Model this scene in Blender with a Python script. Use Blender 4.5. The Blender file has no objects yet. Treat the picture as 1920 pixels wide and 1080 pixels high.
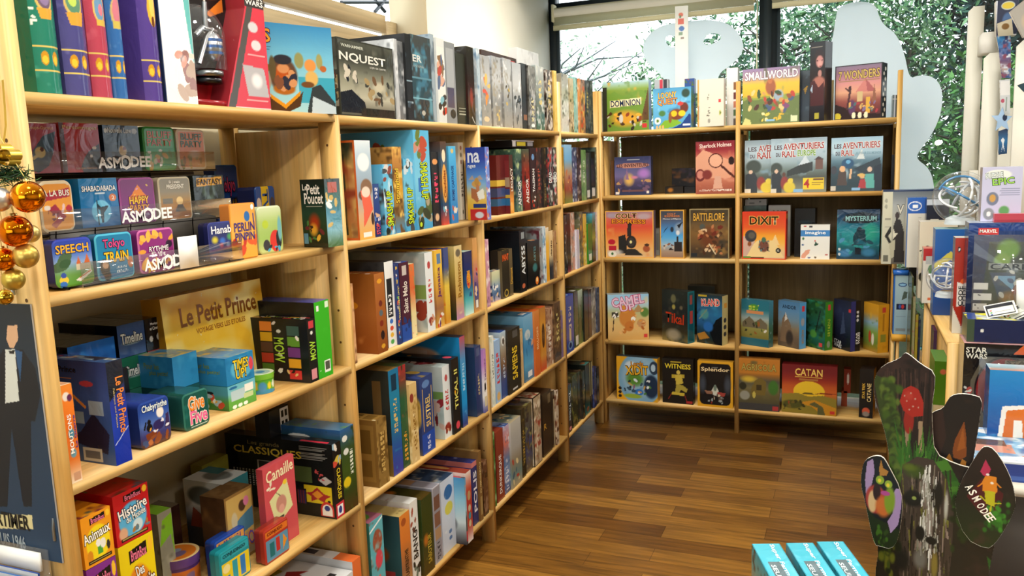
import bpy, math, random
import numpy as np
from mathutils import Matrix, Vector

SC = bpy.context.scene
COL = SC.collection

# ---------------------------------------------------------------- camera
F = 1532.34
C = np.array([1.28979, -1.92463, 1.5])
RT = np.array([0.92511418, 0.3779635, -0.03615721])
UP = np.array([-0.02299385, 0.15082372, 0.98829322])
FW = np.array([-0.37899213, 0.91345268, -0.14822])
cd = bpy.data.cameras.new('camera')
cam = bpy.data.objects.new('camera', cd)
COL.objects.link(cam)
cam.matrix_world = Matrix(((RT[0], UP[0], -FW[0], C[0]), (RT[1], UP[1], -FW[1], C[1]),
                           (RT[2], UP[2], -FW[2], C[2]), (0, 0, 0, 1)))
cd.sensor_width = 36
cd.lens = F * 36 / 1920
cd.clip_start = 0.05
SC.camera = cam

# ---------------------------------------------------------------- light
SC.view_settings.view_transform = 'Standard'
SC.view_settings.look = 'None'
SC.view_settings.gamma = 1.0
SC.view_settings.use_curve_mapping = False
SC.view_settings.exposure = 0.0
W = bpy.data.worlds.new('overcast_sky')
SC.world = W
W.use_nodes = True
W.node_tree.nodes['Background'].inputs[0].default_value = (0.86, 0.95, 1.0, 1)
W.node_tree.nodes['Background'].inputs[1].default_value = 3.6

def lamp(x, y, z, power, size=0.16, col=(1.0, 0.92, 0.8)):
    l = bpy.data.lights.new('downlight_or_fill', 'AREA')
    l.shape = 'DISK'
    l.size = size
    l.energy = power
    l.color = col
    o = bpy.data.objects.new('downlight_or_fill', l)
    o.location = (x, y, z)
    COL.objects.link(o)
for y in (-0.42, -0.83, -1.55, -2.2, -2.75):
    lamp(1.74, y, 2.7, 8)
for x, y in ((0.75, 0.1), (0.75, 1.3), (0.6, -1.1), (0.55, -3.0), (2.5, 1.0), (2.6, -1.0), (.4, 1.85)):  # the last lamp is an unseen extra, added to brighten the white wall
    lamp(x, y, 2.7, 15.5, .3)

# ---------------------------------------------------------------- pixel helpers: where a picture point lies on a real plane
def ray(px, py):
    return FW * F + RT * (px - 960) + UP * (540 - py)
def onx(px, py, x):
    d = ray(px, py); return C + d * ((x - C[0]) / d[0])
def ony(px, py, y):
    d = ray(px, py); return C + d * ((y - C[1]) / d[1])
def onz(px, py, z):
    d = ray(px, py); return C + d * ((z - C[2]) / d[2])
def onp(px, py, o, n):
    d = ray(px, py); return C + d * (np.dot(np.array(o) - C, n) / np.dot(d, n))
def ypx(px, x, z):      # y of the point (x, ?, z) seen in picture column px
    n = RT * F - FW * (px - 960)
    return C[1] - (n[0] * (x - C[0]) + n[2] * (z - C[2])) / n[1]
def xpx(px, y, z):
    n = RT * F - FW * (px - 960)
    return C[0] - (n[1] * (y - C[1]) + n[2] * (z - C[2])) / n[0]
def zpy(py, x, y):
    m = UP * F + FW * (py - 540)
    return C[2] - (m[0] * (x - C[0]) + m[1] * (y - C[1])) / m[2]

# ---------------------------------------------------------------- painting faces with colours
_h = {}
def hx(s):
    if s in _h: return _h[s]
    t = s if len(s) == 6 else ''.join(c + c for c in s)
    _h[s] = np.array([int(t[i:i + 2], 16) / 255 for i in (0, 2, 4)])
    return _h[s]
def lin(c):
    c = np.asarray(c, float)
    return np.where(c <= 0.04045, c / 12.92, ((c + 0.055) / 1.055) ** 2.4)
def vnoise(X, Y, rng):
    gx, gy = int(X.max()) + 3, int(Y.max()) + 3
    L = rng.random((gy, gx))
    xi, yi = X.astype(int), Y.astype(int)
    fx, fy = X - xi, Y - yi
    fx, fy = fx * fx * (3 - 2 * fx), fy * fy * (3 - 2 * fy)
    return (L[yi, xi] * (1 - fx) + L[yi, xi + 1] * fx) * (1 - fy) + (L[yi + 1, xi] * (1 - fx) + L[yi + 1, xi + 1] * fx) * fy
def inpoly(U, V, pts):
    m = np.zeros(U.shape, bool)
    n = len(pts)
    for i in range(n):
        x0, y0 = pts[i]; x1, y1 = pts[(i + 1) % n]
        if y0 == y1: continue
        c = ((y0 > V) != (y1 > V)) & (U < (x1 - x0) * (V - y0) / (y1 - y0) + x0)
        m ^= c
    return m
def paint(ops, U, V, w, h, seed):
    rng = np.random.default_rng(seed)
    A = np.zeros(U.shape + (3,)) + 0.5
    txt = []
    for op in ops:
        k = op[0]
        if k == 'f': A[:] = hx(op[1])
        elif k == 'g':
            cs = [hx(c) for c in op[1:]][::-1]
            t = np.clip(V, 0, 1) * (len(cs) - 1)
            i = np.minimum(t.astype(int), len(cs) - 2); f = (t - i)[..., None]
            cs = np.array(cs)
            A[:] = cs[i] * (1 - f) + cs[i + 1] * f
        elif k == 'n':      # ('n', blob size in m, amount, colours...): soft blotches of the given colours
            for c in op[3:]:
                a = vnoise(U * w / op[1] + rng.random() * 5, V * h / op[1] + rng.random() * 5, rng)
                b = vnoise(U * w / op[1] * 2.7, V * h / op[1] * 2.7, rng)
                m = np.clip((a * .62 + b * .38 - (1 - op[2])) * 4.5, 0, 1)[..., None]
                A = A * (1 - m) + hx(c) * m
        elif k == 'e':
            r = ((U - op[1]) / op[3]) ** 2 + ((V - op[2]) / op[4]) ** 2
            s = op[6] if len(op) > 6 else .12
            m = np.clip((1 - r) / s, 0, 1)[..., None]
            A = A * (1 - m) + hx(op[5]) * m
        elif k == 'r':
            A[(U >= op[1]) & (U <= op[3]) & (V >= op[2]) & (V <= op[4])] = hx(op[5])
        elif k == 'p': A[inpoly(U, V, op[1])] = hx(op[2])
        elif k == 'h':      # ('h', height, amp, freq, colour): everything under a rolling ridge
            x = U * op[3]
            y = op[1] + op[2] * (vnoise(x + 1, np.zeros_like(x), rng) * .7 + vnoise(x * 2.9 + 1, np.zeros_like(x), rng) * .3 - .5) * 2
            A[V < y] = hx(op[4])
        elif k == 'l':
            x0, y0, x1, y1, t = op[1:6]
            dx, dy = (x1 - x0) * w, (y1 - y0) * h
            X, Y = (U - x0) * w, (V - y0) * h
            q = np.clip((X * dx + Y * dy) / (dx * dx + dy * dy), 0, 1)
            A[np.hypot(X - q * dx, Y - q * dy) < t / 2] = hx(op[6])
        elif k == 'b':
            t = op[2]
            A[(U * w < t) | ((1 - U) * w < t) | (V * h < t) | ((1 - V) * h < t)] = hx(op[1])
        elif k == 's':      # ('s', n, x0,y0,x1,y1, size m, colours...): a crowd of small shapes
            n, x0, y0, x1, y1, sz = op[1:7]
            for i in range(n):
                c = hx(op[7 + rng.integers(len(op) - 7)])
                cx, cy = x0 + rng.random() * (x1 - x0), y0 + rng.random() * (y1 - y0)
                rx, ry = sz * (.5 + rng.random()) / w, sz * (.5 + rng.random()) / h
                an = rng.random() * 3
                P, Q = (U - cx) / rx, (V - cy) / ry
                P, Q = P * math.cos(an) + Q * math.sin(an), (Q * math.cos(an) - P * math.sin(an)) * 1.7
                A[P * P + Q * Q < 1] = c
        elif k == 'm': A *= np.array(op[1])
        elif k == 'q' or (k == 't' and op[1] in FAKE):      # a row of unreadable printed strokes
            if k == 't': op = ('q',) + tuple(op[2:7])
            x0, y0, x1, y1 = op[1:5]
            pit = min((x1 - x0) * w, (y1 - y0) * h) * .8
            vert = (y1 - y0) * h > (x1 - x0) * w
            a, b = ((V - y0) * h / pit, (U - x0) / (x1 - x0)) if vert else ((U - x0) * w / pit, (V - y0) / (y1 - y0))
            m = (U > x0) & (U < x1) & (V > y0) & (V < y1) & (a % 1 < .7)
            cell = np.clip((np.floor(a) * 7 + np.floor(np.clip(a % 1, 0, .69) * 4.2) + 3 * np.floor(np.clip(b, 0, .99) * 4)).astype(int), 0, 399)
            A[m & (rng.random(400) > .38)[cell]] = hx(op[5])
        elif k == 't' and op[1] not in FAKE: txt.append(op[1:])
    return lin(A), txt

FAKE = set('''AGORA|OURAL|Himalaya|COLONIES|MONDO|QUATTRO|CONDORS|NARA|ASSAUT|ALIEN|Olala|Bombay|Imperial|TROYES|PANDEMIE|Titanes|Il Dragone|BIRDS|Hermagor|ONDERN|CONCEPT|Cardline|Mexica nova|LE DESERT|2500|GRAMMADINGO|Dix Road|Archer|HISTOIRES|takamagi|ODIN|STUPIDE|SKYE|JUNGLE|ATLANTEN|TERMINUS|DELIRANT|Boulet|DETECTIVE CONSEIL|Monde|ON'''.split('|'))
_tx = {}
def glyphs(s, off):
    key = (s, off)
    if key not in _tx:
        cu = bpy.data.curves.new('lettering', 'FONT')
        cu.body = s
        cu.offset = off
        cu.resolution_u = 2
        ob = bpy.data.objects.new('lettering', cu)
        me = bpy.data.meshes.new_from_object(ob)
        co = np.zeros(len(me.vertices) * 3)
        me.vertices.foreach_get('co', co)
        co = co.reshape(-1, 3)[:, :2]
        fs = [tuple(p.vertices) for p in me.polygons]
        bpy.data.objects.remove(ob); bpy.data.curves.remove(cu); bpy.data.meshes.remove(me)
        _tx[key] = (co, fs)
    return _tx[key]

class G:
    """collects coloured geometry and links it as one mesh object"""
    def __init__(s):
        s.v = []; s.c = []; s.f = []; s.n = 0
    def add(s, v, faces, col):
        v = np.asarray(v, float).reshape(-1, 3)
        col = np.asarray(col, float)
        if col.ndim == 1: col = np.tile(col, (len(v), 1))
        s.v.append(v); s.c.append(col.reshape(-1, 3))
        for fa in faces: s.f.append(np.asarray(fa, int) + s.n)
        s.n += len(v)
    def grid(s, P, col):            # P (m,n,3) points
        m, n = P.shape[:2]
        i = np.arange(m * n).reshape(m, n)
        q = np.stack([i[:-1, :-1], i[:-1, 1:], i[1:, 1:], i[1:, :-1]], -1).reshape(-1, 4)
        s.add(P, [q], col)
    def quad(s, a, b, c, d, col):
        s.add([a, b, c, d], [np.array([[0, 1, 2, 3]])], lin(hx(col)) if isinstance(col, str) else col)
    def cube(s, x0, y0, z0, x1, y1, z1, col='888'):
        v = [(x, y, z) for z in (z0, z1) for y in (y0, y1) for x in (x0, x1)]
        s.add(v, [np.array([[0, 2, 3, 1], [4, 5, 7, 6], [0, 1, 5, 4], [2, 6, 7, 3], [0, 4, 6, 2], [1, 3, 7, 5]])], lin(hx(col)))
    def face(s, O, Du, Dv, N, ops, step, seed, base='888', bulge=None):
        """a painted face: O corner, Du/Dv edge vectors, N outward normal"""
        O, Du, Dv, N = (np.array(a, float) for a in (O, Du, Dv, N))
        w, h = np.linalg.norm(Du), np.linalg.norm(Dv)
        if not ops:
            s.quad(O, O + Du, O + Du + Dv, O + Dv, base); return
        nu = int(min(260, max(2, w / step))); nv = int(min(260, max(2, h / step)))
        U, V = np.meshgrid(np.linspace(0, 1, nu + 1), np.linspace(0, 1, nv + 1))
        P = O + U[..., None] * Du + V[..., None] * Dv
        if bulge: P = P + (N * bulge) * (1 - (2 * U - 1) ** 2)[..., None]
        A, tx = paint(ops, U, V, w, h, seed)
        s.grid(P, A)
        for t in tx: s.text(O, Du, Dv, N, *t, bulge=bulge)
    def text(s, O, Du, Dv, N, st, x0, y0, x1, y1, col, rot=0, out=None, off=.02, slant=0, bulge=None):
        O, Du, Dv, N = (np.array(a, float) for a in (O, Du, Dv, N))
        for k, (o, c, z) in enumerate(((off + .05, out, .0005), (off, col, .0009))):
            if c is None: continue
            co, fs = glyphs(st, o)
            if not len(co): return
            a, b = co.min(0), co.max(0)
            e = (o - off)
            q = (co - a - e) / np.maximum(b - a - 2 * e, 1e-6)
            q = q + np.stack([q[:, 1] * slant, np.zeros(len(q))], 1)
            if rot == 90: q = np.stack([1 - q[:, 1], q[:, 0]], 1)
            elif rot == -90: q = np.stack([q[:, 1], 1 - q[:, 0]], 1)
            if rot not in (0, 90, -90):     # tilted line: rotated about the middle of its box
                w, h = np.linalg.norm(Du), np.linalg.norm(Dv)
                X, Y = (q[:, 0] - .5) * (x1 - x0) * w, (q[:, 1] - .5) * (y1 - y0) * h
                ca, sa = math.cos(math.radians(rot)), math.sin(math.radians(rot))
                u = (x0 + x1) / 2 + (X * ca - Y * sa) / w; v = (y0 + y1) / 2 + (X * sa + Y * ca) / h
            else:
                u = x0 + q[:, 0] * (x1 - x0); v = y0 + q[:, 1] * (y1 - y0)
            P = O + u[:, None] * Du + v[:, None] * Dv + N * z
            if bulge: P = P + (N * bulge) * (1 - (2 * u - 1) ** 2)[:, None]
            by = {}
            for fa in fs: by.setdefault(len(fa), []).append(fa)
            s.add(P, [np.array(x) for x in by.values()], lin(hx(c)))
    def tube(s, pts, r, col, n=8, cap=True):
        pts = [np.array(p, float) for p in pts]
        rs = r if hasattr(r, '__len__') else [r] * len(pts)
        R = []
        for i, p in enumerate(pts):
            t = pts[min(i + 1, len(pts) - 1)] - pts[max(i - 1, 0)]
            t = t / (np.linalg.norm(t) + 1e-12)
            a = np.cross(t, (0, 0, 1) if abs(t[2]) < .9 else (1, 0, 0)); a /= np.linalg.norm(a)
            b = np.cross(t, a)
            R.append([p + rs[i] * (a * math.cos(k * 2 * math.pi / n) + b * math.sin(k * 2 * math.pi / n)) for k in range(n + 1)])
        s.grid(np.array(R), lin(hx(col)))
        if cap:
            for e in (R[0], R[-1]): s.add(e[:-1], [np.arange(n)[None]], lin(hx(col)))
    def lathe(s, prof, col, n=32, cx=0, cy=0, cz=0, colf=None):
        P = np.array([[(cx + r * math.cos(k * 2 * math.pi / n), cy + r * math.sin(k * 2 * math.pi / n), cz + z) for k in range(n + 1)] for r, z in prof])
        s.grid(P, lin(hx(col)) if colf is None else colf)
    def build(s, name, mat, parent=None, smooth=False):
        v = np.concatenate(s.v) if s.v else np.zeros((0, 3))
        me = bpy.data.meshes.new(name)
        me.vertices.add(len(v)); me.vertices.foreach_set('co', v.ravel())
        li = np.concatenate([f.ravel() for f in s.f]); cnt = np.concatenate([np.full(len(f), f.shape[1]) for f in s.f])
        me.loops.add(len(li)); me.loops.foreach_set('vertex_index', li.astype(np.int32))
        me.polygons.add(len(cnt))
        st = np.concatenate([[0], np.cumsum(cnt)[:-1]])
        me.polygons.foreach_set('loop_start', st.astype(np.int32))
        if smooth: me.polygons.foreach_set('use_smooth', np.ones(len(cnt), bool))
        at = me.color_attributes.new('Col', 'FLOAT_COLOR', 'POINT')
        c = np.concatenate(s.c)
        at.data.foreach_set('color', np.concatenate([c, np.ones((len(c), 1))], 1).ravel().astype(np.float32))
        me.update(calc_edges=True)
        me.materials.append(mat)
        o = bpy.data.objects.new(name, me)
        COL.objects.link(o)
        if parent is not None: o.parent = parent
        return o

def tag(o, label=None, cat=None, group=None, kind=None):
    if label: o['label'] = label
    if cat: o['category'] = cat
    if group: o['group'] = group
    if kind: o['kind'] = kind
    return o
def empty(name, loc=(0, 0, 0), rot=(0, 0, 0)):
    o = bpy.data.objects.new(name, None)
    o.empty_display_size = .05
    o.location = loc; o.rotation_euler = rot
    COL.objects.link(o)
    return o

# ---------------------------------------------------------------- materials
def newmat(name):
    m = bpy.data.materials.new(name); m.use_nodes = True
    nt = m.node_tree
    return m, nt, nt.nodes['Principled BSDF'], nt.nodes, nt.links
def attr_mat(name, rough, spec=.5, bump=0, bscale=20, metal=0, coat=0):
    m, nt, b, N, L = newmat(name)
    a = N.new('ShaderNodeVertexColor'); a.layer_name = 'Col'
    L.new(a.outputs[0], b.inputs['Base Color'])
    b.inputs['Roughness'].default_value = rough
    b.inputs['Specular IOR Level'].default_value = spec
    b.inputs['Metallic'].default_value = metal
    b.inputs['Coat Weight'].default_value = coat
    b.inputs['Coat Roughness'].default_value = .08
    if bump:
        tc = N.new('ShaderNodeTexCoord'); n = N.new('ShaderNodeTexNoise'); n.inputs['Scale'].default_value = bscale
        n.inputs['Detail'].default_value = 3
        n.inputs['Distortion'].default_value = 1.5
        bu = N.new('ShaderNodeBump'); bu.inputs['Strength'].default_value = bump; bu.inputs['Distance'].default_value = .01
        L.new(tc.outputs['Object'], n.inputs['Vector']); L.new(n.outputs[0], bu.inputs['Height'])
        L.new(bu.outputs[0], b.inputs['Normal'])
    return m
CARD = attr_mat('printed_card', .42, .35)
GLOSS = attr_mat('glossy_printed_card', .22, .35)
WRAP = attr_mat('shrink_wrapped_card', .12, .42, bump=.16, bscale=14)
TIN = attr_mat('lacquered_tin', .2, .4)
PAINT = attr_mat('painted_surface', .55, .3)
METAL = attr_mat('bare_metal', .3, .5, metal=1)
SHINY = attr_mat('mirror_bauble', .08, .5, metal=1)
SATIN = attr_mat('satin_bauble', .32, .5, metal=.85)
BLACK = attr_mat('dark_aluminium', .4, .4)
FABRIC = attr_mat('blind_fabric', .8, .1)
LEAF = attr_mat('leaf', .6, .2)

def wood(name, axis, c1, c2, c3, scale=1.0, rough=.45):
    m, nt, b, N, L = newmat(name)
    tc = N.new('ShaderNodeTexCoord'); mp = N.new('ShaderNodeMapping')
    s = [9 * scale] * 3; s[axis] = .7 * scale
    mp.inputs['Scale'].default_value = s
    n = N.new('ShaderNodeTexNoise'); n.inputs['Scale'].default_value = 2.2; n.inputs['Detail'].default_value = 5; n.inputs['Distortion'].default_value = .8
    cr = N.new('ShaderNodeValToRGB')
    e = cr.color_ramp.elements
    e[0].position = .3; e[0].color = (*lin(hx(c1)), 1); e[1].position = .72; e[1].color = (*lin(hx(c3)), 1)
    k = e.new(.5); k.color = (*lin(hx(c2)), 1)
    mp2 = N.new('ShaderNodeMapping'); s2 = [60 * scale] * 3; s2[axis] = 2 * scale; mp2.inputs['Scale'].default_value = s2
    n2 = N.new('ShaderNodeTexNoise'); n2.inputs['Scale'].default_value = 2; n2.inputs['Detail'].default_value = 2
    mx = N.new('ShaderNodeMix'); mx.data_type = 'RGBA'; mx.blend_type = 'MULTIPLY'; mx.inputs[0].default_value = .35
    L.new(tc.outputs['Object'], mp.inputs[0]); L.new(mp.outputs[0], n.inputs['Vector'])
    L.new(tc.outputs['Object'], mp2.inputs[0]); L.new(mp2.outputs[0], n2.inputs['Vector'])
    L.new(n.outputs[0], cr.inputs[0]); L.new(cr.outputs[0], mx.inputs[6]); L.new(n2.outputs[1], mx.inputs[7])
    mm = N.new('ShaderNodeMix'); mm.data_type = 'RGBA'; mm.inputs[0].default_value = .7
    L.new(cr.outputs[0], mm.inputs[6]); L.new(mx.outputs[2], mm.inputs[7])
    hs = N.new('ShaderNodeHueSaturation'); hs.inputs['Saturation'].default_value = 1.0
    n2.noise_dimensions = '3D'
    bw = N.new('ShaderNodeMapRange'); bw.inputs[1].default_value = .3; bw.inputs[2].default_value = .7; bw.inputs[3].default_value = .82; bw.inputs[4].default_value = 1.06
    L.new(n2.outputs[0], bw.inputs[0]); L.new(bw.outputs[0], hs.inputs['Value']); L.new(cr.outputs[0], hs.inputs['Color'])
    N.remove(mx); N.remove(mm)
    L.new(hs.outputs[0], b.inputs['Base Color'])
    b.inputs['Roughness'].default_value = rough
    return m
PINE = ('cc9a50', 'd9af66', 'e5c282')
WX, WY, WZ = (wood('pine_' + a, i, *PINE) for i, a in enumerate(('along', 'across', 'upright')))
OLD = wood('aged_panel', 2, '6c5a3a', '7a6644', '87724e')
ASH = wood('ash_planks', 1, 'b59a70', 'c8b188', 'd6c3a0', .8)

def plain(name, c, rough=.7, var=.04):
    m, nt, b, N, L = newmat(name)
    n = N.new('ShaderNodeTexNoise'); n.inputs['Scale'].default_value = 6; n.inputs['Detail'].default_value = 4
    tc = N.new('ShaderNodeTexCoord'); L.new(tc.outputs['Object'], n.inputs['Vector'])
    mr = N.new('ShaderNodeMapRange'); mr.inputs[3].default_value = 1 - var; mr.inputs[4].default_value = 1 + var
    hs = N.new('ShaderNodeHueSaturation'); hs.inputs['Color'].default_value = (*lin(hx(c)), 1)
    L.new(n.outputs[0], mr.inputs[0]); L.new(mr.outputs[0], hs.inputs['Value']); L.new(hs.outputs[0], b.inputs['Base Color'])
    b.inputs['Roughness'].default_value = rough
    return m
PLASTER = plain('cream_plaster', 'd9cfb2')
WHITEWALL = plain('white_plaster', 'f2f0e4')
SHADEDWALL = plain('shaded_plaster', 'b8a888')  # white plaster with its shade painted in as tan
SOIL = plain('soil', '3c4a2c', .9, .3)

def clear(name, tint, gloss=.06, alpha=.06, rough=.03):
    """thin clear sheet: mostly see-through, a little body colour, a mirror sheen that grows at grazing angles"""
    m, nt, b, N, L = newmat(name)
    N.remove(b)
    out = [x for x in N if x.type == 'OUTPUT_MATERIAL'][0]
    t = N.new('ShaderNodeBsdfTransparent'); d = N.new('ShaderNodeBsdfDiffuse'); g = N.new('ShaderNodeBsdfGlossy')
    d.inputs[0].default_value = (*lin(hx(tint)), 1); g.inputs['Roughness'].default_value = rough
    a = N.new('ShaderNodeMixShader'); a.inputs[0].default_value = alpha
    lw = N.new('ShaderNodeLayerWeight'); pw_ = N.new('ShaderNodeMath'); pw_.operation = 'POWER'; pw_.inputs[1].default_value = 4
    f = N.new('ShaderNodeMapRange'); f.inputs[3].default_value = .035; f.inputs[4].default_value = .7
    L.new(lw.outputs['Facing'], pw_.inputs[0]); L.new(pw_.outputs[0], f.inputs[0])
    c = N.new('ShaderNodeMixShader')
    L.new(t.outputs[0], a.inputs[1]); L.new(d.outputs[0], a.inputs[2])
    L.new(f.outputs[0], c.inputs[0]); L.new(a.outputs[0], c.inputs[1]); L.new(g.outputs[0], c.inputs[2])
    L.new(c.outputs[0], out.inputs[0])
    return m
GLASS = clear('window_glass', 'e8f4f8', alpha=.02, rough=.0)
ACRYL = clear('clear_acrylic', 'cfe0ee', alpha=.045)
BLISTER = clear('clear_plastic', 'e6edf2', alpha=.04, rough=.05)

def film(name, c):
    m, nt, b, N, L = newmat(name)
    N.remove(b)
    out = [x for x in N if x.type == 'OUTPUT_MATERIAL'][0]
    d = N.new('ShaderNodeBsdfDiffuse'); t = N.new('ShaderNodeBsdfTranslucent'); x = N.new('ShaderNodeMixShader')
    n = N.new('ShaderNodeTexNoise'); n.inputs['Scale'].default_value = 3
    r = N.new('ShaderNodeValToRGB'); r.color_ramp.elements[0].color = (*lin(hx(c)) * .93, 1); r.color_ramp.elements[1].color = (*lin(hx(c)), 1)
    L.new(n.outputs[0], r.inputs[0]); L.new(r.outputs[0], d.inputs[0]); L.new(r.outputs[0], t.inputs[0])
    x.inputs[0].default_value = .68
    L.new(d.outputs[0], x.inputs[1]); L.new(t.outputs[0], x.inputs[2]); L.new(x.outputs[0], out.inputs[0])
    return m
FILM = film('frosted_film', 'f4f9fb')
BLIND = film('roller_fabric', 'e9e6cf')
# ================================================================ the room
def S(o): return tag(o, kind='structure')
def slab(name, x0, y0, z0, x1, y1, z1, mat, parent=None, col='888'):
    g = G(); g.cube(x0, y0, z0, x1, y1, z1, col)
    return g.build(name, mat, parent)
def floor_mat():
    m, nt, b, N, L = newmat('oak_plank_floor')
    tc = N.new('ShaderNodeTexCoord'); mp = N.new('ShaderNodeMapping')
    br = N.new('ShaderNodeTexBrick')
    br.offset = .37; br.offset_frequency = 2; br.squash = 1
    br.inputs['Scale'].default_value = 1; br.inputs['Brick Width'].default_value = .62; br.inputs['Row Height'].default_value = .105
    br.inputs['Mortar Size'].default_value = .0012; br.inputs['Mortar Smooth'].default_value = .6; br.inputs['Bias'].default_value = 0
    br.inputs['Color1'].default_value = (*lin(hx('784c16')), 1); br.inputs['Color2'].default_value = (*lin(hx('bd8736')), 1)
    br.inputs['Mortar'].default_value = (*lin(hx('3d2408')), 1)
    mp2 = N.new('ShaderNodeMapping'); mp2.inputs['Scale'].default_value = (1.6, 22, 1)
    n = N.new('ShaderNodeTexNoise'); n.inputs['Scale'].default_value = 2.4; n.inputs['Detail'].default_value = 6; n.inputs['Distortion'].default_value = .6
    mr = N.new('ShaderNodeMapRange'); mr.inputs[1].default_value = .28; mr.inputs[2].default_value = .72; mr.inputs[3].default_value = .5; mr.inputs[4].default_value = 1.35
    hs = N.new('ShaderNodeHueSaturation'); hs.inputs['Saturation'].default_value = 1.0
    L.new(tc.outputs['Object'], mp.inputs[0]); L.new(mp.outputs[0], br.inputs['Vector'])
    L.new(tc.outputs['Object'], mp2.inputs[0]); L.new(mp2.outputs[0], n.inputs['Vector']); L.new(n.outputs[0], mr.inputs[0])
    L.new(br.outputs[0], hs.inputs['Color']); L.new(mr.outputs[0], hs.inputs['Value']); L.new(hs.outputs[0], b.inputs['Base Color'])
    b.inputs['Roughness'].default_value = .38
    return m
S(slab('floor', -3, -6, -.05, 4.6, 3.05, 0, floor_mat()))
S(slab('wall_left', -.5, -6, 0, -.42, 1.348, 1.72, PLASTER))
S(slab('wall_left_recess', -.57, 1.348, 0, -.42, 3.05, 2.9, WHITEWALL))
tc_ = ony(735, 60, 1.348)[0]
S(slab('column_shaded_face', tc_, 1.336, 1.2, -.421, 1.348, 2.9, SHADEDWALL))  # side of the white column, its shade put into the colour
# plank partition above the left shelving
pw = empty('wall_left_planks'); S(pw)
zt = onx(690, 20, -.57)[2]
zg = onx(620, 41, -.57)[2]
slab('plank', -.6, -6, zg + .012, -.57, 1.25, zt, ASH, pw)
slab('plank', -.6, -6, 1.72, -.57, 1.25, zg - .006, ASH, pw)
slab('plank_end', -.6, 1.26, 1.72, -.565, 1.335, zt - .02, ASH, pw)
slab('batten', -.63, -6, 1.9, -.61, .5, 2.16, BLACK, pw, '1c1712')
S(slab('ceiling', -.42, -6, 2.9, 4.6, 3.05, 2.96, WHITEWALL))
S(slab('ceiling_beam', -.42, 2.2, 2.52, 4.6, 2.94, 2.9, WHITEWALL))
S(slab('wall_right', 4.5, -6, 0, 4.6, 3.05, 2.9, PLASTER))
wf = empty('wall_front'); S(wf)          # unseen shop front: piers, and a long glazed opening added for fill light
for a, b, c, d in ((-3, 0, 4.6, .7), (-3, 2.45, 4.6, 2.9), (-3, .7, -.6, 2.45), (3.4, .7, 4.6, 2.45)): slab('pier', a, -6.1, b, c, -6, d, PLASTER, wf)
slab('fill_opening_glass', -.6, -6.05, .7, 3.4, -6.045, 2.45, GLASS, wf)
br_ = empty('trim_2'); S(br_)
g = G()
for a, b in (((703, 0), (722, 22)), ((722, 0), (703, 22)), ((640, 4), (735, 4))):
    g.tube([onx(*a, -1.6), onx(*b, -1.6)], .012, '2a2c30', 6)
g.build('brace', BLACK, br_)

# windows: the glazed back wall
YW = 2.97
win = empty('window_1'); S(win)
zT0, zT1 = ony(1045, 28, YW)[2], ony(1045, 5, YW)[2]
fl = G()
fl.cube(-.425, YW - .03, 0, -.38, YW + .05, 2.9, '20282e')
fl.cube(.808, YW - .03, 0, .9, YW + .05, 2.9, '20282e')
fl.cube(.833, YW - .045, 0, .875, YW - .03, 2.9, '2a343a')
fl.cube(2.35, YW - .03, 0, 2.44, YW + .05, 2.9, '20282e')
fl.cube(4.4, YW - .03, 0, 4.5, YW + .05, 2.9, '20282e')
fl.build('mullion', BLACK, win)
for a, b in ((-.38, .808), (.9, 2.35), (2.44, 4.4)):
    f2 = G(); f2.cube(a, YW - .03, 2.385, b, YW + .05, 2.455, '20282e'); f2.build('transom', BLACK, win)
    f2 = G(); f2.cube(a, YW - .03, 0, b, YW + .05, .09, '20282e'); f2.build('bottom_rail', BLACK, win)
    slab('glass_pane', a, YW, .09, b, YW + .006, 2.385, GLASS, win)
    slab('glass_pane', a, YW, 2.455, b, YW + .006, 2.9, GLASS, win)
    slab('frame_lip', a, YW - .02, .09, a + .018, YW, 2.385, BLACK, win, '39444a')
S(slab('baseboard_back', -.42, 2.94, 0, 4.5, 2.96, .1, BLACK, None, '15120f'))

def blind(x0, x1, label, chain):
    e = empty('roller_blind', ((x0 + x1) / 2, 2.9, 2.29)); tag(e, label, 'blind')
    w = (x1 - x0) / 2
    g = G(); g.cube(-w, -.012, .03, w, -.008, .13, 'eae7d2'); g.build('fabric', BLIND, e)
    g = G(); g.tube([(-w, .01, .10), (w, .01, .10)], .032, 'efece0', 16); g.build('roller_tube', FABRIC, e, True)
    g = G(); g.cube(-w, -.018, 0, w, -.004, .028, 'e6dfb8'); g.build('bottom_bar', FABRIC, e)
    for s in (-1, 1):
        g = G(); g.cube(s * w - .006, -.03, .05, s * w + .006, .05, .15, 'e8e2c0'); g.build('bracket', FABRIC, e)
    g = G(); g.tube([(w + .012, .045, .1), (w + .012, .045, -1.0)], .004, 'e8e6c8', 6); g.build('bead_chain', FABRIC, e)
    if chain: g = G(); g.tube([(-w - .01, .045, .1), (-w - .01, .045, -.9)], .002, 'd8d8cc', 5); g.build('cord', FABRIC, e)
blind(-.375, .785, 'rolled up cream roller blind over the left window pane', 0)
blind(.88, 2.3, 'rolled up cream roller blind over the window pane right of the dark mullion', 1)

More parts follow.
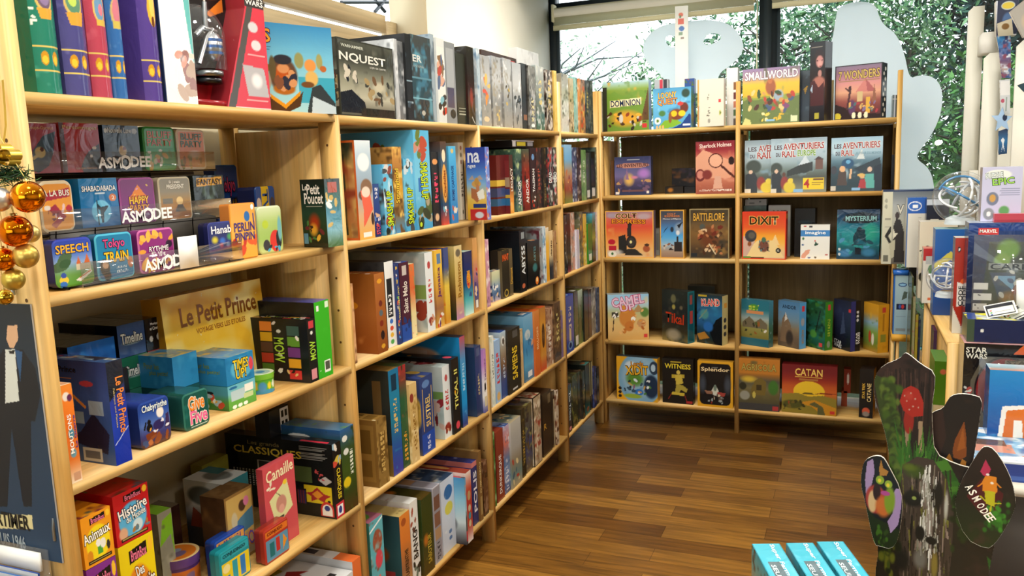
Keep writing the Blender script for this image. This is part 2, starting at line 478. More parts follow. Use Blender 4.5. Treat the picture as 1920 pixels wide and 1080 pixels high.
# frosted silhouettes stuck on the glass
def sheet(name, pts3, thick, mat, n, parent=None, holes=()):
    import bmesh
    bm = bmesh.new()
    vs = [bm.verts.new(p) for p in pts3]
    es = [bm.edges.new((vs[i], vs[(i + 1) % len(vs)])) for i in range(len(vs))]
    for h in holes:
        hv = [bm.verts.new(p) for p in h]
        es += [bm.edges.new((hv[i], hv[(i + 1) % len(hv)])) for i in range(len(hv))]
    r = bmesh.ops.triangle_fill(bm, edges=es, use_beauty=True)
    ex = bmesh.ops.extrude_face_region(bm, geom=list(bm.faces))
    bmesh.ops.translate(bm, verts=[v for v in ex['geom'] if isinstance(v, bmesh.types.BMVert)], vec=Vector(n) * thick)
    bmesh.ops.recalc_face_normals(bm, faces=list(bm.faces))
    me = bpy.data.meshes.new(name); bm.to_mesh(me); bm.free()
    me.materials.append(mat)
    o = bpy.data.objects.new(name, me); COL.objects.link(o)
    if parent is not None: o.parent = parent
    return o
def smooth(pts, k=3):
    pts = np.array(pts, float)
    for _ in range(k):
        q = np.roll(pts, -1, 0)
        pts = np.stack([pts * .75 + q * .25, pts * .25 + q * .75], 1).reshape(-1, 2)
    return pts
YF = YW - .004
c1 = smooth([(1262, 175), (1240, 140), (1210, 115), (1204, 88), (1216, 64), (1240, 48), (1270, 42), (1330, 36), (1372, 45), (1395, 80), (1392, 100), (1372, 122), (1346, 138), (1344, 175)], 2)
h1 = smooth([(1247, 70), (1256, 66), (1270, 70), (1272, 82), (1262, 90), (1250, 84)], 1)
h2 = smooth([(1322, 72), (1328, 62), (1352, 64), (1351, 76), (1326, 86), (1318, 80)], 1)
mk = lambda P: [tuple(ony(x, y, YF)) for x, y in P]
tag(sheet('window_sticker', mk(c1), -.001, FILM, (0, 1, 0), None, [mk(h1), mk(h2)]), 'frosted mushroom shaped silhouette stuck on the left window pane', 'window sticker', 'frosted window silhouettes')
c2 = smooth([(1545, 330), (1540, 110), (1560, 80), (1566, 40), (1572, 8), (1640, 0), (1652, 44), (1680, 62), (1696, 100), (1705, 148), (1722, 141), (1746, 142), (1762, 156), (1768, 180), (1764, 215), (1748, 252), (1722, 285), (1718, 298), (1742, 315), (1752, 345), (1752, 400), (1600, 420)], 2)
tag(sheet('window_sticker', mk(c2), -.001, FILM, (0, 1, 0)), 'large frosted castle like silhouette stuck on the window behind the right shelf end', 'window sticker', 'frosted window silhouettes')

# ---------------------------------------------------------------- garden outside
S(slab('ground_outside', -8, 3.06, -.12, 12, 20, -.02, SOIL))
def tree(name, x, y, h, r, label, cols, n, seed, z0=.5, trunk='4a4038', leaf=.07, flat=1.0, group='trees in the garden outside', bare=0):
    rng = np.random.default_rng(seed)
    e = empty(name, (x, y, 0)); tag(e, label, 'tree' if name == 'tree' else 'shrub', group)
    g = G()
    tips = []
    g.tube([(0, 0, -.1), (rng.normal() * .05, 0, h * .35), (rng.normal() * .1, rng.normal() * .1, h * .75)], [.035 * h / 3, .028 * h / 3, .012 * h / 3], trunk, 7)
    g.build('trunk', PAINT, e)
    g = G()
    for i in range(26 + bare):
        z = h * (.15 + .65 * rng.random()); a = rng.random() * 6.28; l = r * (.5 + .6 * rng.random())
        p = np.array([math.cos(a) * l, math.sin(a) * l * flat, z + l * (.2 + .5 * rng.random())])
        m = np.array([0, 0, z]) * .5 + p * .5 + rng.normal(size=3) * .06
        g.tube([(0, 0, z), m, p], [.016, .01, .004], trunk, 5, False)
        tips.append(m); tips.append(p)
    g.build('branches', PAINT, e)
    k = 40
    cen = np.array([[math.cos(a) * q * r, math.sin(a) * q * r * flat, z0 + (h - z0) * t] for a, q, t in zip(rng.random(k) * 6.28, np.sqrt(rng.random(k)), rng.random(k) ** .8)])
    cen[:, :2] *= (1.15 - .6 * ((cen[:, 2:3] - z0) / (h - z0)))
    cen = np.concatenate([cen, np.array(tips)[:: 2]])
    P = cen[rng.integers(len(cen), size=n)] + rng.normal(size=(n, 3)) * (r * .2, r * .2 * flat, r * .2)
    d1 = rng.normal(size=(n, 3)); d1 /= np.linalg.norm(d1, axis=1)[:, None]
    d2 = np.cross(d1, rng.normal(size=(n, 3))); d2 /= np.linalg.norm(d2, axis=1)[:, None]
    L = leaf * (.5 + rng.random((n, 1)))
    Q = np.stack([P - d1 * L, P - d2 * L * .38, P + d1 * L, P + d2 * L * .38], 1).reshape(-1, 3)
    cc = lin(np.array([hx(c) for c in cols]))[rng.integers(len(cols), size=n)]
    g = G(); g.add(Q, [np.arange(4 * n).reshape(-1, 4)], np.repeat(cc, 4, 0))
    f = g.build('foliage', LEAF, e); f['kind'] = 'stuff'
    return e
GR = ['3f6a48', '5f8a5a', '345c48', '7ca078']
TE = ['0c2426', '123234', '1c4040', '081c20', '24504c']
tree('tree', -1.55, 6.2, 3.1, 1.0, 'sparse pale tree with bare branches outside the left end of the window', ['9fb8a0', 'b8ccb4', '86a890'], 1800, 3, 1.2, '5a6468', .026, bare=24)
tree('tree', -.35, 6.6, 2.6, .95, 'light green leafy tree outside behind the left pane', GR + ['a0c098'], 8000, 4, .6, leaf=.03)
tree('tree', .75, 5.8, 3.1, .85, 'green tree with many twigs outside behind the dark mullion', GR, 12000, 5, .4, bare=30, leaf=.03)
tree('tree', 1.55, 6.0, 3.1, .8, 'bright green tree outside just right of the mullion', ['4c7850', '6c9860', '2c5444', '88ac80'], 15000, 6, .3, bare=20, leaf=.03)
tree('tree', 2.9, 6.6, 3.6, 1.25, 'tall dark green conifer outside the right window', TE, 26000, 7, .1, '2c2a28', .045)
tree('tree', 4.2, 6.9, 3.4, 1.2, 'dark evergreen outside at the far right of the window', TE, 16000, 8, .1, '2c2a28', .05)
tree('bush', 2.15, 4.6, 2.05, .42, 'bright green upright bush close outside the right window', ['386c34', '4c8840', '285430', '689c54'], 5200, 9, .1, leaf=.035)
tree('bush', 2.55, 5.0, 1.25, .5, 'low teal green bush outside below the upright bush', ['1c5050', '2c7074', '143c40', '4c9094'], 5000, 10, .0, leaf=.035)
tree('bush', 0.2, 5.0, 1.7, .6, 'low leafy bush outside behind the middle of the back shelf', GR, 6000, 11, .2, leaf=.03)
tree('bush', -.9, 5.2, 1.75, .55, 'thin pale green bush outside at the left corner', ['8fb48c', 'a8c8a0', '6a9478'], 2600, 12, .3, leaf=.026)
# ================================================================ shelving
ZS = {1: 1.653, 2: 1.303, 3: .956, 4: .549, 5: .137}
BAYS = {1: (-.927, -.0205), 2: (0, .9045), 3: (.927, 1.846), 4: (1.871, 2.4985)}
DEP = .40
lu = empty('shelving_unit', (0, 0, 0))
tag(lu, 'long open pine shelving unit along the left wall, five shelves high', 'shelving')
HPI = math.pi / 2
_g = G(); _g.add([(.0036 * math.cos(k * HPI / 3), .0036 * math.sin(k * HPI / 3), 0) for k in range(12)], [np.arange(12)[None]], lin(hx('5a3c1c')))
_o = _g.build('peg_hole', PAINT); HOLE = _o.data; bpy.data.objects.remove(_o)
def upright(parent, a0, a1, z1, axis, org, pegs=()):
    """axis 'y': stands across the left unit between y=a0..a1; 'x': across the back unit"""
    def B(g, p0, p1, q0, q1, z0, zz, c='888'):      # p along thickness, q depth from the front
        if axis == 'y': g.cube(org - q1, p0, z0, org - q0, p1, zz, c)
        else: g.cube(p0, org + q0, z0, p1, org + q1, zz, c)
    u = G()
    B(u, a0, a1, 0, .055, 0, z1); B(u, a0, a1, DEP - .055, DEP, 0, min(z1, 1.645))
    m = (a0 + a1) / 2
    B(u, m - .006, m + .006, .055, DEP - .055, .09, min(z1, 1.62))
    o = u.build('upright', WZ, parent)
    if pegs:
        for z in np.arange(.2, min(z1, 1.64) - .03, .0915):
            for sd in pegs:
                p = a0 - .0004 if sd < 0 else a1 + .0004
                h = bpy.data.objects.new('peg_hole', HOLE); COL.objects.link(h); h.parent = o
                h.location = (org - .03, p, z) if axis == 'y' else (p, org + .03, z)
                h.rotation_euler = (HPI, 0, 0) if axis == 'y' else (0, HPI, 0)
    return o
UL = [(-.948, -.927, 2.05), (-.0205, 0, 1.6525), (.9045, .927, 1.6525), (1.846, 1.871, 1.885), (2.4985, 2.52, 1.885)]
for a, b, z in UL: upright(lu, a, b, z, 'y', 0, (-1,))
def board(parent, x0, y0, x1, y1, z, mat, t=.0195):
    g = G(); g.cube(x0, y0, z - t, x1, y1, z)
    return g.build('shelf_board', mat, parent)
for b, (y0, y1) in BAYS.items():
    for r, z in ZS.items(): board(lu, -.395, y0, 0, y1, z, WY)
for z, px_ in ((1.672, -.055), (1.33, -.055), (.88, -.028)):
    g = G(); g.tube([(px_, -.9500, z + .02), (px_, -.953, z), (px_, -.953, z - .022)], .0035, '9aa0a0', 8)
    g.build('shelf_pin', METAL, lu)

YB = 2.5286
ZB = {1: 1.6648, 2: 1.3096, 3: .9621, 4: .4872, 5: .1377}
BX = {1: (.0095, .7355), 2: (.7564, 1.4956)}
bu_ = empty('shelving_unit', (.75, YB, 0))
tag(bu_, 'pine shelving unit across the back under the window, two bays wide', 'shelving')
bu_.location = (0, 0, 0)
for a, b in ((-.0115, .0095), (.7355, .7564), (1.4956, 1.517)): upright(bu_, a, b, 1.887, 'x', YB, (1,) if a < 1 else (-1,))
for b, (x0, x1) in BX.items():
    for r, z in ZB.items(): board(bu_, x0, YB, x1, YB + .39, z, WX, .0225)
for x0, x1 in ((.0195, .7355), (.7664, 1.4956)):
    g = G(); g.cube(x0, YB + .391, .16, x1, YB + .4, 1.642); g.build('back_panel', OLD, bu_)

# ================================================================ game boxes
_seed = [100]
def sp(c):
    """blotchy printed design from a list of colours, first one the ground"""
    c = c.split()
    o = [('f', c[0])]
    if len(c) > 1: o.append(('n', .032, .44, *c[1:]))
    return o
def game(label, w, d, h, loc, yaw, front, left=None, right=None, top=None, base='888', mat=None, lean=0, group=None,
         name='game_box', cat='game box', bulge=None, step=None):
    _seed[0] += 7; sd = _seed[0]
    mat = mat or GLOSS
    dist = np.linalg.norm(np.array(loc) - C)
    st = step or max(.0014, dist / F * 1.1)
    if isinstance(front, str): front = sp(front)
    base = base if base != '888' else front[0][1]
    g = G()
    a = w / 2
    g.face((-a, 0, 0), (w, 0, 0), (0, 0, h), (0, -1, 0), front, st, sd, base, bulge)
    if isinstance(left, str): left = sp(left)
    if isinstance(right, str): right = sp(right)
    if isinstance(top, str): top = sp(top)
    g.face((-a, d, 0), (0, -d, 0), (0, 0, h), (-1, 0, 0), left, st, sd + 1, base)
    g.face((a, 0, 0), (0, d, 0), (0, 0, h), (1, 0, 0), right, st, sd + 2, base)
    g.face((-a, 0, h), (w, 0, 0), (0, d, 0), (0, 0, 1), top, st, sd + 3, base)
    g.quad((-a, d, 0), (-a, d, h), (a, d, h), (a, d, 0), base)
    g.quad((-a, 0, 0), (-a, d, 0), (a, d, 0), (a, 0, 0), base)
    if bulge:
        us = np.linspace(0, 1, 13)
        for zz in (0, h):
            pts = [(-a + u * w, -bulge * (1 - (2 * u - 1) ** 2), zz) for u in us]
            g.add(pts, [np.arange(13)[None] if zz == 0 else np.arange(13)[None]], lin(hx(base)))
    o = g.build(name, mat)
    o.location = loc
    o.rotation_euler = (-lean, 0, yaw)
    return tag(o, label, cat, group)

ORD = ['', 'first', 'second', 'third', 'fourth', 'fifth', 'sixth', 'seventh', 'eighth', 'ninth', 'tenth', 'eleventh', 'twelfth', 'thirteenth', 'fourteenth', 'fifteenth', 'sixteenth', 'seventeenth', 'eighteenth', 'nineteenth', 'twentieth']
ROWN = {1: 'top', 2: 'second', 3: 'third', 4: 'fourth', 5: 'lowest'}
BAYN = {1: 'first bay', 2: 'second bay', 3: 'third bay', 4: 'corner bay'}
def row(r, bay, items):
    """spines on a left-wall shelf. item: (px left, px right, py top, description, colours or ops, options)"""
    z = ZS[r] + .0005
    prev = {}
    lo, hi = BAYS[bay]
    cnt = 0
    nxt = [ZS[r - 1] - .022] if r > 1 else [9]
    for it in items:
        pl, pr, pt, desc, art = it[:5]
        o = dict(it[5]) if len(it) > 5 else {}
        xf = o.get('x', -.004 - .004 * (cnt % 3))
        d = o.get('d', .27)
        lay = 1 if xf < -.1 else 0
        y0, y1 = ypx(pl, xf, z), ypx(pr, xf, z)
        if not o.get('free'):
            y0 = max(y0, prev.get(lay, lo) + .0012, lo + .002); y1 = min(max(y1, y0 + .012), hi - .003) if not o.get('over') else y1
            if y1 - y0 < .008: y0 = y1 - .008
            prev[lay] = y1
        h = zpy(pt, xf, (y0 + y1) / 2 if o.get('mid') else y0) - z
        h = min(h, nxt[0] - z)
        cnt += 1
        if isinstance(art, str): art = sp(art)
        art = art + [tuple(['t'] + list(t)) for t in o.get('t', [])]
        cov = o.get('cover', None)
        if cov is None: cov = [q for q in art if q[0] != 't']
        lab = o.get('label') or f"{desc}, {ORD[cnt]} from left, {ROWN[r]} shelf, {BAYN[bay]}"
        game(lab, y1 - y0, d, h, (xf, (y0 + y1) / 2, z), math.pi / 2, art, cov, None, o.get('top', cov), mat=o.get('m'),
             group=f"games on the {ROWN[r]} shelf of the {BAYN[bay]}")
# ---------------------------------------------------------------- left wall, bays 2 to 4: spines
def T(s, x0, y0, x1, y1, c, rot=90, out=None): return (s, x0, y0, x1, y1, c, rot, out)
LOGO = ('r', .3, .03, .7, .1, 'f0e8e0')
# bay 2, top shelf
row(1, 2, [
    (640, 743, 68, 'grey war game box with big white lettering', [('g', '4a4c44', '3c3e38', '8a8a78', 'b4b09c', '4c4c44'), ('n', .05, .3, '6c6c60', '2e2e2a'), ('p', [(0, .05), (0, .3), (.2, .35), (.42, .2), (.45, .05)], '1d2028'), ('e', .7, .42, .14, .09, 'c0b8a0', .8), ('s', 14, .45, .2, .95, .55, .012, '6a5038', 'a08a60', '3a3a34'), ('s', 8, .12, .45, .3, .7, .012, 'c8c0b0', '5c2a24', '20242c'), ('r', .35, .02, .98, .12, '22241f'), ('b', '30322c', .004)],
     {'x': -.012, 'd': .03, 't': [T('NQUEST', .02, .7, .84, .83, 'dcdcd4', 0), T('WARHAMMER', .06, .89, .44, .93, 'c4c8bc', 0), T('LE JEU DE CARTES', .54, .66, .84, .69, 'c8c8c0', 0)], 'm': WRAP, 'label': 'grey war game box with big white lettering standing cover forward on the top shelf'}),
    (742.5, 751.5, 72, 'thin silvery wrapped booklet box', 'b4b8bc 8c9094 dfe3e6', {'m': WRAP, 'd': .16}),
    (752, 762, 76, 'thin grey wrapped booklet box', '6c7074 c8ccd0 44484c', {'m': WRAP, 'd': .16}),
    (766, 777, 62, 'tall black box with a blue banded spine', [('g', '181a1e', '1a1c20', '202830'), ('r', 0, .2, 1, .22, '9ab0bc'), ('r', 0, .45, 1, .47, '8aa4b4'), ('n', .03, .3, '3a4a58')], {'d': .33, 'cover': [('f', '26282a'), ('n', .05, .3, '34363a')]}),
    (777.5, 813, 63, 'dark box with a blue winged drawing', [('g', '3e4446', '34393a', '2a3438'), ('r', 0, .27, 1, .5, '24424c'), ('n', .04, .4, '3c7088', '5a94a8'), ('r', 0, .26, 1, .275, '7ab0c0'), ('r', 0, .5, 1, .515, '5a8898'), ('e', .5, .1, .1, .03, 'b0b0a8')], {'x': -.01, 'd': .03, 't': [T('ER', .05, .69, .5, .77, 'd8dcd8', 0), T('ATLANTEN', .05, .63, .62, .655, '9aa09c', 0)], 'm': WRAP}),
    (813.5, 820, 63, 'narrow pale blue wrapped spine', '98a8b4 5a6a78', {'m': WRAP, 'd': .2}),
    (821, 839, 70, 'white box with a colourful warrior drawing', [('f', 'd8dcdc'), ('r', .05, .12, .9, .9, 'e4e4e0'), ('s', 16, .1, .45, .8, .75, .02, '8a6a4a', 'b84a3c', '5a6a8a', 'd8a890'), ('s', 8, .1, .12, .8, .4, .018, '282c30', '7ab0c0', 'c83a30')], {'m': WRAP, 'd': .24}),
    (840, 858, 77, 'grey box with a pale printed panel', [('f', '8c9094'), ('r', .1, .45, .85, .93, 'a8acb0'), ('r', .1, .2, .8, .44, '4c4860'), ('e', .6, .12, .3, .06, '2c3034')], {'m': WRAP, 'd': .24}),
    (859, 876, 98, 'short dark olive box with pale lines', [('f', '33352c'), ('r', .2, .14, .9, .15, 'b8b8a4'), ('r', .2, .18, .9, .19, 'b8b8a4'), ('r', .2, .22, .9, .23, 'b8b8a4'), ('n', .04, .25, '4a4c40')], {'d': .1}),
    (877, 895, 86, 'dark brown box with a glowing red scene', [('g', '2e2c26', '302824', '3c1c18', '2a2a24'), ('e', .5, .35, .3, .16, '8c3020', .9), ('l', .5, .1, .9, .02, .003, 'd8d8d0')], {'d': .25, 'm': WRAP}),
])
# bay 3, top shelf
SIL = [('g', 'a8acb0', 'c4c6c8', '8a8c8c', 'a49e94'), ('n', .03, .34, 'e8eaec', '7c7c78', 'a09888')]  # grey design; pale blotches paint the wrap's white reflections into it
row(1, 3, [
    (897.5, 904, 90, 'narrow pale blue wrapped spine', 'b8c8d4 e8eef2 7c98b4', {'m': WRAP, 'd': .2}),
    (905, 922, 102, 'silver wrapped box with orange flames', SIL + [('s', 7, .3, .35, 1, .7, .016, 'e8903c', 'd8604a', 'e4c070'), ('e', .5, .1, .3, .04, 'e8c8a0')], {'m': WRAP}),
    (926, 943, 104, 'silver wrapped box with a gold tower print', SIL + [('r', .3, .02, .75, .3, '8a8478'), ('s', 5, .4, .1, .7, .3, .01, 'd0b468')], {'m': WRAP}),
    (947, 962, 108, 'silver wrapped box with gold letters', SIL + [('s', 9, .3, .3, .8, .6, .008, 'c8aa58', '4c4438')], {'m': WRAP}),
    (964, 980, 116, 'silver and black wrapped box', SIL + [('s', 9, .2, .1, .9, .5, .012, '4a4a48', 'f0f0f0', '2c2c2c')], {'m': WRAP}),
    (981, 991, 118, 'narrow black box with a brown label', [('f', '1e1e20'), ('r', .2, .14, .8, .22, '8a5a3c'), ('n', .03, .2, '34343a')]),
    (992, 1006, 122, 'grey wrapped box with cream lettering', SIL + [('f', '6c6a64'), ('n', .03, .5, 'a8a8a4', '4a4844'), ('e', .5, .06, .3, .03, 'f0f0e8')], {'m': WRAP, 't': [T('ASSAUT', .3, .12, .75, .5, 'd8cc98')]}),
    (1007, 1022, 122, 'grey green wrapped box with yellow lettering', [('g', 'a8acac', '6a7068', '3c5a44'), ('n', .03, .4, '8a9890', 'c8c8c0')], {'m': WRAP, 't': [T('ALIEN', .35, .4, .7, .8, 'd8c070')]}),
    (1026, 1038, 130, 'dark brown and silver box', [('f', '5a4a40'), ('n', .03, .5, 'a89888', '2c2420', 'c8c0b8')], {'m': WRAP, 't': [T('CONDORS', .3, .35, .7, .85, 'c8b070')]}),
    (1038.5, 1046, 132, 'narrow yellow box', 'e4c168 d8b050'),
])
# bay 4, top shelf
row(1, 4, [
    (1055, 1067.5, 137, 'white and grey wrapped box', [('g', '8c8878', 'c4c8c4', 'd0d4d0'), ('n', .03, .4, 'e8ecea', '5a5c58')], {'m': WRAP}),
    (1070, 1077, 146, 'narrow tan wrapped box', 'c0b08c e0d4b4 4a4034', {'m': WRAP}),
    (1078, 1084.5, 144, 'narrow turquoise box', '8cc4c0 b4dcd4 3c7068'),
    (1085, 1090, 147, 'narrow orange box', 'd88a4c b8683c e8c0a0'),
    (1090.5, 1098, 148, 'brown box with small bright figures', 'a07860 5c4034 e8b060 d84830'),
    (1100, 1106, 150, 'dark slate box', '4a5054 7c8488 2c3034', {'t': [T('NARA', .3, .4, .7, .8, 'c8b878')]}),
    (1106.5, 1113, 151, 'dark green grey box', '3c4440 6a6c5c 2a2e2c'),
])
# bay 2, second shelf
SKY = [('g', '5ab4e0', '7cc8e8', '4aa0d0')]
row(2, 2, [
    (675.5, 704, 263, 'large white box with a sleeping red haired figure', [('g', 'dce8f0', 'a8c0d4', '98a8b8', 'd8b08c', 'f0b050'), ('e', .5, .78, .42, .1, 'f8f8f6', .4), ('e', .6, .52, .4, .1, '8a6a54', .3), ('e', .4, .45, .35, .06, '6c5244', .3), ('p', [(.2, .5), (.8, .48), (.95, .3), (.6, .2), (.3, .12), (.35, .3)], 'e86850'), ('e', .55, .48, .3, .06, 'f0d8c8', .3), ('r', .25, .02, .8, .07, 'f4f0ea'), ('e', .9, .2, .1, .07, '3c2c2c', .3)],
     {'cover': [('f', 'c8a060'), ('r', .02, .02, .9, .9, 'b08848'), ('r', .06, .05, .86, .87, '35402e'), ('n', .06, .45, '8a3c28', 'b07848', '2c3428'), ('b', 'c4602c', .006)], 'mid': 1}),
    (704.5, 715.5, 345, 'thin dark blue box lettered in red', [('g', '34508c', '2c4488', '242c68'), ('s', 8, .1, .2, .9, .45, .008, 'd8b090', '5a80c0', 'e8e0d8')], {'t': [T('STOP', .2, .05, .85, .25, 'd84050'), T('Il Dragone', .3, .72, .75, .93, 'e8e8f0')]}),
    (724, 742, 308, 'slim light blue box with green title', SKY + [('n', .03, .35, 'd8e8f0', '3c2c2c'), ('s', 8, .1, .55, .9, .95, .014, 'd8d4d0', '8a4a40', '484c50'), ('s', 6, .1, .03, .9, .25, .014, '5a5a40', 'b85a3c', '2c302c'), ('e', .25, .06, .2, .05, '242820')], {'t': [T('SMASH UP', .25, .12, .85, .62, 'c8e030', 90, '1c2414')], 'x': -.006}),
    (743, 760, 275, 'brown and gold fantasy box', [('g', 'd09a50', 'b07838', 'd8a030', '88683c', '4c90c8'), ('n', .03, .4, 'e8c060', '6a4a28')], {'t': [T('Stronghold', .15, .35, .7, .75, 'f0c840', 90, '5a3010')], 'x': -.012}),
    (763, 780, 297, 'pale blue box with green title', SKY + [('n', .03, .3, '2c3430', '9ad0e8'), ('s', 9, .1, .65, .9, .97, .014, '3c4448', 'c8d8e0', 'b0c840'), ('s', 7, .1, .02, .9, .3, .016, '2c3a2c', '4a4a48', '98c050')], {'t': [T('SMASH UP', .25, .1, .85, .6, 'c8e030', 90, '1c2414')], 'x': -.008}),
    (782, 812, 244, 'tallest light blue box with a big green title', SKY + [('n', .04, .25, '9cd8ec'), ('s', 10, .05, .72, .7, .98, .022, 'b8503c', '6a7c3c', 'c88c78'), ('s', 12, .1, .04, .95, .3, .022, '6c7c50', '54643c', '3c4430', 'a8a088'), ('r', .2, .38, .45, .52, '3c78c0'), ('e', .25, .05, .13, .04, '1c2414'), ('e', .25, .05, .08, .025, 'c8e030')], {'t': [T('SMASH UP', .35, .3, .8, .68, 'c8e030', -90, '1c2414')], 'x': -.002, 'mid': 1}),
    (814, 828, 285, 'black box with an orange flower', [('f', '26282c'), ('e', .5, .87, .35, .04, 'e8a060'), ('e', .5, .12, .3, .06, 'e0b890', .5), ('n', .03, .25, '3c4048')], {'t': [T('ODIN', .3, .3, .75, .72, 'e8486c', 90, 'f0e0e0')], 'x': -.016}),
    (832, 843, 265, 'orange and brown box with a gold cartouche', [('g', '5a4034', '3c5870', '8a5c34', '2c4a6c', 'd85040'), ('e', .5, .5, .42, .24, 'e8a850'), ('e', .5, .83, .3, .08, 'f0e0c0'), ('s', 5, .2, .04, .8, .25, .008, 'f0f0f0', '68b0c8', 'c83c34')], {'t': [T('Citadelles', .3, .33, .7, .66, '8a3c14')], 'd': .2}),
    (847, 860, 274, 'bright blue box with dark blue lettering', [('g', '58b8e8', '3c98d8', '2c80c8'), ('e', .5, .94, .2, .03, 'd8c078'), ('s', 5, .2, .02, .8, .22, .009, 'e8e0d0', 'c86848', '203c70')], {'t': [T('ROME CARTHAGE', .25, .3, .6, .75, '1c4888')]}),
    (865, 879, 267, 'cream box with a column of faded discs', [('f', 'e6dccb'), ('e', .5, .93, .2, .03, 'b07868'), ('e', .5, .84, .2, .03, '8c8878'), ('e', .5, .75, .2, .03, 'a08070'), ('e', .5, .1, .14, .03, '8a8470')], {'t': [T('takamagi', .3, .3, .75, .62, '54483c')], 'x': -.062, 'd': .2}),
    (879.5, 883, 300, 'very thin cream box', 'dcd0bc 8c8478', {'d': .2, 'x': -.062}),
])
xa, xb = ony(878, 411, .842)[0], ony(914, 411, .842)[0]
game('blue box with an ochre desert scene turned outward at the end of the second bay', xb - xa, .036, zpy(277, xa, .842) - 1.3035, ((xa + xb) / 2, .842, 1.3035), 0,
     [('g', '2c3c90', '34449c', '4c78c0', '7ca8d0', 'd8b868', 'd8a830', 'c89828'), ('p', [(.1, .56), (.3, .62), (.42, .56), (.7, .62), (.85, .56)], 'a89890'), ('n', .03, .15, 'e0c878'), ('e', .5, .5, .26, .05, 'c89850', .3), ('e', .52, .53, .13, .06, 'b88840', .3), ('e', .56, .44, .1, .06, 'b87850', .4), ('p', [(.2, .45), (.5, .42), (.7, .3), (.5, .24), (.2, .32)], 'a86840'), ('p', [(.5, .38), (.85, .44), (.9, .3), (.6, .28)], 'e8e4d8'), ('r', .3, .17, .95, .23, '28346c'), ('r', .12, 0, .98, .15, 'b82c28'), ('e', .6, .07, .25, .05, 'c8c8d0', .4), ('t', 'na', .1, .79, .72, .93, 'dfe3ea', 0), ('t', 'nges', .1, .71, .5, .76, 'dfe3ea', 0)],
     None, [('f', '6a88d8'), ('n', .02, .4, 'd8e0f4', '8858a8', 'e88a58')], '2c3c80', group='games on the second shelf of the second bay')
row(2, 3, [
    (934, 949, 291, 'dark red box seen from its cover side', [('f', '5c1c1c'), ('r', .0, .3, 1, .45, '3c4a78'), ('r', 0, .48, 1, .58, 'd8b848'), ('r', 0, .15, 1, .27, '2c6090')], {'x': -.02, 'd': .03}),
    (952, 964.5, 290, 'brown box with white lettering and an orange base', [('g', '3c2c28', '4a3028', '6c3c2c', 'e89840', 'f0a848'), ('e', .4, .12, .4, .08, 'f4b860')], {'t': [T('LEGACY', .25, .38, .8, .78, 'f0e8dc')], 'cover': [('f', '6a2226'), ('r', 0, .45, 1, .62, '9a8878'), ('r', 0, .62, 1, .9, '7a2a2c'), ('r', 0, .32, 1, .42, '38487c'), ('r', 0, .27, 1, .32, 'c8a840'), ('r', 0, .14, 1, .26, '2c6898'), ('e', .6, .2, .12, .04, '58a8d0')], 'x': .0}),
    (969, 981, 279, 'dark teal fantasy box with white lettering', [('g', '4c6c58', '2c4c50', '3c545c', '5c7c6c'), ('n', .03, .4, 'b8c890', '1c3034')], {'t': [T('ANDOR', .3, .1, .78, .5, 'e8ecec')]}),
    (981.5, 995, 279, 'dark red fantasy box with white lettering', [('g', '4c5848', '8c3428', 'a82c28', '6c2824'), ('n', .03, .3, 'c89058', '3c1c1c')], {'t': [T('ANDOR', .3, .12, .78, .52, 'f0e8e4')]}),
    (997, 1007, 277, 'dark brown box with blue diamond and white lettering', [('f', '3a2c30'), ('e', .5, .85, .25, .05, '6c98c8'), ('s', 6, .2, .03, .8, .2, .008, 'c83c2c', 'e8e0d8')], {'t': [T('TALISMAN', .3, .28, .7, .66, 'e8e4e0')]}),
    (1008, 1017, 277, 'dark brown box with small red markings', 'a0504 3a2e2e 54403c 8c3c34'.split()[1] + ' 54403c 8c3c34', {'t': [T('Archer', .3, .3, .7, .66, 'a85040')]}),
    (1018, 1026, 278, 'narrow black box with gold markings', '2a2622 5c4c34 3c3028', {'t': [T('Titanes', .35, .12, .7, .4, '98804c')]}),
    (1029, 1037, 276, 'black and white zombie box', 'g'.replace('g', '34383a 8c9498 c8ccc8 b83c38'), {'t': [T('DEAD', .2, .4, .85, .58, 'f0f4f4')]}),
    (1037.5, 1046, 276, 'black zombie box with pink top corner', '2c3234 848c90 d0d4d0 d87078', {'t': [T('DEAD', .2, .4, .85, .58, 'f0f4f4')]}),
])
row(2, 4, [
    (1055.5, 1059, 276, 'narrow ochre box', 'a8842c c8a040 3c3018'),
    (1061, 1074, 271, 'pale blue box with an orange beast', [('g', '98c8f0', '7cb8e8', 'b89060', 'a04c34', '7c8c48'), ('s', 8, .2, .1, .9, .55, .014, 'c87840', '8c3c2c', 'e8b060')]),
    (1076, 1083, 276, 'dark blue and white box', '4a5474 c0c8d8 2c3048 7c78a0'),
    (1084, 1091, 276, 'brown box with white spots', '3c2c2c e0d4c8 584038'),
    (1092, 1100, 281, 'light green box with pale lettering', '7ca468 94b880 648c54', {'t': [T('HISTOIRES', .3, .35, .7, .8, 'd8e4c8')]}),
    (1101, 1107, 286, 'grey box with a white bar code label', [('f', '4c504c'), ('r', .1, .05, .9, .2, 'e8e8e4'), ('n', .02, .2, '6c706c')], {'d': .2}),
    (1109, 1117, 284, 'black box with a white bar code label', [('f', '1c201c'), ('r', .1, .06, .9, .24, 'e8e8e4'), ('n', .03, .25, '5a6c34')], {'d': .2}),
    (1118, 1123, 276, 'narrow grey green box', '54645c 8c9c90 38443c'),
])
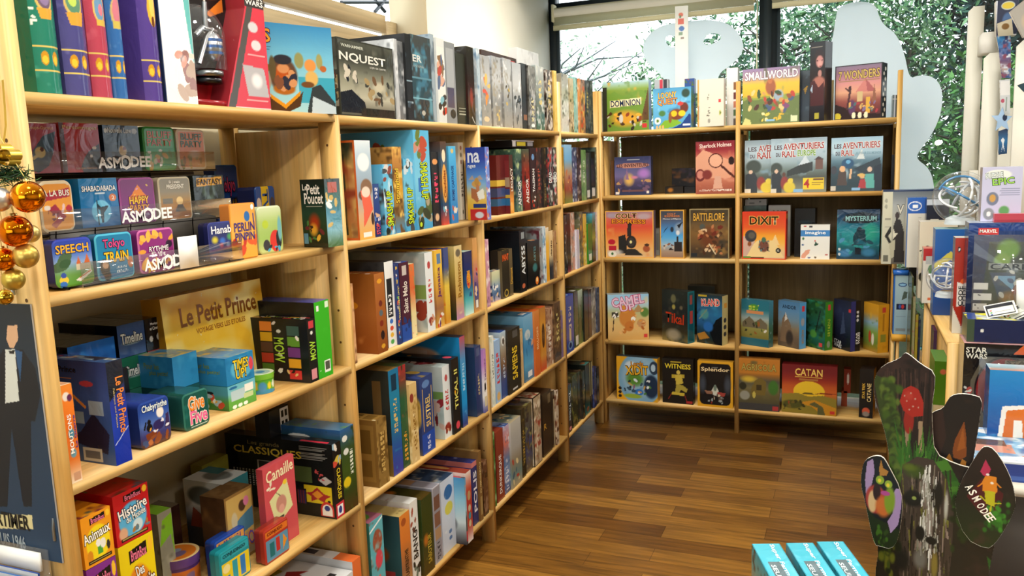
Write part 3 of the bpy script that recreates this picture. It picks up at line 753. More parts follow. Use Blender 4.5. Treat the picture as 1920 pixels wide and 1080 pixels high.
# bay 2, third shelf
row(3, 2, [
    (663, 670.5, 533, 'thin tan box', 'd8a878 c89060 5a3c28', {'d': .2}),
    (710, 728, 512, 'orange brown box with small round symbols', [('g', 'b06c34', 'a05c2c', '8a4a20'), ('e', .5, .9, .25, .03, 'e0a030'), ('e', .5, .62, .18, .04, '6c2c24'), ('e', .5, .5, .2, .04, '5a6870'), ('e', .5, .37, .2, .04, '7c2c20'), ('e', .55, .22, .2, .06, '2c1c1c'), ('e', .55, .08, .2, .03, 'd8a030')], {'cover': [('g', '8c5420', 'a4622c', '8a4a1c'), ('n', .05, .3, 'b87438'), ('e', .55, .6, .13, .05, 'd89020'), ('p', [(.02, .45), (.3, .42), (.6, .32), (.5, .3), (.1, .34)], 'b08c50'), ('e', .2, .5, .18, .05, 'c87850'), ('e', .15, .14, .13, .05, 'b8b0a4')], 'x': .0, 'd': .19, 'mid': 1}),
    (729, 745, 492, 'white box with black panel and coloured letters', [('f', 'eceeee'), ('r', .15, .35, .75, .8, '25272b'), ('e', .5, .3, .2, .03, '3c70c8'), ('e', .5, .22, .2, .03, 'd8543c'), ('e', .5, .14, .2, .03, 'e8b840'), ('e', .5, .06, .2, .03, '58a858')], {'t': [T('CONCEPT', .3, .38, .62, .62, 'f0f0f0')], 'cover': '3a3c3e 2c2e30', 'd': .24}),
    (745.5, 755, 494, 'blue box with yellow handwriting and coloured dots', [('f', '2c3c74'), ('s', 16, .0, .02, .35, .95, .006, '58b868', 'd85c48', '4c90d8', 'e8c040', 'f0f0f0')], {'t': [T('Cardline', .4, .3, .85, .72, 'e8d050')]}),
    (756, 773, 494, 'dark purple box with pale lettering and blue foot', [('f', '4c2434'), ('r', 0, 0, 1, .22, '2850a8'), ('r', .3, .84, .75, .96, 'c8bcb8'), ('n', .03, .2, '5c2c3c'), ('s', 4, .2, .05, .8, .32, .012, 'e0e0e0', '203878')], {'t': [T('Saint Malo', .25, .36, .75, .76, 'e8dcd4')], 'd': .25}),
    (774, 783, 496, 'thin orange and cream box', [('g', 'e07840', 'd86c3c', 'e8d8a0', 'f0e0b0'), ('n', .02, .3, '68a878', 'd8503c')], {'d': .2}),
    (803, 817, 473, 'big white box with red lettering', [('f', 'e6ebee'), ('e', .5, .84, .2, .05, 'b84848'), ('e', .5, .14, .4, .05, '9a3c34', .6), ('s', 5, .2, .08, .9, .2, .01, '8a3428', 'd8a080')], {'t': [T('ONDERN', .3, .36, .72, .66, 'c83c3c', 90, 'a0d0d8')], 'cover': [('g', 'a8b4b0', 'a8bcc0', 'b8c4c0'), ('n', .06, .4, '8ca0a0', 'c4ccc4'), ('r', .75, .42, 1, .6, '7a9850'), ('s', 12, .7, .2, 1, .4, .02, '8a3c2c', '5c2c24', 'b8a890')], 'mid': 1, 'd': .3}),
    (821, 834, 470, 'yellow box with purple lettering', [('g', 'e8b840', 'e8c048', 'd8a040', 'a06c48', 'e0b048'), ('r', .3, .82, .8, .95, '5c80a8'), ('s', 6, .1, .02, .9, .2, .012, 'e8e0d8', 'c84c34', '6a3c6c')], {'t': [T('Jamaica', .25, .38, .75, .78, '6a3468')]}),
    (837.5, 846, 465, 'blue topped box with a yellow foot', [('g', '3c4c84', '40508c', 'e8c850', 'e0b840', 'd09030'), ('n', .02, .25, 'd86c40', 'f0e0a0')]),
    (857, 871, 462, 'golden box with ochre lettering', [('g', 'e0cc94', 'd8bc74', 'd0a858', 'c08cb8'), ('e', .5, .9, .35, .06, '6c6454', .5), ('n', .03, .3, 'b88840', 'e8d8a8')], {'t': [T('Robinson', .3, .3, .75, .78, '9a6a20')], 'cover': [('g', 'c8b478', 'b09848', '6a4a20', '24301c')], 'd': .25}),
    (874, 889, 473, 'navy box with orange and teal picture', [('g', '202c5c', '1c2c68', '205080', '50b0b8', 'd0f0e8'), ('e', .5, .55, .25, .14, 'e88c34'), ('s', 6, .3, .3, .9, .6, .01, 'c83c34', 'f0c040', '30508c')], {'t': [T('WARS', .3, .5, .65, .7, 'f0b030')]}),
    (889.5, 899, 447, 'tall orange box with a printed back', [('g', 'e0a868', 'd89c58', 'b8747c', '343c8c', 'e0a050'), ('s', 5, .2, .2, .8, .6, .012, 'c84038', 'e8c8a8', '3c3c78'), ('r', .3, .06, .8, .16, 'f0f0e8')], {'cover': [('f', 'c08c50'), ('r', .1, .8, .9, .82, '6c4420'), ('r', .1, .72, .9, .74, '6c4420')], 'd': .3, 'x': -.004}),
])
row(3, 3, [
    (912, 920.5, 450, 'thin pink box with a printed figure', 'c890a8 e8c8d8 8c5c80 f0e0e0', {'d': .24}),
    (924, 939, 510, 'small cream box with blue figures', [('g', 'e0e0b8', 'c8d0b0', '90a8c0', '4c6c98', 'b8a8c0'), ('s', 10, .1, .1, .9, .6, .012, '3c5480', 'e8c8a0', 'f0f0f0', '282c3c')], {'x': -.03, 'd': .03}),
    (940, 963, 471, 'dark brown box with orange lettering', [('f', '2e2a22'), ('r', .68, 0, 1, 1, '60543c'), ('e', .35, .1, .2, .08, 'b89c38'), ('e', .35, .1, .14, .055, '2e2a22'), ('n', .03, .2, '443c30')], {'t': [T('MANT', .05, .78, .62, .92, 'e86028', 0), T('Diamant', .75, .25, .95, .6, 'd8a840')], 'x': -.02, 'd': .05}),
    (977, 988.5, 433, 'big black box with white lettering', [('f', '15181b'), ('e', .5, .1, .25, .04, 'c86c48'), ('r', .3, .86, .8, .97, '8c9498')], {'t': [T('ABYSS', .25, .28, .8, .75, 'e8eef0')], 'cover': [('g', '15181c', '182028', '121416'), ('e', .5, .45, .35, .12, '24404c', .9)], 'd': .3}),
    (991, 1013, 455, 'black box with a teal flask drawing', [('f', '17191b'), ('e', .6, .42, .25, .12, '3c7c80', .8), ('e', .75, .12, .14, .09, 'e88030'), ('e', .75, .14, .07, .05, 'f8e0a0')], {'t': [T('ABYSS', .5, .55, .68, .88, '5a8c90')], 'd': .2}),
    (1014, 1019.5, 428, 'thin grey box with dark red lettering', '8c9498 5c2c34 c0c4c8', {'d': .2}),
    (1020, 1025.5, 425, 'narrow white and blue box', 'd8e4ec 7ca8c8 4c607c'),
    (1026, 1031, 427, 'narrow yellow box with a white top', [('g', 'e8e0d0', 'f0b838', 'f0b030', 'e0a030')]),
    (1032, 1038.5, 433, 'cream and navy box with black letters', [('g', 'f0d8a8', 'e8c890', 'e8d0a0', '2c3440', '2c3440')], {'t': [T('dado', .3, .48, .7, .8, '3c2c20')]}),
    (1039, 1045, 433, 'narrow brown box by the upright', 'a07c54 8c6844 c8b090'),
])
row(3, 4, [
    (1060.5, 1065, 404, 'black box with white specks', '24282a 9ca0a0 3c4044'),
    (1065.5, 1071, 402, 'plain black box with a red foot', [('g', '1e1e20', '1e1e20', '1e1e20', '1e1e20', '1c1c1c', '9c5058')]),
    (1072.5, 1079, 399, 'narrow salmon and grey box', 'c89078 a86c50 8c8c84 d8c8c0'),
    (1079.5, 1087.5, 432, 'white and lilac box', [('f', 'dcdcec'), ('r', .4, .0, .65, 1, 'b8b4d8'), ('n', .02, .2, '8c84b8')], {'d': .2}),
    (1089, 1094.5, 397, 'narrow olive and orange box', '6c6c50 d8a040 a8a098 4c4c40'),
    (1095, 1101, 402, 'yellow box with red figures', 'e0c050 c8a03c 9c4c2c f0e8b0'),
    (1102, 1111, 420, 'green box with a bar code label', [('f', '2c7c2c'), ('r', .15, .08, .85, .24, 'e0ece0'), ('n', .03, .2, '1c5c20')], {'d': .22}),
    (1112, 1117.5, 400, 'blue and green box with a black foot', [('g', '5cb0d8', '3c6c48', '8ca048', '1c2420', '1c2420'), ('n', .03, .3, '2c4c3c')], {'d': .25}),
    (1118, 1123.5, 398, 'narrow lilac and red box', 'b8bcd8 a8505c d8d4dc'),
])
# bay 2, fourth shelf
row(4, 2, [
    (712, 731, 790, 'small golden box with carved house drawing', [('f', '8a6c38'), ('n', .03, .45, 'a8884c', '5c4420'), ('r', .2, .4, .8, .8, '6c5026')], {'cover': [('f', '7c5c2c'), ('r', .08, .08, .92, .92, '8c6c34'), ('r', .15, .5, .45, .85, '5c4218'), ('r', .55, .5, .85, .85, '644a1e'), ('r', .15, .15, .85, .4, '6c5022'), ('r', .06, .03, .2, .12, 'c8b890')], 't': [T('LE DESERT', .35, .2, .7, .8, 'c8a860')], 'd': .14, 'x': -.004}),
    (739, 757, 692, 'large teal spined box with a dark cover', [('g', '1c70a0', '2080a8', '1c7898', '2050a0', '3c3ca0'), ('r', .25, .8, .75, .95, '10344c'), ('n', .03, .2, '2c98b8')], {'t': [T('AGORA', .35, .4, .7, .72, 'd8b868')], 'cover': [('g', '2b2f2a', '2a2e2b', '2c2f28'), ('r', .28, .35, .34, .9, '3c4038'), ('r', .55, .35, .62, .9, '3c4038'), ('r', .8, .3, .9, .9, '6c5430'), ('r', 0, 0, 1, .3, '7a6434')], 'd': .3, 'mid': 1}),
    (757.5, 770, 688, 'green box with red and orange lettering', [('g', 'a82c30', '2c5c3c', '345c38', '285034'), ('n', .03, .3, 'c8543c', '1c3c28')], {'t': [T('2500', .3, .06, .75, .35, 'e8a838')], 'd': .28}),
    (771, 788, 722, 'parchment coloured box with gold lettering', [('g', 'd8b87c', 'c8a868', 'd8bc84'), ('n', .03, .4, 'a88848', 'e8d4a0'), ('e', .3, .82, .25, .06, '8c3c30')], {'t': [T('Hermagor', .35, .15, .7, .7, '8c6428')], 'd': .2}),
    (794, 817, 711, 'blue box with gold frame and lettering', [('f', '2c4078'), ('r', 0, 0, 1, .27, '1c48a8'), ('r', .15, .3, .2, .85, 'c8a858'), ('r', .85, .3, .9, .85, 'c8a858'), ('e', .45, .9, .3, .05, '5c80b8'), ('n', .03, .2, '38508c')], {'t': [T('SUSTREL', .35, .34, .72, .75, 'd8bc70'), T('COLONIES', .4, .04, .65, .22, 'c8d4f0')], 'cover': [('f', '34447c'), ('e', .8, .55, .25, .25, 'c8a850', .4), ('n', .05, .3, '8c7848')], 'd': .12}),
    (835, 848, 689, 'tall white box with red lettering', [('f', 'dfe6ea'), ('e', .5, .83, .2, .05, 'b85050'), ('e', .5, .16, .4, .06, '9a3c34', .6), ('s', 5, .2, .08, .9, .2, .01, '8a3428', 'd8a080')], {'t': [T('ONDERN', .3, .38, .75, .68, 'c03c3c', 90, 'a8d4dc')], 'cover': [('g', 'b8c4c4', 'a4b8bc', 'b8c4c4'), ('r', .72, .55, 1, .66, '6c9050'), ('s', 12, .65, .1, 1, .5, .02, '8a2c34', '6c2428', 'c0a8a0'), ('n', .06, .3, '94a8a8')], 'd': .3}),
    (850, 865, 675, 'black box with big yellow lettering', [('f', '1c1c1e'), ('e', .6, .1, .3, .06, 'd84858', .4), ('e', .4, .55, .12, .03, 'e0a020')], {'t': [T('TIKAL II', .3, .32, .75, .85, 'd8d068')], 'd': .33}),
    (868.5, 878, 633, 'tall bright blue box with an orange edge', [('g', 'b85060', '4c90c8', '2098d8', '1c90d8', '3c3c80'), ('n', .03, .25, '78c0e8')], {'t': [T('OURAL', .35, .4, .7, .7, 'b8e0f4')], 'cover': [('g', '1c88c8', '2070a0', '182c48'), ('e', .45, .75, .32, .14, 'c8a088', .4), ('r', .2, .66, .55, .84, 'c8b0a0'), ('r', .32, .7, .44, .78, '202020')], 'd': .3}),
    (895, 906, 652, 'navy box with a small gold panel', [('g', '34406c', '2c3c74', '283468', '2c3c64'), ('r', .3, .86, .8, .97, '4c5c84'), ('n', .03, .2, '3c4c88')], {'t': [T('Himalaya', .35, .3, .65, .6, 'd0c088')], 'cover': [('f', '1f3c64'), ('r', .05, .6, .55, .8, 'b8a880'), ('n', .06, .25, '2c5078'), ('e', .5, .3, .2, .06, '7c9848')], 'd': .2}),
    (908, 920, 656, 'white and lilac box with a panda', [('g', 'b07cc0', 'c890d0', 'e8e4ec', 'f0f0f0', '5c5c9c'), ('e', .4, .4, .3, .08, '24242c'), ('e', .6, .3, .25, .06, 'f4f4f4'), ('r', .1, .1, .9, .25, 'd8cca8')], {'t': [T('Takenoko', .3, .5, .75, .85, '6c5080')]}),
])
row(4, 3, [
    (924, 930, 632, 'narrow white box', 'e4e8e0 c8d4c8', {'t': [T('Olala', .3, .4, .8, .75, '8c948c')]}),
    (931, 941, 640, 'light blue box with red lettering', [('f', '98b8e0'), ('e', .5, .1, .35, .08, 'd8b070', .5), ('n', .02, .2, 'c8d8f0')], {'t': [T('Dix Road', .3, .3, .8, .8, 'c83840')]}),
    (942, 952, 624, 'blue and tan box with a dog head', [('g', 'b8d0e4', 'a09888', '7c5c44', '3c4c84', '2c4c90'), ('e', .5, .86, .35, .08, 'e8ecec', .5), ('e', .55, .85, .2, .05, '504840')], {'t': [T('BIRDS', .35, .3, .7, .6, 'b8c8e0')]}),
    (955, 978, 622, 'thick black box with big yellow lettering', [('f', '22211f'), ('r', .4, .86, .8, .97, '4c4c4c'), ('r', .3, .04, .7, .07, 'c8c8c8')], {'t': [T('SAPIENS', .3, .2, .72, .72, 'e8c430', 90)], 'cover': '34302a 28241f', 'd': .3}),
    (979, 983, 618, 'thin tan ridged box', 'c8a878 8c6c44 e0c8a0', {'d': .2}),
    (985, 1002, 594, 'tall sky blue box with a swimming figure', [('g', '80b4d8', '5ca0cc', '3c88c0', '58a4d0', '3c6c94'), ('e', .4, .7, .3, .08, 'c0d0d8'), ('s', 8, .2, .3, .9, .7, .014, '2c6c9c', '8cb8d0', 'c8a080'), ('r', .35, .05, .8, .14, 'e8ecf0')], {'d': .32}),
    (1003.5, 1014, 584, 'tall bright orange box', [('g', 'd88c48', 'd07030', 'd46c2c', 'c85c28')], {'t': [T('BRUGES', .35, .4, .7, .75, 'f0c890')], 'd': .33}),
    (1016, 1025.5, 578, 'orange yellow box with dark oval', [('g', 'b87c3c', 'd89838', 'd08828', 'd09038', 'c84828'), ('e', .5, .55, .3, .2, '4c2c10')], {'d': .3}),
    (1027, 1038, 581, 'brown box with white lettering', 'b08c70 8c5c44 d8c4b0 6c3c2c', {'t': [T('Imperial', .3, .25, .7, .7, 'e8dcd0')]}),
    (1039.5, 1053, 570, 'dark brown box with a pale title', 'g'.replace('g', '5c4430 3c2c20 8c6c48'), {'t': [T('TROYES', .35, .35, .75, .82, 'c8bc78')], 'd': .33}),
    (1053.5, 1058, 584, 'narrow purple box by the upright', '6c5c94 54488c 8c8c5c'),
])
row(4, 4, [
    (1063.5, 1077, 557, 'blue box with cream title', [('f', '34489c'), ('e', .5, .12, .3, .08, '7ca0c8'), ('e', .5, .12, .18, .05, '1c2c5c'), ('r', .38, .2, .62, .42, 'c8b890')], {'t': [T('PANDEMIE', .35, .42, .68, .8, 'd8d0b8')]}),
    (1079, 1085.5, 547, 'dark olive box with a bar code label', [('g', '4c4438', '5c6444', '3c4c30'), ('r', .2, .04, .9, .2, 'dcdcd4'), ('n', .02, .3, '8c8c5c')], {'d': .2}),
    (1086.5, 1094, 545, 'green box with a pale upper corner', [('g', 'c8d8c8', '5c7454', '3c4c30', '6c7c40'), ('n', .02, .3, '2c3424')], {'d': .22}),
    (1095.5, 1104, 546, 'plain black box', '1c1e1c 2c2e2c', {'d': .25}),
    (1105, 1110, 544, 'dark red brown box', '4c3430 6c3c34 2c2422'),
    (1111, 1118, 541, 'grey box with mottled figures', '8c8478 5c5450 c8c0b4'),
    (1120, 1125, 540, 'dark slate box at the corner', '4c5468 343c50 6c7488'),
])
# bay 2, lowest shelf
row(5, 2, [
    (704, 728, 982, 'teal box with a pink and brown toy picture', [('f', '5cb0c0'), ('e', .55, .78, .38, .12, '9c5440', .3), ('e', .6, .6, .3, .1, 'd84858', .4), ('n', .03, .3, '7c4c3c', '8cd0d8'), ('l', 0, .9, 1, .98, .006, 'e8f4f8')], {'cover': [('g', '3c7c70', '34706c', '2c504c'), ('r', .2, .5, .7, .7, 'c8c8b0')], 'top': [('f', '8c5468'), ('e', .4, .5, .35, .3, '4c7c34')], 'd': .1, 't': [T('ON', .35, .3, .65, .45, 'd86c58')]}),
    (757, 775, 970, 'orange spined box with a teal cover', [('g', 'e08838', 'd87c34', '9c6844', 'c89c60'), ('e', .4, .9, .25, .05, 'a85428')], {'cover': [('g', '2c4850', '34565a', '2c4448'), ('e', .55, .5, .3, .16, '8c4424', .3), ('e', .6, .28, .2, .1, '3c2420', .4), ('r', .6, .15, .9, .3, '9c3434')], 'top': [('f', 'b8a468'), ('n', .03, .3, '5c4c2c')], 't': [T('DAS LABYRINTHE', .35, .1, .7, .55, '3c2c1c')], 'd': .26}),
    (776, 790, 945, 'white box with heavy black lettering', [('f', 'e4e6e4'), ('s', 6, .1, .65, .9, .9, .012, '5c3c34', 'a85848', '242424'), ('s', 6, .1, .03, .9, .25, .014, '282c28', '6c7c70')], {'t': [T('BANG', .2, .3, .8, .64, '1c1c1c')], 'top': [('f', 'd8dcdc'), ('n', .04, .3, '2c2c30', '8c4c44')], 'd': .28}),
    (797, 816, 938, 'dark green box with gold lettering', [('g', '34401c', '2c3c14', '3c401c', '4c3c18'), ('e', .3, .45, .3, .1, 'b86c24', .9), ('n', .03, .25, '586028')], {'t': [T('SABOTEUR', .4, .12, .75, .5, 'b8a038')], 'd': .3}),
    (818, 831, 917, 'grey box with small brown pictures', [('f', '8c8c98'), ('r', .1, .7, .9, .88, '6c4c40'), ('r', .1, .48, .9, .66, '7c5848'), ('r', .1, .3, .9, .45, 'a88868'), ('b', 'b8b8c4', .003)], {'t': [T('MONDO', .3, .04, .75, .26, '3c3c44')], 'd': .3}),
    (832, 856, 906, 'white box with a blue and yellow boat', [('f', 'c8d4e8'), ('e', .55, .8, .32, .1, '2c5c9c'), ('e', .55, .58, .3, .09, 'd0c838'), ('e', .6, .25, .12, .03, '5c7cb0'), ('e', .6, .16, .12, .03, '5c7cb0'), ('n', .03, .2, 'e8eef4')], {'top': [('f', '2c405c'), ('n', .04, .4, '7c8c9c', 'b8a890')], 'd': .3}),
    (858, 872, 897, 'sky blue box with a dark figure', [('g', '4c94c8', '8cc4e0', 'c8d8dc', '34343c'), ('e', .5, .3, .4, .22, '2c3038', .3), ('r', .2, .05, .8, .2, 'b83040')], {'t': [T('S', .15, .74, .6, .9, 'c89850', 0)], 'd': .3, 'x': .03}),
    (874, 888, 888, 'red and white box with round coin pictures', [('g', 'e8e0dc', 'b84838', 'a83830', 'b04034', 'e8e4e4'), ('e', .5, .66, .3, .07, 'b89868'), ('e', .5, .48, .25, .05, 'c8b898'), ('e', .5, .37, .25, .05, '3c8c9c'), ('e', .5, .26, .25, .05, 'c8b898')], {'top': [('f', '8c3c30'), ('e', .6, .5, .25, .25, 'c89858')], 'd': .3, 'x': .03}),
    (889, 898, 869, 'navy box with huge white lettering', [('f', '2c3470'), ('r', 0, .92, 1, 1, 'c87878')], {'t': [T('POLIS', .2, .2, .85, .85, 'e4e8f4')], 'd': .28, 'top': [('f', '28306c'), ('n', .03, .3, 'c8d0f0')]}),
    (899, 907, 848, 'tall brown box with pale lettering', [('f', '7c5c34'), ('r', .2, .08, .85, .35, 'a08858')], {'t': [T('Mexica nova', .35, .4, .7, .85, 'd8c890')], 'd': .3}),
    (909, 917, 868, 'dark brown box by the upright', '5c3c28 3c2818 8c6c54', {'d': .25}),
])
row(5, 3, [
    (928, 932, 812, 'thin green box', '3c6c2c 2c4c24 8cac78', {'d': .2}),
    (934, 947, 812, 'dark red box with white lettering', [('g', '8c3c2c', '7c3024', '843828')], {'t': [T('DUNKERQUE', .3, .1, .7, .65, 'f0e8e0')], 'd': .22}),
    (948, 958, 802, 'blue and pink box with pale lettering', [('g', 'b8a8c8', 'd87868', '5c78a8', '8ca0c8', '38508c'), ('n', .03, .35, 'd8d8e8', '3c4470')], {'t': [T('QUATTRO', .25, .05, .75, .4, 'dfe4f0')], 'd': .25}),
    (960, 980, 794, 'pale grey box above a boat picture', [('g', 'c0c0b8', 'b0b0ac', 'a8a8a4', '8c8470', '6c8480', 'b0a080'), ('s', 8, .1, .05, .9, .4, .012, '3c5c70', 'a84c3c', 'd8c898')], {'d': .26}),
    (981.5, 987, 768, 'dark box with gold lettering', '3c3424 2c281c 6c5c2c', {'t': [T('Bombay', .3, .2, .8, .7, 'a88c38')], 'd': .28}),
    (988, 1000, 762, 'brown and blue battle box', [('g', '6c6038', '4c4c50', '3c4470', '6c5c40'), ('n', .03, .4, '8c8c50', '343034', '5c4c34')], {'d': .3}),
    (1003, 1017, 747, 'cream and red box in a black frame', [('f', 'b8a488'), ('n', .03, .45, '9c4c3c', '8c7c64', 'e0d4bc'), ('b', '2c241c', .004)], {'d': .3}),
    (1020, 1036, 741, 'wide dark brown box with one gold letter', [('f', '34281e'), ('n', .04, .3, '44342a', '261c14'), ('r', .6, .8, .9, .95, '6c5c44')], {'t': [T('R', .1, .42, .4, .52, 'b88c38', 0)], 'd': .32}),
    (1037, 1042, 735, 'dark box with a thin cream edge', [('f', '3c3024'), ('r', .6, 0, .85, .85, 'c0b090')], {'d': .3}),
    (1043.5, 1049, 734, 'white and rust coloured box', 'c8b8a0 8c4c2c e0d4c8 5c3c2c', {'d': .26}),
])
row(5, 4, [
    (1064, 1073, 724, 'grey box with white lettering down its spine', [('g', '3c4444', '38424a', '3c3834', '4c3834'), ('e', .6, .08, .3, .04, 'd88c8c')], {'t': [T('The Tribes', .35, .25, .75, .85, 'c8d4d8', -90)], 'd': .25}),
    (1075, 1084, 706, 'dark olive box with yellow flecks', '3c3c28 6c6c34 2c2c20 8c7c48', {'d': .25}),
    (1085, 1091, 699, 'dark brown mottled box', '342c24 5c4c3c 2c4038', {'d': .25}),
    (1092, 1098, 697, 'narrow dark box with tan flecks', '28241e 8c6c3c 3c4030', {'d': .25}),
    (1099, 1107, 685, 'black box with a teal foot', [('g', '1c201c', '1e2420', '242c28', '3c7c78'), ('e', .5, .1, .3, .05, '8c5c40')], {'d': .28}),
    (1108, 1112, 680, 'black box with a pale yellow edge', [('f', '24241c'), ('r', .5, .3, 1, 1, 'a8a070')], {'d': .2}),
    (1114, 1119, 690, 'navy blue box', '2c3460 1c2448 4c5484', {'d': .25}),
    (1120, 1124, 690, 'black box at the dark corner', '1e1e20 4c4c54', {'d': .25}),
])
# things lying on or behind the rows
def lying(label, x0, x1, y0, y1, z0, t, front, top, row_, m=None, yaw=0, left=None):
    return game(label, y1 - y0, x1 - x0, t, (x1, (y0 + y1) / 2, z0), math.pi / 2 + yaw, front, left or front, None, top, mat=m, group=None)
lying('large dark box with a yellow band lying behind the spines of the second shelf', -.385, -.285, .12, .62, 1.3035, .285, [('f', '1c1a18'), ('r', 0, .45, 1, .6, 'e0a828'), ('n', .06, .35, '3c3018', '2c5c8c'), ('e', .25, .3, .1, .3, '4c78b0'), ('e', .38, .25, .08, .25, 'd8d4d0')], '1c1a18 a88c28', 2)
def back(label, pl, pr, pt, x, d, z, ops, top=None, **k):
    y0, y1 = ypx(pl, x, z + .2), ypx(pr, x, z + .2)
    return game(label, y1 - y0, d, zpy(pt, x, y0) - z, (x, (y0 + y1) / 2, z), HP_, ops, None, None, top, **k)
HP_ = math.pi / 2
back('tall dark brown box with a small red logo behind the silver boxes', 905, 970, 92, -.3, .06, ZS[1] + .0005, [('f', '3c241c'), ('n', .06, .3, '4c2c22'), ('r', .82, .8, .95, .96, 'b83838'), ('r', .52, .83, .78, .92, '9c8c80')])
back('white wrapped packet behind the silver boxes of the third bay', 972, 1012, 88, -.3, .05, ZS[1] + .0005, [('f', 'dfe0e4'), ('n', .05, .4, 'f0f0f4', 'c8c8cc')], mat=WRAP)
zk = zpy(278, -.02, ypx(960, -.02, 1.6)) + .004
y0, y1 = ypx(960, -.02, zk), ypx(1001, -.02, zk)
game('flat dark box with yellow lettering laid across the black spined games', y1 - y0, .2, min(.03, 1.6315 - zk), (-.02, (y0 + y1) / 2, zk), HP_, [('f', '1c1c1e'), ('r', 0, .85, 1, 1, 'b0a8b0'), ('r', .03, .1, .16, .85, 'b8b4b8'), ('r', .22, .2, .6, .75, 'b8a830'), ('r', .7, .2, .95, .75, '8c8890')], None, None, '2c2c2c')
# ---------------------------------------------------------------- nearest bay of the left wall
HP = math.pi / 2
def quadx(x, TL, TR, BR, BL):
    P = [onx(*q, x) for q in (TL, TR, BR, BL)]
    return ((P[0][1] + P[3][1]) / 2, (P[1][1] + P[2][1]) / 2, (P[2][2] + P[3][2]) / 2, (P[0][2] + P[1][2]) / 2)
def fbox(label, x, q, d, front, z0=None, **k):
    y0, y1, a, b = quadx(x, *q)
    if z0 is not None: a = z0
    return game(label, y1 - y0, d, b - a, (x, (y0 + y1) / 2, a), HP, front, **k)
def rgrid(w, h, r, n):
    """square grid pulled in to a rounded rectangle; returns U,V,X,Z"""
    nu, nv = n
    U, V = np.meshgrid(np.linspace(0, 1, nu + 1), np.linspace(0, 1, nv + 1))
    X, Z = (U - .5) * w, (V - .5) * h
    cx, cz = np.clip(X, -w / 2 + r, w / 2 - r), np.clip(Z, -h / 2 + r, h / 2 - r)
    dx, dz = X - cx, Z - cz
    m = np.maximum(np.abs(dx), np.abs(dz)); l = np.hypot(dx, dz)
    k = np.where(l > 0, m / np.maximum(l, 1e-9), 1)
    return U, V, cx + dx * k, cz + dz * k
def tin(label, w, d, h, loc, yaw, front, rim, side=None, r=.011, group=None, lean=0, mat=None, name='game_tin', cat='game tin', lid=.45):
    _seed[0] += 7; sd = _seed[0]
    e = empty(name, loc, (-lean, 0, yaw)); tag(e, label, cat, group)
    st = max(.0014, np.linalg.norm(np.array(loc) - C) / F * 1.1)
    n = (int(w / st), int(h / st))
    def shell(ops, yf, yb, grow, nm, flat):
        g = G()
        U, V, X, Z = rgrid(w + grow, h + grow, r, n)
        P = np.stack([X, np.full_like(X, yf), Z + h / 2 + 0], -1)
        if ops is not None:
            edge = np.minimum(np.minimum(U, 1 - U) * w, np.minimum(V, 1 - V) * h)
            P[..., 1] = yf + np.where(edge < .002, .0015, 0)
            A, tx = paint(ops, U, V, w, h, sd)
        else:
            A, tx = np.tile(lin(hx(flat)), U.shape + (1,)), []
        g.grid(P, A)
        for t in tx: g.text((-w / 2, yf, 0), (w, 0, 0), (0, 0, h), (0, -1, 0), *t)
        i = [(0, j) for j in range(n[0])] + [(j, n[0]) for j in range(n[1])] + [(n[1], j) for j in range(n[0], 0, -1)] + [(j, 0) for j in range(n[1], 0, -1)]
        rim_ = np.array([P[a] for a in i] + [P[0, 0]])
        b = rim_.copy(); b[:, 1] = yb
        g.grid(np.stack([rim_, b]), lin(hx(flat)))
        g.add(b[:-1], [np.arange(len(b) - 1)[None]], lin(hx(flat)))
        return g.build(nm, mat or TIN, e)
    shell(front, 0, d * lid, 0, 'lid', rim)
    shell(None, d * lid + .0006, d, -.002, 'tin_body', side or rim)
    return e
def ftin(label, x, q, d, front, rim, z0=None, **k):
    y0, y1, a, b = quadx(x, *q)
    if z0 is not None: a = z0
    return tin(label, y1 - y0, d, b - a, (x, (y0 + y1) / 2, a), HP, front, rim, **k)
def tt(s, x0, y0, x1, y1, c, rot=0, out=None): return ('t', s, x0, y0, x1, y1, c, rot, out)

# --- top shelf
z1 = ZS[1] + .0005
def booky(label, pl, pr, c, c2, scene, x=-.012):
    y0, y1 = ypx(pl, x, z1), ypx(pr, x, z1)
    o = [('f', c), ('n', .02, .3, c2), ('r', 0, .105, 1, .112, 'd8c068'), ('r', 0, .215, 1, .222, 'd8c068'), ('e', .3, .165, .13, .035, 'c89028'), ('e', .3, .158, .09, .02, 'f0c040'), ('e', .68, .165, .13, .035, 'c89028'), ('e', .68, .158, .09, .02, 'f0c040'), ('r', 0, .62, 1, .626, 'd8c068'), ('r', 0, .84, 1, .848, 'd8c068')] + scene
    return game(label, y1 - y0 - .002, .22, .36, (x, (y0 + y1) / 2, z1), HP, o, c, None, c, bulge=.012, mat=WRAP, name='book_shaped_game_box', group='book shaped games on the top shelf')
ypx_ = lambda p: ypx(p, -.012, z1)
ME = [('e', .5, .45, .34, .075, 'd8b868'), ('e', .5, .455, .28, .062, '6c5a70'), ('p', [(.2, .4), (.8, .4), (.7, .35), (.3, .35)], 'd8a040')]
game('cream box with coloured dots at the left end of the top shelf', .034, .1, .36, (-.05, -.906, z1), HP, [('f', 'c8b070'), ('s', 26, .05, .05, .95, .95, .006, '5c3c24', 'd8a830', '3c4c2c', '6c3060')], mat=CARD)
booky('green book shaped game box, first of the rounded spines', 70, 119, '2a7c68', '4c9c88', ME + [('e', .5, .46, .22, .05, '8c78a0'), ('s', 12, .02, .3, .15, .95, .003, 'e8f4e8')])
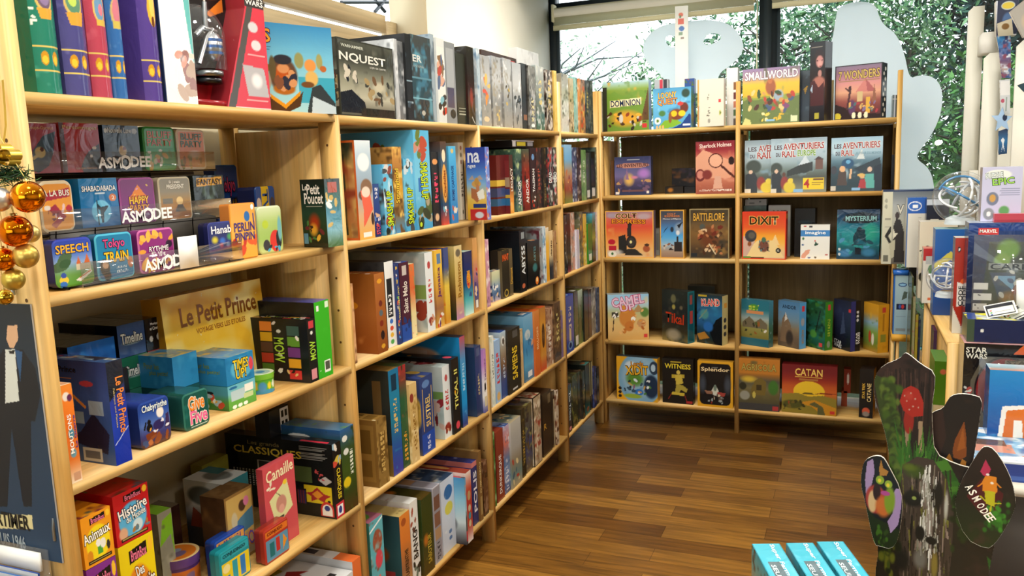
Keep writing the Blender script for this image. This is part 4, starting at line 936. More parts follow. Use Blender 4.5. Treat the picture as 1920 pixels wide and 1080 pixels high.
booky('dark violet blue book shaped game box beside the green one', 124, 174, '4c4a84', '66649c', [('e', .5, .45, .34, .075, 'd8b868'), ('e', .5, .455, .28, .062, '5c8a70'), ('p', [(.2, .4), (.85, .41), (.75, .34), (.3, .34)], 'd8a040'), ('e', .45, .46, .15, .03, 'b8d060')])
booky('crimson book shaped game box between blue neighbours', 174, 213, 'b04458', 'c86474', [('e', .55, .45, .3, .085, 'd8b868'), ('e', .55, .45, .24, .07, '6c94b8'), ('e', .6, .44, .12, .03, 'e07888'), ('r', .35, .36, .85, .39, 'd0b050')])
booky('bright blue book shaped game box right of the crimson one', 213, 241, '3468a8', '5484bc', [('e', .5, .44, .34, .085, 'c8b070'), ('e', .5, .45, .25, .07, 'c87888'), ('r', .25, .36, .8, .4, 'c8b458')])
booky('purple book shaped game box with a gold picture', 272, 308, '54408c', '6c58a4', [('e', .6, .5, .26, .1, 'e0b040'), ('e', .6, .52, .16, .07, 'f0c860'), ('e', .6, .43, .1, .03, '6c3c1c')])
y0, y1 = ypx(241, -.06, z1), ypx(272, -.012, z1) - .001
game('cream and violet box with fruit pictures recessed between blue and purple spines', y1 - y0, .1, .34, (-.06, (y0 + y1) / 2, z1), HP, [('f', 'cdbf90'), ('r', 0, .93, 1, 1, '4c3080'), ('r', .85, 0, 1, 1, '4c2c78'), ('r', 0, 0, 1, .04, '3c2468'), ('e', .55, .58, .22, .045, '6c4890'), ('e', .2, .47, .2, .06, 'a8b828'), ('p', [(.1, .3), (.7, .36), (.8, .25), (.3, .26)], 'a83844'), ('p', [(.15, .2), (.8, .12), (.5, .08)], '2878b8'), ('e', .3, .85, .14, .03, '6c5840'), ('e', .6, .86, .14, .03, '6c5840'), ('r', .1, .7, .7, .71, '54503c'), ('r', .1, .67, .6, .68, '54503c'), ('e', .9, .8, .1, .04, 'e0c030'), ('e', .95, .2, .1, .05, 'd8b838')], mat=CARD)
# white and teal box turned a little, its white narrow side forward
a = onx(318, 189, -.005); y0, y1 = ypx(313, -.005, z1), ypx(372, -.005, z1)
game('wide white and turquoise box with a bright washed out front', y1 - y0, .24, .36, (-.005, (y0 + y1) / 2, z1), HP, [('g', 'd8eef2', 'eef4f4', 'f4f4f0', 'e8e4e0'), ('p', [(.72, 1), (1, 1), (1, .2), (.9, .35), (.8, .6)], '68b8b8'), ('s', 9, .55, .7, .8, .98, .012, 'd8983c', 'e8c060', 'a8643c'), ('s', 14, .5, .05, .98, .3, .016, 'e8d0c0', 'd89888', 'b8a090', '98706c'), ('n', .05, .25, 'c0d8e4'), ('r', 0, 0, .03, 1, '284068')], [('f', '24304c')], mat=WRAP)

# droid-style toy in a display carton: window box with a sloping red side
def toybox():
    xf = -.006
    y0, y1 = ypx(374, xf, z1), ypx(506, xf + .0, z1)
    w, h, d = y1 - y0, .29, .16
    e = empty('toy_carton', (xf, (y0 + y1) / 2, z1), (0, 0, HP)); tag(e, 'black and red toy carton with a clear dome window and space toy inside', 'toy box')
    st = .0017
    a = w / 2; ws = w * .66      # red side panel takes the right part
    g = G()
    g.face((-a, .05, 0), (w - .01, 0, 0), (0, 0, h), (0, -1, 0), [('f', '1c1412'), ('r', 0, .8, .82, 1, '1c1614'), ('e', .5, .92, .22, .1, 'a83818', .9), ('l', .36, 1, .44, .82, .006, 'f4e8dc'), ('n', .05, .25, '3c1814'), ('r', .05, 0, .55, .22, 'a81820'), ('p', [(.45, .72), (.7, .86), (.7, .76), (.5, .7)], 'd87828'), ('t', 'STAR', .02, .9, .28, .975, 'f0ece4', 0), ('t', 'WARS', .02, .825, .28, .895, 'f0ece4', 0)], st, 5, '1c1412')
    g.cube(-a, .052, 0, a - .01, d, h, '241818')
    g.cube(-a, .0, 0, a * .3, .05, .012, '8c1820')
    g.build('carton', GLOSS, e)
    g = G()
    o, du = np.array((a - ws, -.004, 0.)), np.array((ws, 0, 0.))
    n0 = 60; V, U = np.meshgrid(np.linspace(0, 1, 110), np.linspace(0, 1, n0), indexing='ij')
    L = np.where(V < .78, .02 + V / .78 * .55, .57 + 0 * V)      # sloping left edge
    X = a - ws + (L + (1 - L) * U) * ws
    Uf = (X - (a - ws)) / ws
    A, tx = paint([('f', 'cc3848'), ('n', .05, .2, 'd85058'), ('p', [(.05, 0), (.2, 0), (.75, .8), (.62, .8)], '4c4844'), ('r', .2, .0, 1, .004, 'f0f0f0'), ('r', .5, .79, 1, 1, '383434'), ('e', .8, .95, .1, .05, 'a07068'), ('e', .72, .64, .12, .045, 'c8c8cc', .3), ('e', .76, .5, .12, .045, 'd0ccd0', .3), ('p', [(.42, .34), (.9, .32), (.98, .1), (.5, .1)], 'b0acb0'), ('e', .72, .22, .15, .07, 'e8e4e4', .8), ('r', .5, .57, .95, .575, 'e8a8a8'), ('r', .55, .42, .95, .425, 'e8a8a8'), ('r', .45, .06, .95, .065, 'e8a8a8'),
                  ('t', 'STAR', .58, .855, .98, .895, 'f0ece4', 0), ('t', 'WARS', .58, .81, .98, .85, 'f0ece4', 0)], Uf, V, ws, h, 9)
    g.grid(np.stack([X, np.full_like(X, -.004), V * h], -1), A)
    for t in tx: g.text(o, du, (0, 0, h), (0, -1, 0), *t)
    g.quad((a, -.004, 0), (a, d, 0), (a, d, h), (a, -.004, h), '8c2430')
    Pl = np.stack([X[:, 0], np.full(110, -.004), V[:, 0] * h], -1); Pb = Pl.copy(); Pb[:, 1] = .05
    g.grid(np.stack([Pb, Pl]), lin(hx('902830')))
    g.build('side_panel', GLOSS, e)
    cx, cz = -a * .45, h * .5
    g = G()
    for r, zz, c in ((.030, .02, '3c3c40'), (.034, .035, '8c9094')): g.lathe([(0.0, zz), (r, zz), (r, zz + .012), (0, zz + .012)], c, 20, cx, .028, .03)
    g.lathe([(0, 0), (.012, .004), (.022, .02), (.023, .04), (.016, .058), (0, .066)], 'c8ccd4', 18, cx + .02, .026, .1)
    for k in range(3): g.lathe([(.0232, .014 + k * .014), (.0232, .02 + k * .014)], '4470b8', 18, cx + .02, .026, .1)
    for p in ([(-.03, .09), (.0, .15), (.02, .17)], [(-.035, .15), (-.01, .17), (.03, .165)], [(.0, .17), (.0, .2), (.002, .225)]):
        g.tube([(cx + q[0], .022, q[1]) for q in p], .006, 'a8acb2', 8)
    g.build('toy_figure', METAL, e, True)
    g = G()
    t = np.linspace(0, math.pi / 2, 9)
    pf = [(.062 * math.cos(q), .075 * math.sin(q)) for q in t]
    g.lathe([(.062, -.07)] + pf, 'fff', 28, cx + .004, .056, .15)
    g.build('dome_window', BLISTER, e, True)
    return e
toybox()
# viking game, cover forward
A_ = np.array([-.075, ypx(494, -.075, z1)]); B_2 = np.array([.012, ypx(631, .012, z1)]); v_ = B_2 - A_
hh = zpy(53, B_2[0], B_2[1]) - z1
game('big blue box with a cartoon crew at sea, cover forward on the top shelf', np.linalg.norm(v_), .05, hh, ((A_[0] + B_2[0]) / 2, (A_[1] + B_2[1]) / 2, z1), math.atan2(v_[1], v_[0]),
     [('g', '3c84b4', '6cb0cc', '8cc4d0', '9cc8d0'), ('r', .5, .12, 1, .42, '3c9cb4'), ('n', .06, .16, 'a8d4dc'), ('p', [(.6, .05), (.68, .3), (.8, .34), (1, .12), (1, 0), (.6, 0)], '30383c'), ('p', [(.65, .0), (.68, .2), (1, .08), (1, 0)], 'b8c8d0'),
      ('e', .3, .42, .2, .22, '5c4030', .3), ('e', .3, .4, .14, .17, 'b0501c', .5), ('e', .3, .5, .09, .06, 'c88858', .4), ('e', .3, .6, .13, .06, '2c2c34', .3), ('p', [(.08, .2), (.3, .05), (.55, .25), (.5, .08), (.3, 0), (.1, .0)], '4c3018'), ('p', [(.1, .22), (.3, .1), (.52, .26), (.5, .2), (.3, .05), (.12, .16)], 'd08c1c'), ('e', .3, .27, .16, .07, 'a8601c', .4),
      ('e', .52, .6, .07, .1, '8c8c58', .4), ('e', .8, .6, .05, .1, '98945c', .4), ('e', .67, .55, .09, .08, 'd88c48', .4), ('e', .68, .4, .1, .1, 'd0a860', .4), ('e', .85, .52, .05, .04, 'b06030', .3), ('e', .62, .33, .1, .04, '6c4424', .4), ('e', .08, .5, .06, .05, '8c5c2c', .3), ('e', .07, .36, .07, .12, 'a8907c', .4), ('e', .16, .5, .05, .15, '5c5034', .4), ('s', 8, .2, .3, .55, .45, .014, '2c2c3c', 'c88c5c', 'e0b040', '7c4c34'),
      tt('IS', .02, .78, .16, .93, 'd8982c', 0, '3c2458'), ('r', .02, .73, .16, .735, '3c5460'), ('r', .04, .7, .14, .705, '3c5460')], '3c84b4', [('g', '5ca0d0', '88b8d8', '4a5058', '8c6848')], '4c8cb8', mat=WRAP)

# --- second shelf: three tier counter display of small tins
z2 = ZS[2] + .0005
rk = empty('counter_display', (-.2, -.62, z2)); tag(rk, 'three tier clear counter display holding small game tins and card boxes', 'display rack')
rk.location = (0, 0, 0)
TIER = [(-.175, 1.518), (-.105, 1.405), (-.032, 1.3085)]
grp = 'small tins and card boxes in the clear counter display'
R1 = [((52, 230.5), (107, 232.4), (111.7, 322), (58, 323)), ((111, 230), (184, 231.5), (190.6, 317), (117, 320.5)), ((192, 234.6), (258, 235.6), (266, 318), (199, 318)), ((267, 238), (326, 238), (332, 315), (273, 316.5)), ((330, 242.5), (382.4, 243.4), (388, 313), (335, 315))]
x, zb = TIER[0]
FOX = lambda c: [('e', .35, .42, .2, .12, 'd8c080', .3), ('e', .42, .48, .07, .05, '5c2c24'), ('l', .1, .3, .35, .4, .006, 'd8c490')]
fbox('dusky rose card box with a dark bird print, first in the upper tier', x, R1[0], .05, [('f', 'a84c68'), ('n', .05, .3, '98405c'), ('p', [(0, .1), (.1, .45), (.5, .75), (.95, .85), (.8, .4), (.6, .15), (.2, 0)], '3c5474')] + FOX(0) + [tt('Loups-Garous', .02, .86, .88, .95, 'd0a890')], zb, right='8c3c54', top='b86880', mat=WRAP, group=grp)
fbox('red card box with a black wolf head print in the upper tier', x, R1[1], .05, [('f', 'b8343c'), ('r', 0, 0, .12, 1, '5c4044'), ('p', [(.45, .1), (.6, .35), (.8, .5), (1, .6), (1, 0), (.5, 0)], '3c3c44'), ('e', .85, .5, .06, .03, 'e8e0d0'), ('e', .75, .33, .04, .03, 'e8dcc8'), ('n', .04, .15, '983038'), tt('Personnages', .08, .85, .95, .95, 'd8b880'), tt('Loups-Garous', .32, .05, .86, .11, 'd8a888')], zb, right='702830', top='98646c', mat=WRAP, group=grp)
fbox('navy card box with a moon and bird print in the upper tier', x, R1[2], .05, [('f', '1f3450'), ('e', .5, .42, .33, .28, '16222f', .3), ('p', [(.2, .6), (.4, .65), (.8, .78), (.6, .55)], '2c4668'), ('e', .5, .45, .12, .12, 'd8b878', .3), ('e', .55, .5, .05, .04, '8c3c2c'), ('e', .88, .88, .08, .06, 'b0bccc'), ('e', .08, .88, .05, .05, 'c8d0d8'), tt('Nouvelle Lune', .12, .83, .78, .95, 'ccd4dc')], zb, right='182c44', top='3c5470', mat=WRAP, group=grp)
ftin('green tin lettered in red and orange in the upper tier', x, R1[3], .04, [('f', '3ca858'), ('r', .08, .52, .92, .9, '58b870'), ('s', 14, .1, .08, .9, .42, .008, 'c8503c', 'd8a84c', '4c8c3c', 'e8e0c8', '88c060'), tt('BLUFF', .12, .74, .88, .9, 'd06848'), tt('PARTY', .1, .56, .9, .72, 'd06848'), ('e', .15, .42, .06, .03, 'f0f0e8'), ('e', .5, .46, .06, .03, 'f0f0e8')], '3c9c54', zb, group=grp)
ftin('white rimmed orange tin with green lettering, last in the upper tier', x, R1[4], .04, [('f', 'f0ece4'), ('r', .06, .05, .94, .95, 'e89060'), ('n', .03, .2, 'e0a878'), ('s', 12, .1, .07, .9, .35, .008, '5c7c4c', '8c5c3c', 'c8a050'), tt('BLUFF', .14, .74, .86, .9, '38745c'), tt('PARTY', .12, .56, .88, .72, '38745c'), ('e', .6, .38, .3, .12, 'f0e0d8', .9)], 'e8e4dc', zb, group=grp)
R2 = [((71, 338.5), (135, 338.5), (140, 425), (79, 426.6)), ((147, 335), (219, 333), (225, 419), (154, 424)), ((222, 334), (288, 332), (294, 412.5), (228, 417)), ((296, 332), (357, 331), (360, 405), (301, 408)), ((361, 330), (417, 327.5), (424, 401.5), (368, 406))]
x, zb = TIER[1]
ftin('cream rimmed tin with a red block trail, first in the middle tier', x, R2[0], .04, [('f', 'e8dcc0'), ('r', .05, .05, .95, .93, 'e89c38'), ('p', [(.05, .74), (.92, .86), (.92, .68), (.05, .6)], 'b03040'), ('n', .05, .2, 'f0b050'), ('p', [(.2, .45), (.45, .55), (.6, .4), (.75, .3), (.4, .08), (.25, .15), (.5, .28)], 'a02c44'), ('s', 10, .2, .12, .7, .5, .004, 'e8c8c8', '701c34'), ('e', .85, .45, .1, .07, 'b83040'), ('e', .2, .48, .1, .05, 'e8e0d8'), tt('A LA BUS', .1, .7, .9, .82, 'f8f4ec')], 'd8ccb0', zb, r=.016, group=grp)
fbox('blue card box with a figure on a disc, numbered two, in the middle tier', x, R2[1], .05, [('g', '1878b8', '186ca8', '14609c'), ('e', .52, .33, .26, .24, '68b8dc'), ('p', [(.5, .1), (.56, .1), (.58, .3), (.72, .42), (.7, .45), (.52, .42), (.42, .5), (.4, .45), (.48, .35)], '203040'), ('l', .42, .08, .42, .55, .003, '203040'), ('e', .85, .6, .1, .08, 'd87838'), ('r', .4, .68, .65, .71, 'd0e4f0'), tt('SHABADABADA', .06, .74, .95, .85, 'f0f6fa', 0, '0c3c64'), tt('2', .81, .56, .89, .64, 'f8f0e8')], zb, right='0c5088', top='a8ccd8', mat=WRAP, group=grp)
ftin('purple tin with an orange tent shape in the middle tier', x, R2[2], .035, [('f', '7c3478'), ('b', 'a85ca0', .003), ('p', [(.32, .62), (.52, .85), (.72, .62)], 'e88828'), ('r', .3, .5, .75, .62, 'd87020'), ('s', 14, .1, .1, .9, .9, .003, 'e0a0c8', 'e8c050'), ('e', .5, .25, .12, .1, 'a83c60'), tt('HAPPY', .25, .44, .8, .6, 'f0c030', 0, '5c1c34'), tt('PARTY', .25, .28, .8, .42, 'e8a028', 0, '5c1c34')], '6c2c68', zb, group=grp)
ftin('grey and tan tin with a seated bald man in black, middle tier', x, R2[3], .035, [('g', '8c8878', '8c8470', 'b0782c', '9c6424'), ('b', 'd0c8b0', .003), ('p', [(.1, .15), (.5, .3), (.95, .2), (.95, .08), (.1, .08)], '8c5420'), ('e', .62, .45, .11, .1, 'e0c080', .2), ('p', [(.45, .2), (.55, .36), (.7, .36), (.82, .2)], '2c2c30'), ('r', .1, .4, .4, .52, '706c60'), tt('Si j etais', .32, .84, .66, .92, 'ece8dc'), tt('PRESIDENT', .24, .73, .78, .83, 'f0ece0')], 'c8c0a8', zb, group=grp)
fbox('black card box with a gold title strip, last in the middle tier', x, R2[4], .05, [('f', '1c2420'), ('n', .03, .4, '2c3c34', '4a5c50'), ('e', .5, .25, .4, .2, '4c2418', .9), ('l', .1, .3, .9, .2, .002, 'a8502c'), ('l', .2, .1, .8, .35, .002, '8c4424'), ('p', [(.1, .74), (.95, .78), (.95, .96), (.12, .94)], 'd8a038'), tt('FANTASY', .13, .78, .92, .92, '2c1c10')], zb, right='161c18', top='3c4c48', mat=WRAP, group=grp)
R3 = [((99, 449), (171.5, 444), (178, 534), (104, 540)), ((177, 439), (247, 434.5), (253, 519.5), (184, 526)), ((256, 431), (324, 426.6), (330.5, 505), (264, 513)), ((389, 417), (439, 414), (445, 483), (395, 490))]
x, zb = TIER[2]
ftin('blue tin with a castle and white train picture, first in the lower tier', x, R3[0], .045, [('g', '2c3ca8', '4468c8', '88a8d8', '6c9c50', '5c9c38'), ('s', 5, .1, .35, .45, .6, .014, '3c5c3c', '4c6848'), ('p', [(.55, .45), (.62, .62), (.68, .45)], 'c86838'), ('p', [(.75, .45), (.85, .65), (.92, .45)], 'c86838'), ('r', .55, .32, .92, .46, 'd0c4a8'), ('p', [(.5, .12), (.9, .32), (.95, .26), (.62, .08)], 'f0ece4'), ('l', .6, .16, .9, .28, .002, 'd87038'), ('e', .2, .15, .12, .09, 'e8c840'), ('e', .2, .25, .07, .06, '3c54a8'), ('e', .18, .06, .1, .07, '3c74c8'), tt('SPEECH', .06, .7, .9, .88, 'e8b030', 0, '203080')], '28347c', zb, side='1c2458', group=grp, r=.012)
ftin('teal blue tin with pink and yellow block lettering in the lower tier', x, R3[1], .045, [('g', '1c78a8', '1c80b0', '186c9c'), ('b', '4cb0d0', .003), ('e', .2, .28, .14, .2, '3c2c20', .4), ('e', .22, .33, .08, .08, 'd8a880'), ('e', .25, .1, .1, .12, '242428', .3), ('e', .9, .33, .09, .14, 'b8683c', .4), tt('Tokyo', .2, .64, .78, .88, 'd04888', 0, '28102c'), tt('TRAIN', .2, .38, .85, .6, 'f0c028', 0, '3c2408'), tt('TERMINUS', .5, .22, .8, .27, 'e8f0f4'), tt('DELIRANT', .5, .13, .82, .19, 'e8f0f4')], '185c84', zb, side='124058', group=grp)
ftin('magenta purple tin with orange hands in the lower tier', x, R3[2], .045, [('f', '8c2878'), ('b', 'c468a8', .003), ('s', 9, .1, .65, .95, .95, .009, 'e8a038', 'f0b848'), ('s', 10, .05, .05, .95, .3, .009, 'e8a038', 'f0b848'), ('e', .85, .62, .1, .1, '2c1c34', .4), ('e', .1, .5, .1, .05, 'e8a038'), tt('RYTHME', .28, .48, .82, .6, 'f4ecf0', 0, '3c1034'), tt('Boulet', .34, .36, .76, .47, 'f4ecf0', 0, '3c1034')], '7c2c70', zb, side='4c1848', group=grp)
for i in range(4):
    q = [(a - 12 - i * 11, b + 3 + i * .8) for a, b in R3[3]]
    y0, y1, a_, b_ = quadx(x - .012 * i - .03, *q)
hn = ftin('navy tin with white script and fireworks, last in the lower tier', x, R3[3], .03, [('g', '242c74', '242868', '2c3078', '1c2050'), ('b', '3c4488', .002), ('e', .22, .55, .15, .12, 'd8c838', .9), ('e', .5, .5, .14, .12, '3c70c8', .9), ('e', .78, .6, .14, .12, '4c9c58', .9), ('e', .45, .4, .1, .08, 'c84468', .9), ('e', .7, .4, .1, .09, '90a8d8', .9), ('h', .25, .05, 3, '34386c'), ('r', .1, .18, .5, .2, '8c4468'), tt('Hanabi', .1, .7, .9, .9, 'f0f0f8')], '1c2054', zb, side='14183c', group=grp)
for i in range(3):
    q = [(a - 22 - i * 13, b + 5 + i * 1.5) for a, b in R3[3]]
    y0, y1, a_, b_ = quadx(x - .004, *q)
    tin(['navy tin tucked edge on just behind the fireworks tin', 'navy tin second in line behind the fireworks tin', 'navy tin deepest in line behind the fireworks tin'][i], .055, .022, .068, (x - .035 - i * .025, -.405 - i * .004, zb), HP, [('f', '242862'), ('b', '30367c', .002)], '20245c', group=grp)
# the display itself
for k, (x, zb) in enumerate(TIER):
    y0, y1 = -.90 + .03 * k, ypx((397, 428, 448)[k], x, zb)
    y0 = max(y0, -.915)
    g = G(); g.cube(x - .055, y0, zb - .004, x + .012, y1, zb - .0008, 'fff')
    g.cube(x + .009, y0, zb - .004, x + .012, y1, zb + (.042, .042, .042)[k], 'fff')
    g.cube(x - .055, y1 - .002, zb - .004, x + .012, y1, zb + .042, 'fff')
    tr = g.build('clear_tray', ACRYL, rk)
    g = G()
    px0, px1 = ((183, 282), (216, 313), (250, 338))[k]
    P0, P1 = onx(px0, 300, x + .013)[1], onx(px1, 300, x + .013)[1]
    L = P1 - P0
    st = 'ASMODee' if k < 2 else 'ASMODe'
    g.text((x + .0125, P0, zb + .003), (0, L, 0), (0, 0, .034), (1, 0, 0), 'ASM', 0, .1, .43, .8, 'f6f6f6', 0, None, .03)
    g.text((x + .0125, P0, zb + .003), (0, L, 0), (0, 0, .034), (1, 0, 0), 'O', .40, 0, .62, .95, 'f6f6f6', 0, None, .03)
    g.text((x + .0125, P0, zb + .003), (0, L, 0), (0, 0, .034), (1, 0, 0), 'DEE' if k < 2 else 'DE', .61, .15, 1, .85, 'f6f6f6', 0, None, .03)
    g.build('white_lettering', PAINT, tr)
    g = G()
    g.cube(x - .062, y0, zb - (.012 if k < 2 else .004), x - .058, y1, zb + .1, '2c2a28')
    g.build('back_strip', CARD, rk)
    g = G()
    for q in range(5):
        yy = y0 + (y1 - y0) * (q + .1) / 5
        g.tube([(x - .055, yy, zb - .0028), (x - .055, yy, zb + .09), (x - .053, yy, zb + .1)], .0012, '202020', 5)
    g.tube([(x + .014, y0, zb - .002), (x + .014, y1, zb - .002)], .0016, '202020', 5)
    g.build('wire', METAL, rk)
g = G()
for yy in (-.87, -.45): g.tube([(-.235, yy, z2), (-.235, yy, 1.62)], .004, '18181a', 6); g.tube([(-.235, yy, z2 + .004), (-.02, yy, z2 + .004)], .003, '18181a', 6)
g.build('wire_frame', METAL, rk)
q = [onx(*p, TIER[2][0] + .014) for p in ((332, 445), (367, 443), (367, 499), (335, 502))]
g = G(); y0, y1 = q[0][1], q[1][1]; g.cube(TIER[2][0] + .0135, y0, 1.308, TIER[2][0] + .016, y1, q[0][2], 'f8f8f4'); g.build('price_tag', CARD, rk)
# loose tins right of the display
ftin('orange tin with blue lettering leaning beside the clear display', -.03, ((425, 382.6), (474, 379.4), (488, 478.6), (441, 484)), .03, [('g', 'e89c40', 'f0b048', 'e8a83c'), ('b', 'd08834', .002), ('s', 9, .05, .1, .95, .35, .012, 'e0602c', 'd84c28', 'c83c24'), ('e', .65, .76, .12, .1, '2868b0', .3), ('l', .9, .66, .9, .8, .004, '3c3c74'), ('e', .88, .92, .06, .05, 'f0f0f4'), tt('PERLIN', .12, .5, .92, .66, '3c2c78'), tt('PINPIN', .14, .34, .9, .48, '3c2c78')], 'c87c38', z2, r=.006)
ftin('pale green tin with a red ladybird picture', -.055, ((480, 387), (525.7, 385.7), (533, 467.6), (488, 474)), .03, [('g', 'd8e4c0', 'b0cc78', 'a0c468', 'c8d490'), ('e', .3, .62, .14, .1, 'b8d040', .4), ('e', .68, .25, .24, .24, 'd83c34'), ('e', .82, .28, .12, .2, '2c2c30'), ('e', .3, .18, .14, .12, '3c3c40'), ('e', .88, .5, .1, .3, '78b8c0', .5), ('s', 6, .2, .02, .95, .15, .006, '48a8d0', '2c2c30')], 'c8d4b0', z2, r=.014)
ftin('navy tin with a yellow centre band behind the ladybird tin', -.2, ((475, 349.5), (511.6, 349.5), (520, 400), (482, 402)), .06, [('f', '2450a0'), ('r', .32, 0, .68, 1, 'e8c428'), ('e', .18, .7, .12, .12, 'd8c8c0'), ('e', .85, .7, .12, .12, '4c4040'), tt('TW', .36, .45, .64, .95, '2050a0', -90)], '1c2c70', z2 + 0)
ftin('dark blue tin with pink and yellow lettering standing alone at the back', -.3, ((400, 310), (444, 308.6), (447, 365), (408, 366)), .04, [('f', '1c4088'), ('b', '2c5ca0', .002), tt('Tokyo', .2, .62, .85, .85, 'c03c78', 0, '200c28'), tt('TRAIN', .4, .38, .95, .58, 'd8a820', 0, '3c2408'), ('s', 4, .4, .1, .9, .3, .006, 'a8c8e0')], '182c68', z2)
A_, B_2 = ony(570, 455, -.112), ony(615.5, 456.5, -.122)
A_[2] = B_2[2] = z2
w_ = np.linalg.norm((B_2 - A_)[:2]); m_ = (A_ + B_2) / 2
game('dark forest box with white script title alone at the right of the second shelf', w_, .06, zpy(337, A_[0], A_[1]) - z2, (m_[0], m_[1], z2), math.atan2(B_2[1] - A_[1], B_2[0] - A_[0]), [('g', '20261e', '1c2e28', '24402e', '2c3c20', '1c2014'), ('e', .5, .36, .28, .17, 'a03818', .9), ('e', .45, .26, .2, .12, 'd8a030', .9), ('s', 10, .15, .1, .85, .4, .008, 'c84c24', 'e0b038', '3c2c1c', '4c7c3c', '6c2c2c'), ('r', .03, .05, .2, .2, '5c8ca0'), tt('Le', .1, .84, .3, .93, 'e8e4d8'), tt('Petit', .28, .78, .8, .93, 'f0ece4', 0), tt('Poucet', .15, .64, .92, .8, 'f0ece4', 0), ('r', .2, .6, .85, .61, 'a8a898')], right=[('g', '24302c', '2c5c50', '3c8098', '7cb0c0', '4c6c38'), ('r', .2, .8, .8, .95, 'a84c34'), ('s', 7, .1, .2, .9, .8, .01, 'e0e8e8', 'c8a850')], top='1c201c', mat=WRAP)

# --- third shelf
z3 = ZS[3] + .0005
row(3, 1, [
    (118, 155, 724, 'orange box with white and blue lettering partly behind the end upright', [('g', 'e88830', 'e87c28', 'e07024', 'd87028', 'f0e0c8'), ('e', .4, .88, .35, .05, 'e8e0d8', .4), ('e', .7, .86, .25, .04, '5c2c54', .4), ('e', .5, .5, .3, .06, '5890a8', .4), ('e', .5, .3, .3, .05, '6c98a8', .4), ('r', .3, .02, .9, .1, 'c89878')], {'d': .2, 't': [T('MOUTONS', .25, .3, .6, .7, 'f8f4ec'), T('La Guerre', .72, .35, .92, .68, '4c3c88')], 'label': 'orange box with white and blue lettering, first on the third shelf by the end upright'}),
    (219, 248.5, 676, 'blue box', [('g', '1c2034', '1c2038', '2438a0', '2440b0', '2038a8', '1c34a8'), ('p', [(0, .62), (1, .78), (1, 1), (0, 1)], '1a1c24'), ('l', .1, .2, .95, .34, .002, 'b8c4e8')], {'d': .19, 'x': .0, 't': [T('Le Petit Prince', .45, .3, .92, .84, 'e88838', -90), T('Fabrique une Planete', .22, .36, .36, .74, 'b8a878', -90)], 'm': WRAP,
      'cover': [('g', '2c3c70', '34508c', '2c4c80', '30507c'), ('p', [(.2, .2), (.55, .3), (.75, .5), (.95, .3), (.9, .1), (.5, .18)], '1c2038'), ('r', .28, .55, .5, .72, '8ca0a8'), ('r', .7, .48, .9, .62, '90a8b8'), ('r', .45, .38, .62, .5, '7c98a8'), ('r', .32, .26, .5, .36, '88a0a8'), ('l', .5, .65, .65, .55, .006, 'c88838'), ('r', .55, .02, .82, .15, 'b8bcb0'), ('r', .58, .045, .79, .12, '5c6064'), ('e', .7, .78, .1, .03, 'a83c48'), tt('Petit Prince', .12, .88, .58, .94, '141824'), ('r', .1, .82, .5, .825, 'b07838')], 'mid': 1, 'label': 'tall blue box with orange lettering down its spine and a bar code cover'}),
])
# stack of long narrow boxes at the back
def stackrow(z0, h, parts, x=-.2, d=.18):
    for (pa, pb, lab, ops) in parts:
        y0, y1 = ypx(pa, x, z0 + h / 2), ypx(pb, x, z0 + h / 2)
        game(lab, y1 - y0 - .001, d, h, (x, (y0 + y1) / 2, z0), HP, ops, '1c1c24', None, '2a2c34', mat=WRAP, group='stacked narrow boxes on the third shelf')
zt = zpy(612, -.2, ypx(221, -.2, 1.1)); h3 = zt - z3
hs_ = h3 / 3
TL = lambda c, c2: [('f', c), ('n', .03, .35, c2), ('e', .5, .42, .42, .1, 'a8c0c8', .9), tt('Timeline', .1, .4, .9, .72, 'e4ecec', 0, '203040')]
MUS = lambda c, a_, b_: [('f', c), tt(a_, .3, .76, .8, .86, 'e8e8e8'), tt(b_, .25, .62, .85, .73, 'e8e8e8')]
stackrow(z3, hs_ - .001, [(232, 283, 'dark green narrow box at the bottom of the back stack', TL('2c6c5c', '3c7c6c')), (284, 313, 'dark red narrow box at the bottom of the back stack', MUS('7c2c30', 'Sports', 'Loisirs'))])
stackrow(z3 + hs_, hs_ - .001, [(228, 279, 'green narrow box in the middle of the back stack', TL('206850', '2c8068')), (280, 309, 'red narrow box in the middle of the back stack', MUS('84282c', 'Sports', 'et Loisirs'))])
stackrow(z3 + 2 * hs_, hs_ - .001, [(221, 272, 'slate blue narrow box on top of the back stack', TL('34548c', '4c74a4')), (273, 305, 'black narrow box with white icons on top of the back stack', MUS('18181c', 'Musique', 'et Cinema') + [('e', .3, .35, .1, .1, 'e0e0e0'), ('e', .75, .38, .13, .12, 'c8c8c8')])])
y0, y1 = ypx(133, -.16, 1.1), ypx(220, -.16, 1.1)
zb_ = zpy(668, -.16, y0)
game('glossy wrapped bright blue box with a bar code lying on the dark ones', y1 - y0, .16, .075, (-.16, (y0 + y1) / 2, z3 + 2 * hs_ - .012), HP, [('f', '1860b8'), ('n', .03, .4, '2c78c8', '1450a0', '5c98d8'), ('r', .62, .02, .88, .32, 'c8ccd0'), ('r', .66, .08, .84, .26, '5c6470')], '1c1c20', None, '22242a', mat=WRAP)
game('dark box under the wrapped blue one in the back stack', .17, .16, 2 * hs_ - .0125, (-.162, (y0 + y1) / 2 , z3), HP, [('f', '1c1e2a'), ('n', .05, .3, '3c2c20')], '241c18', None, '1c1c20')
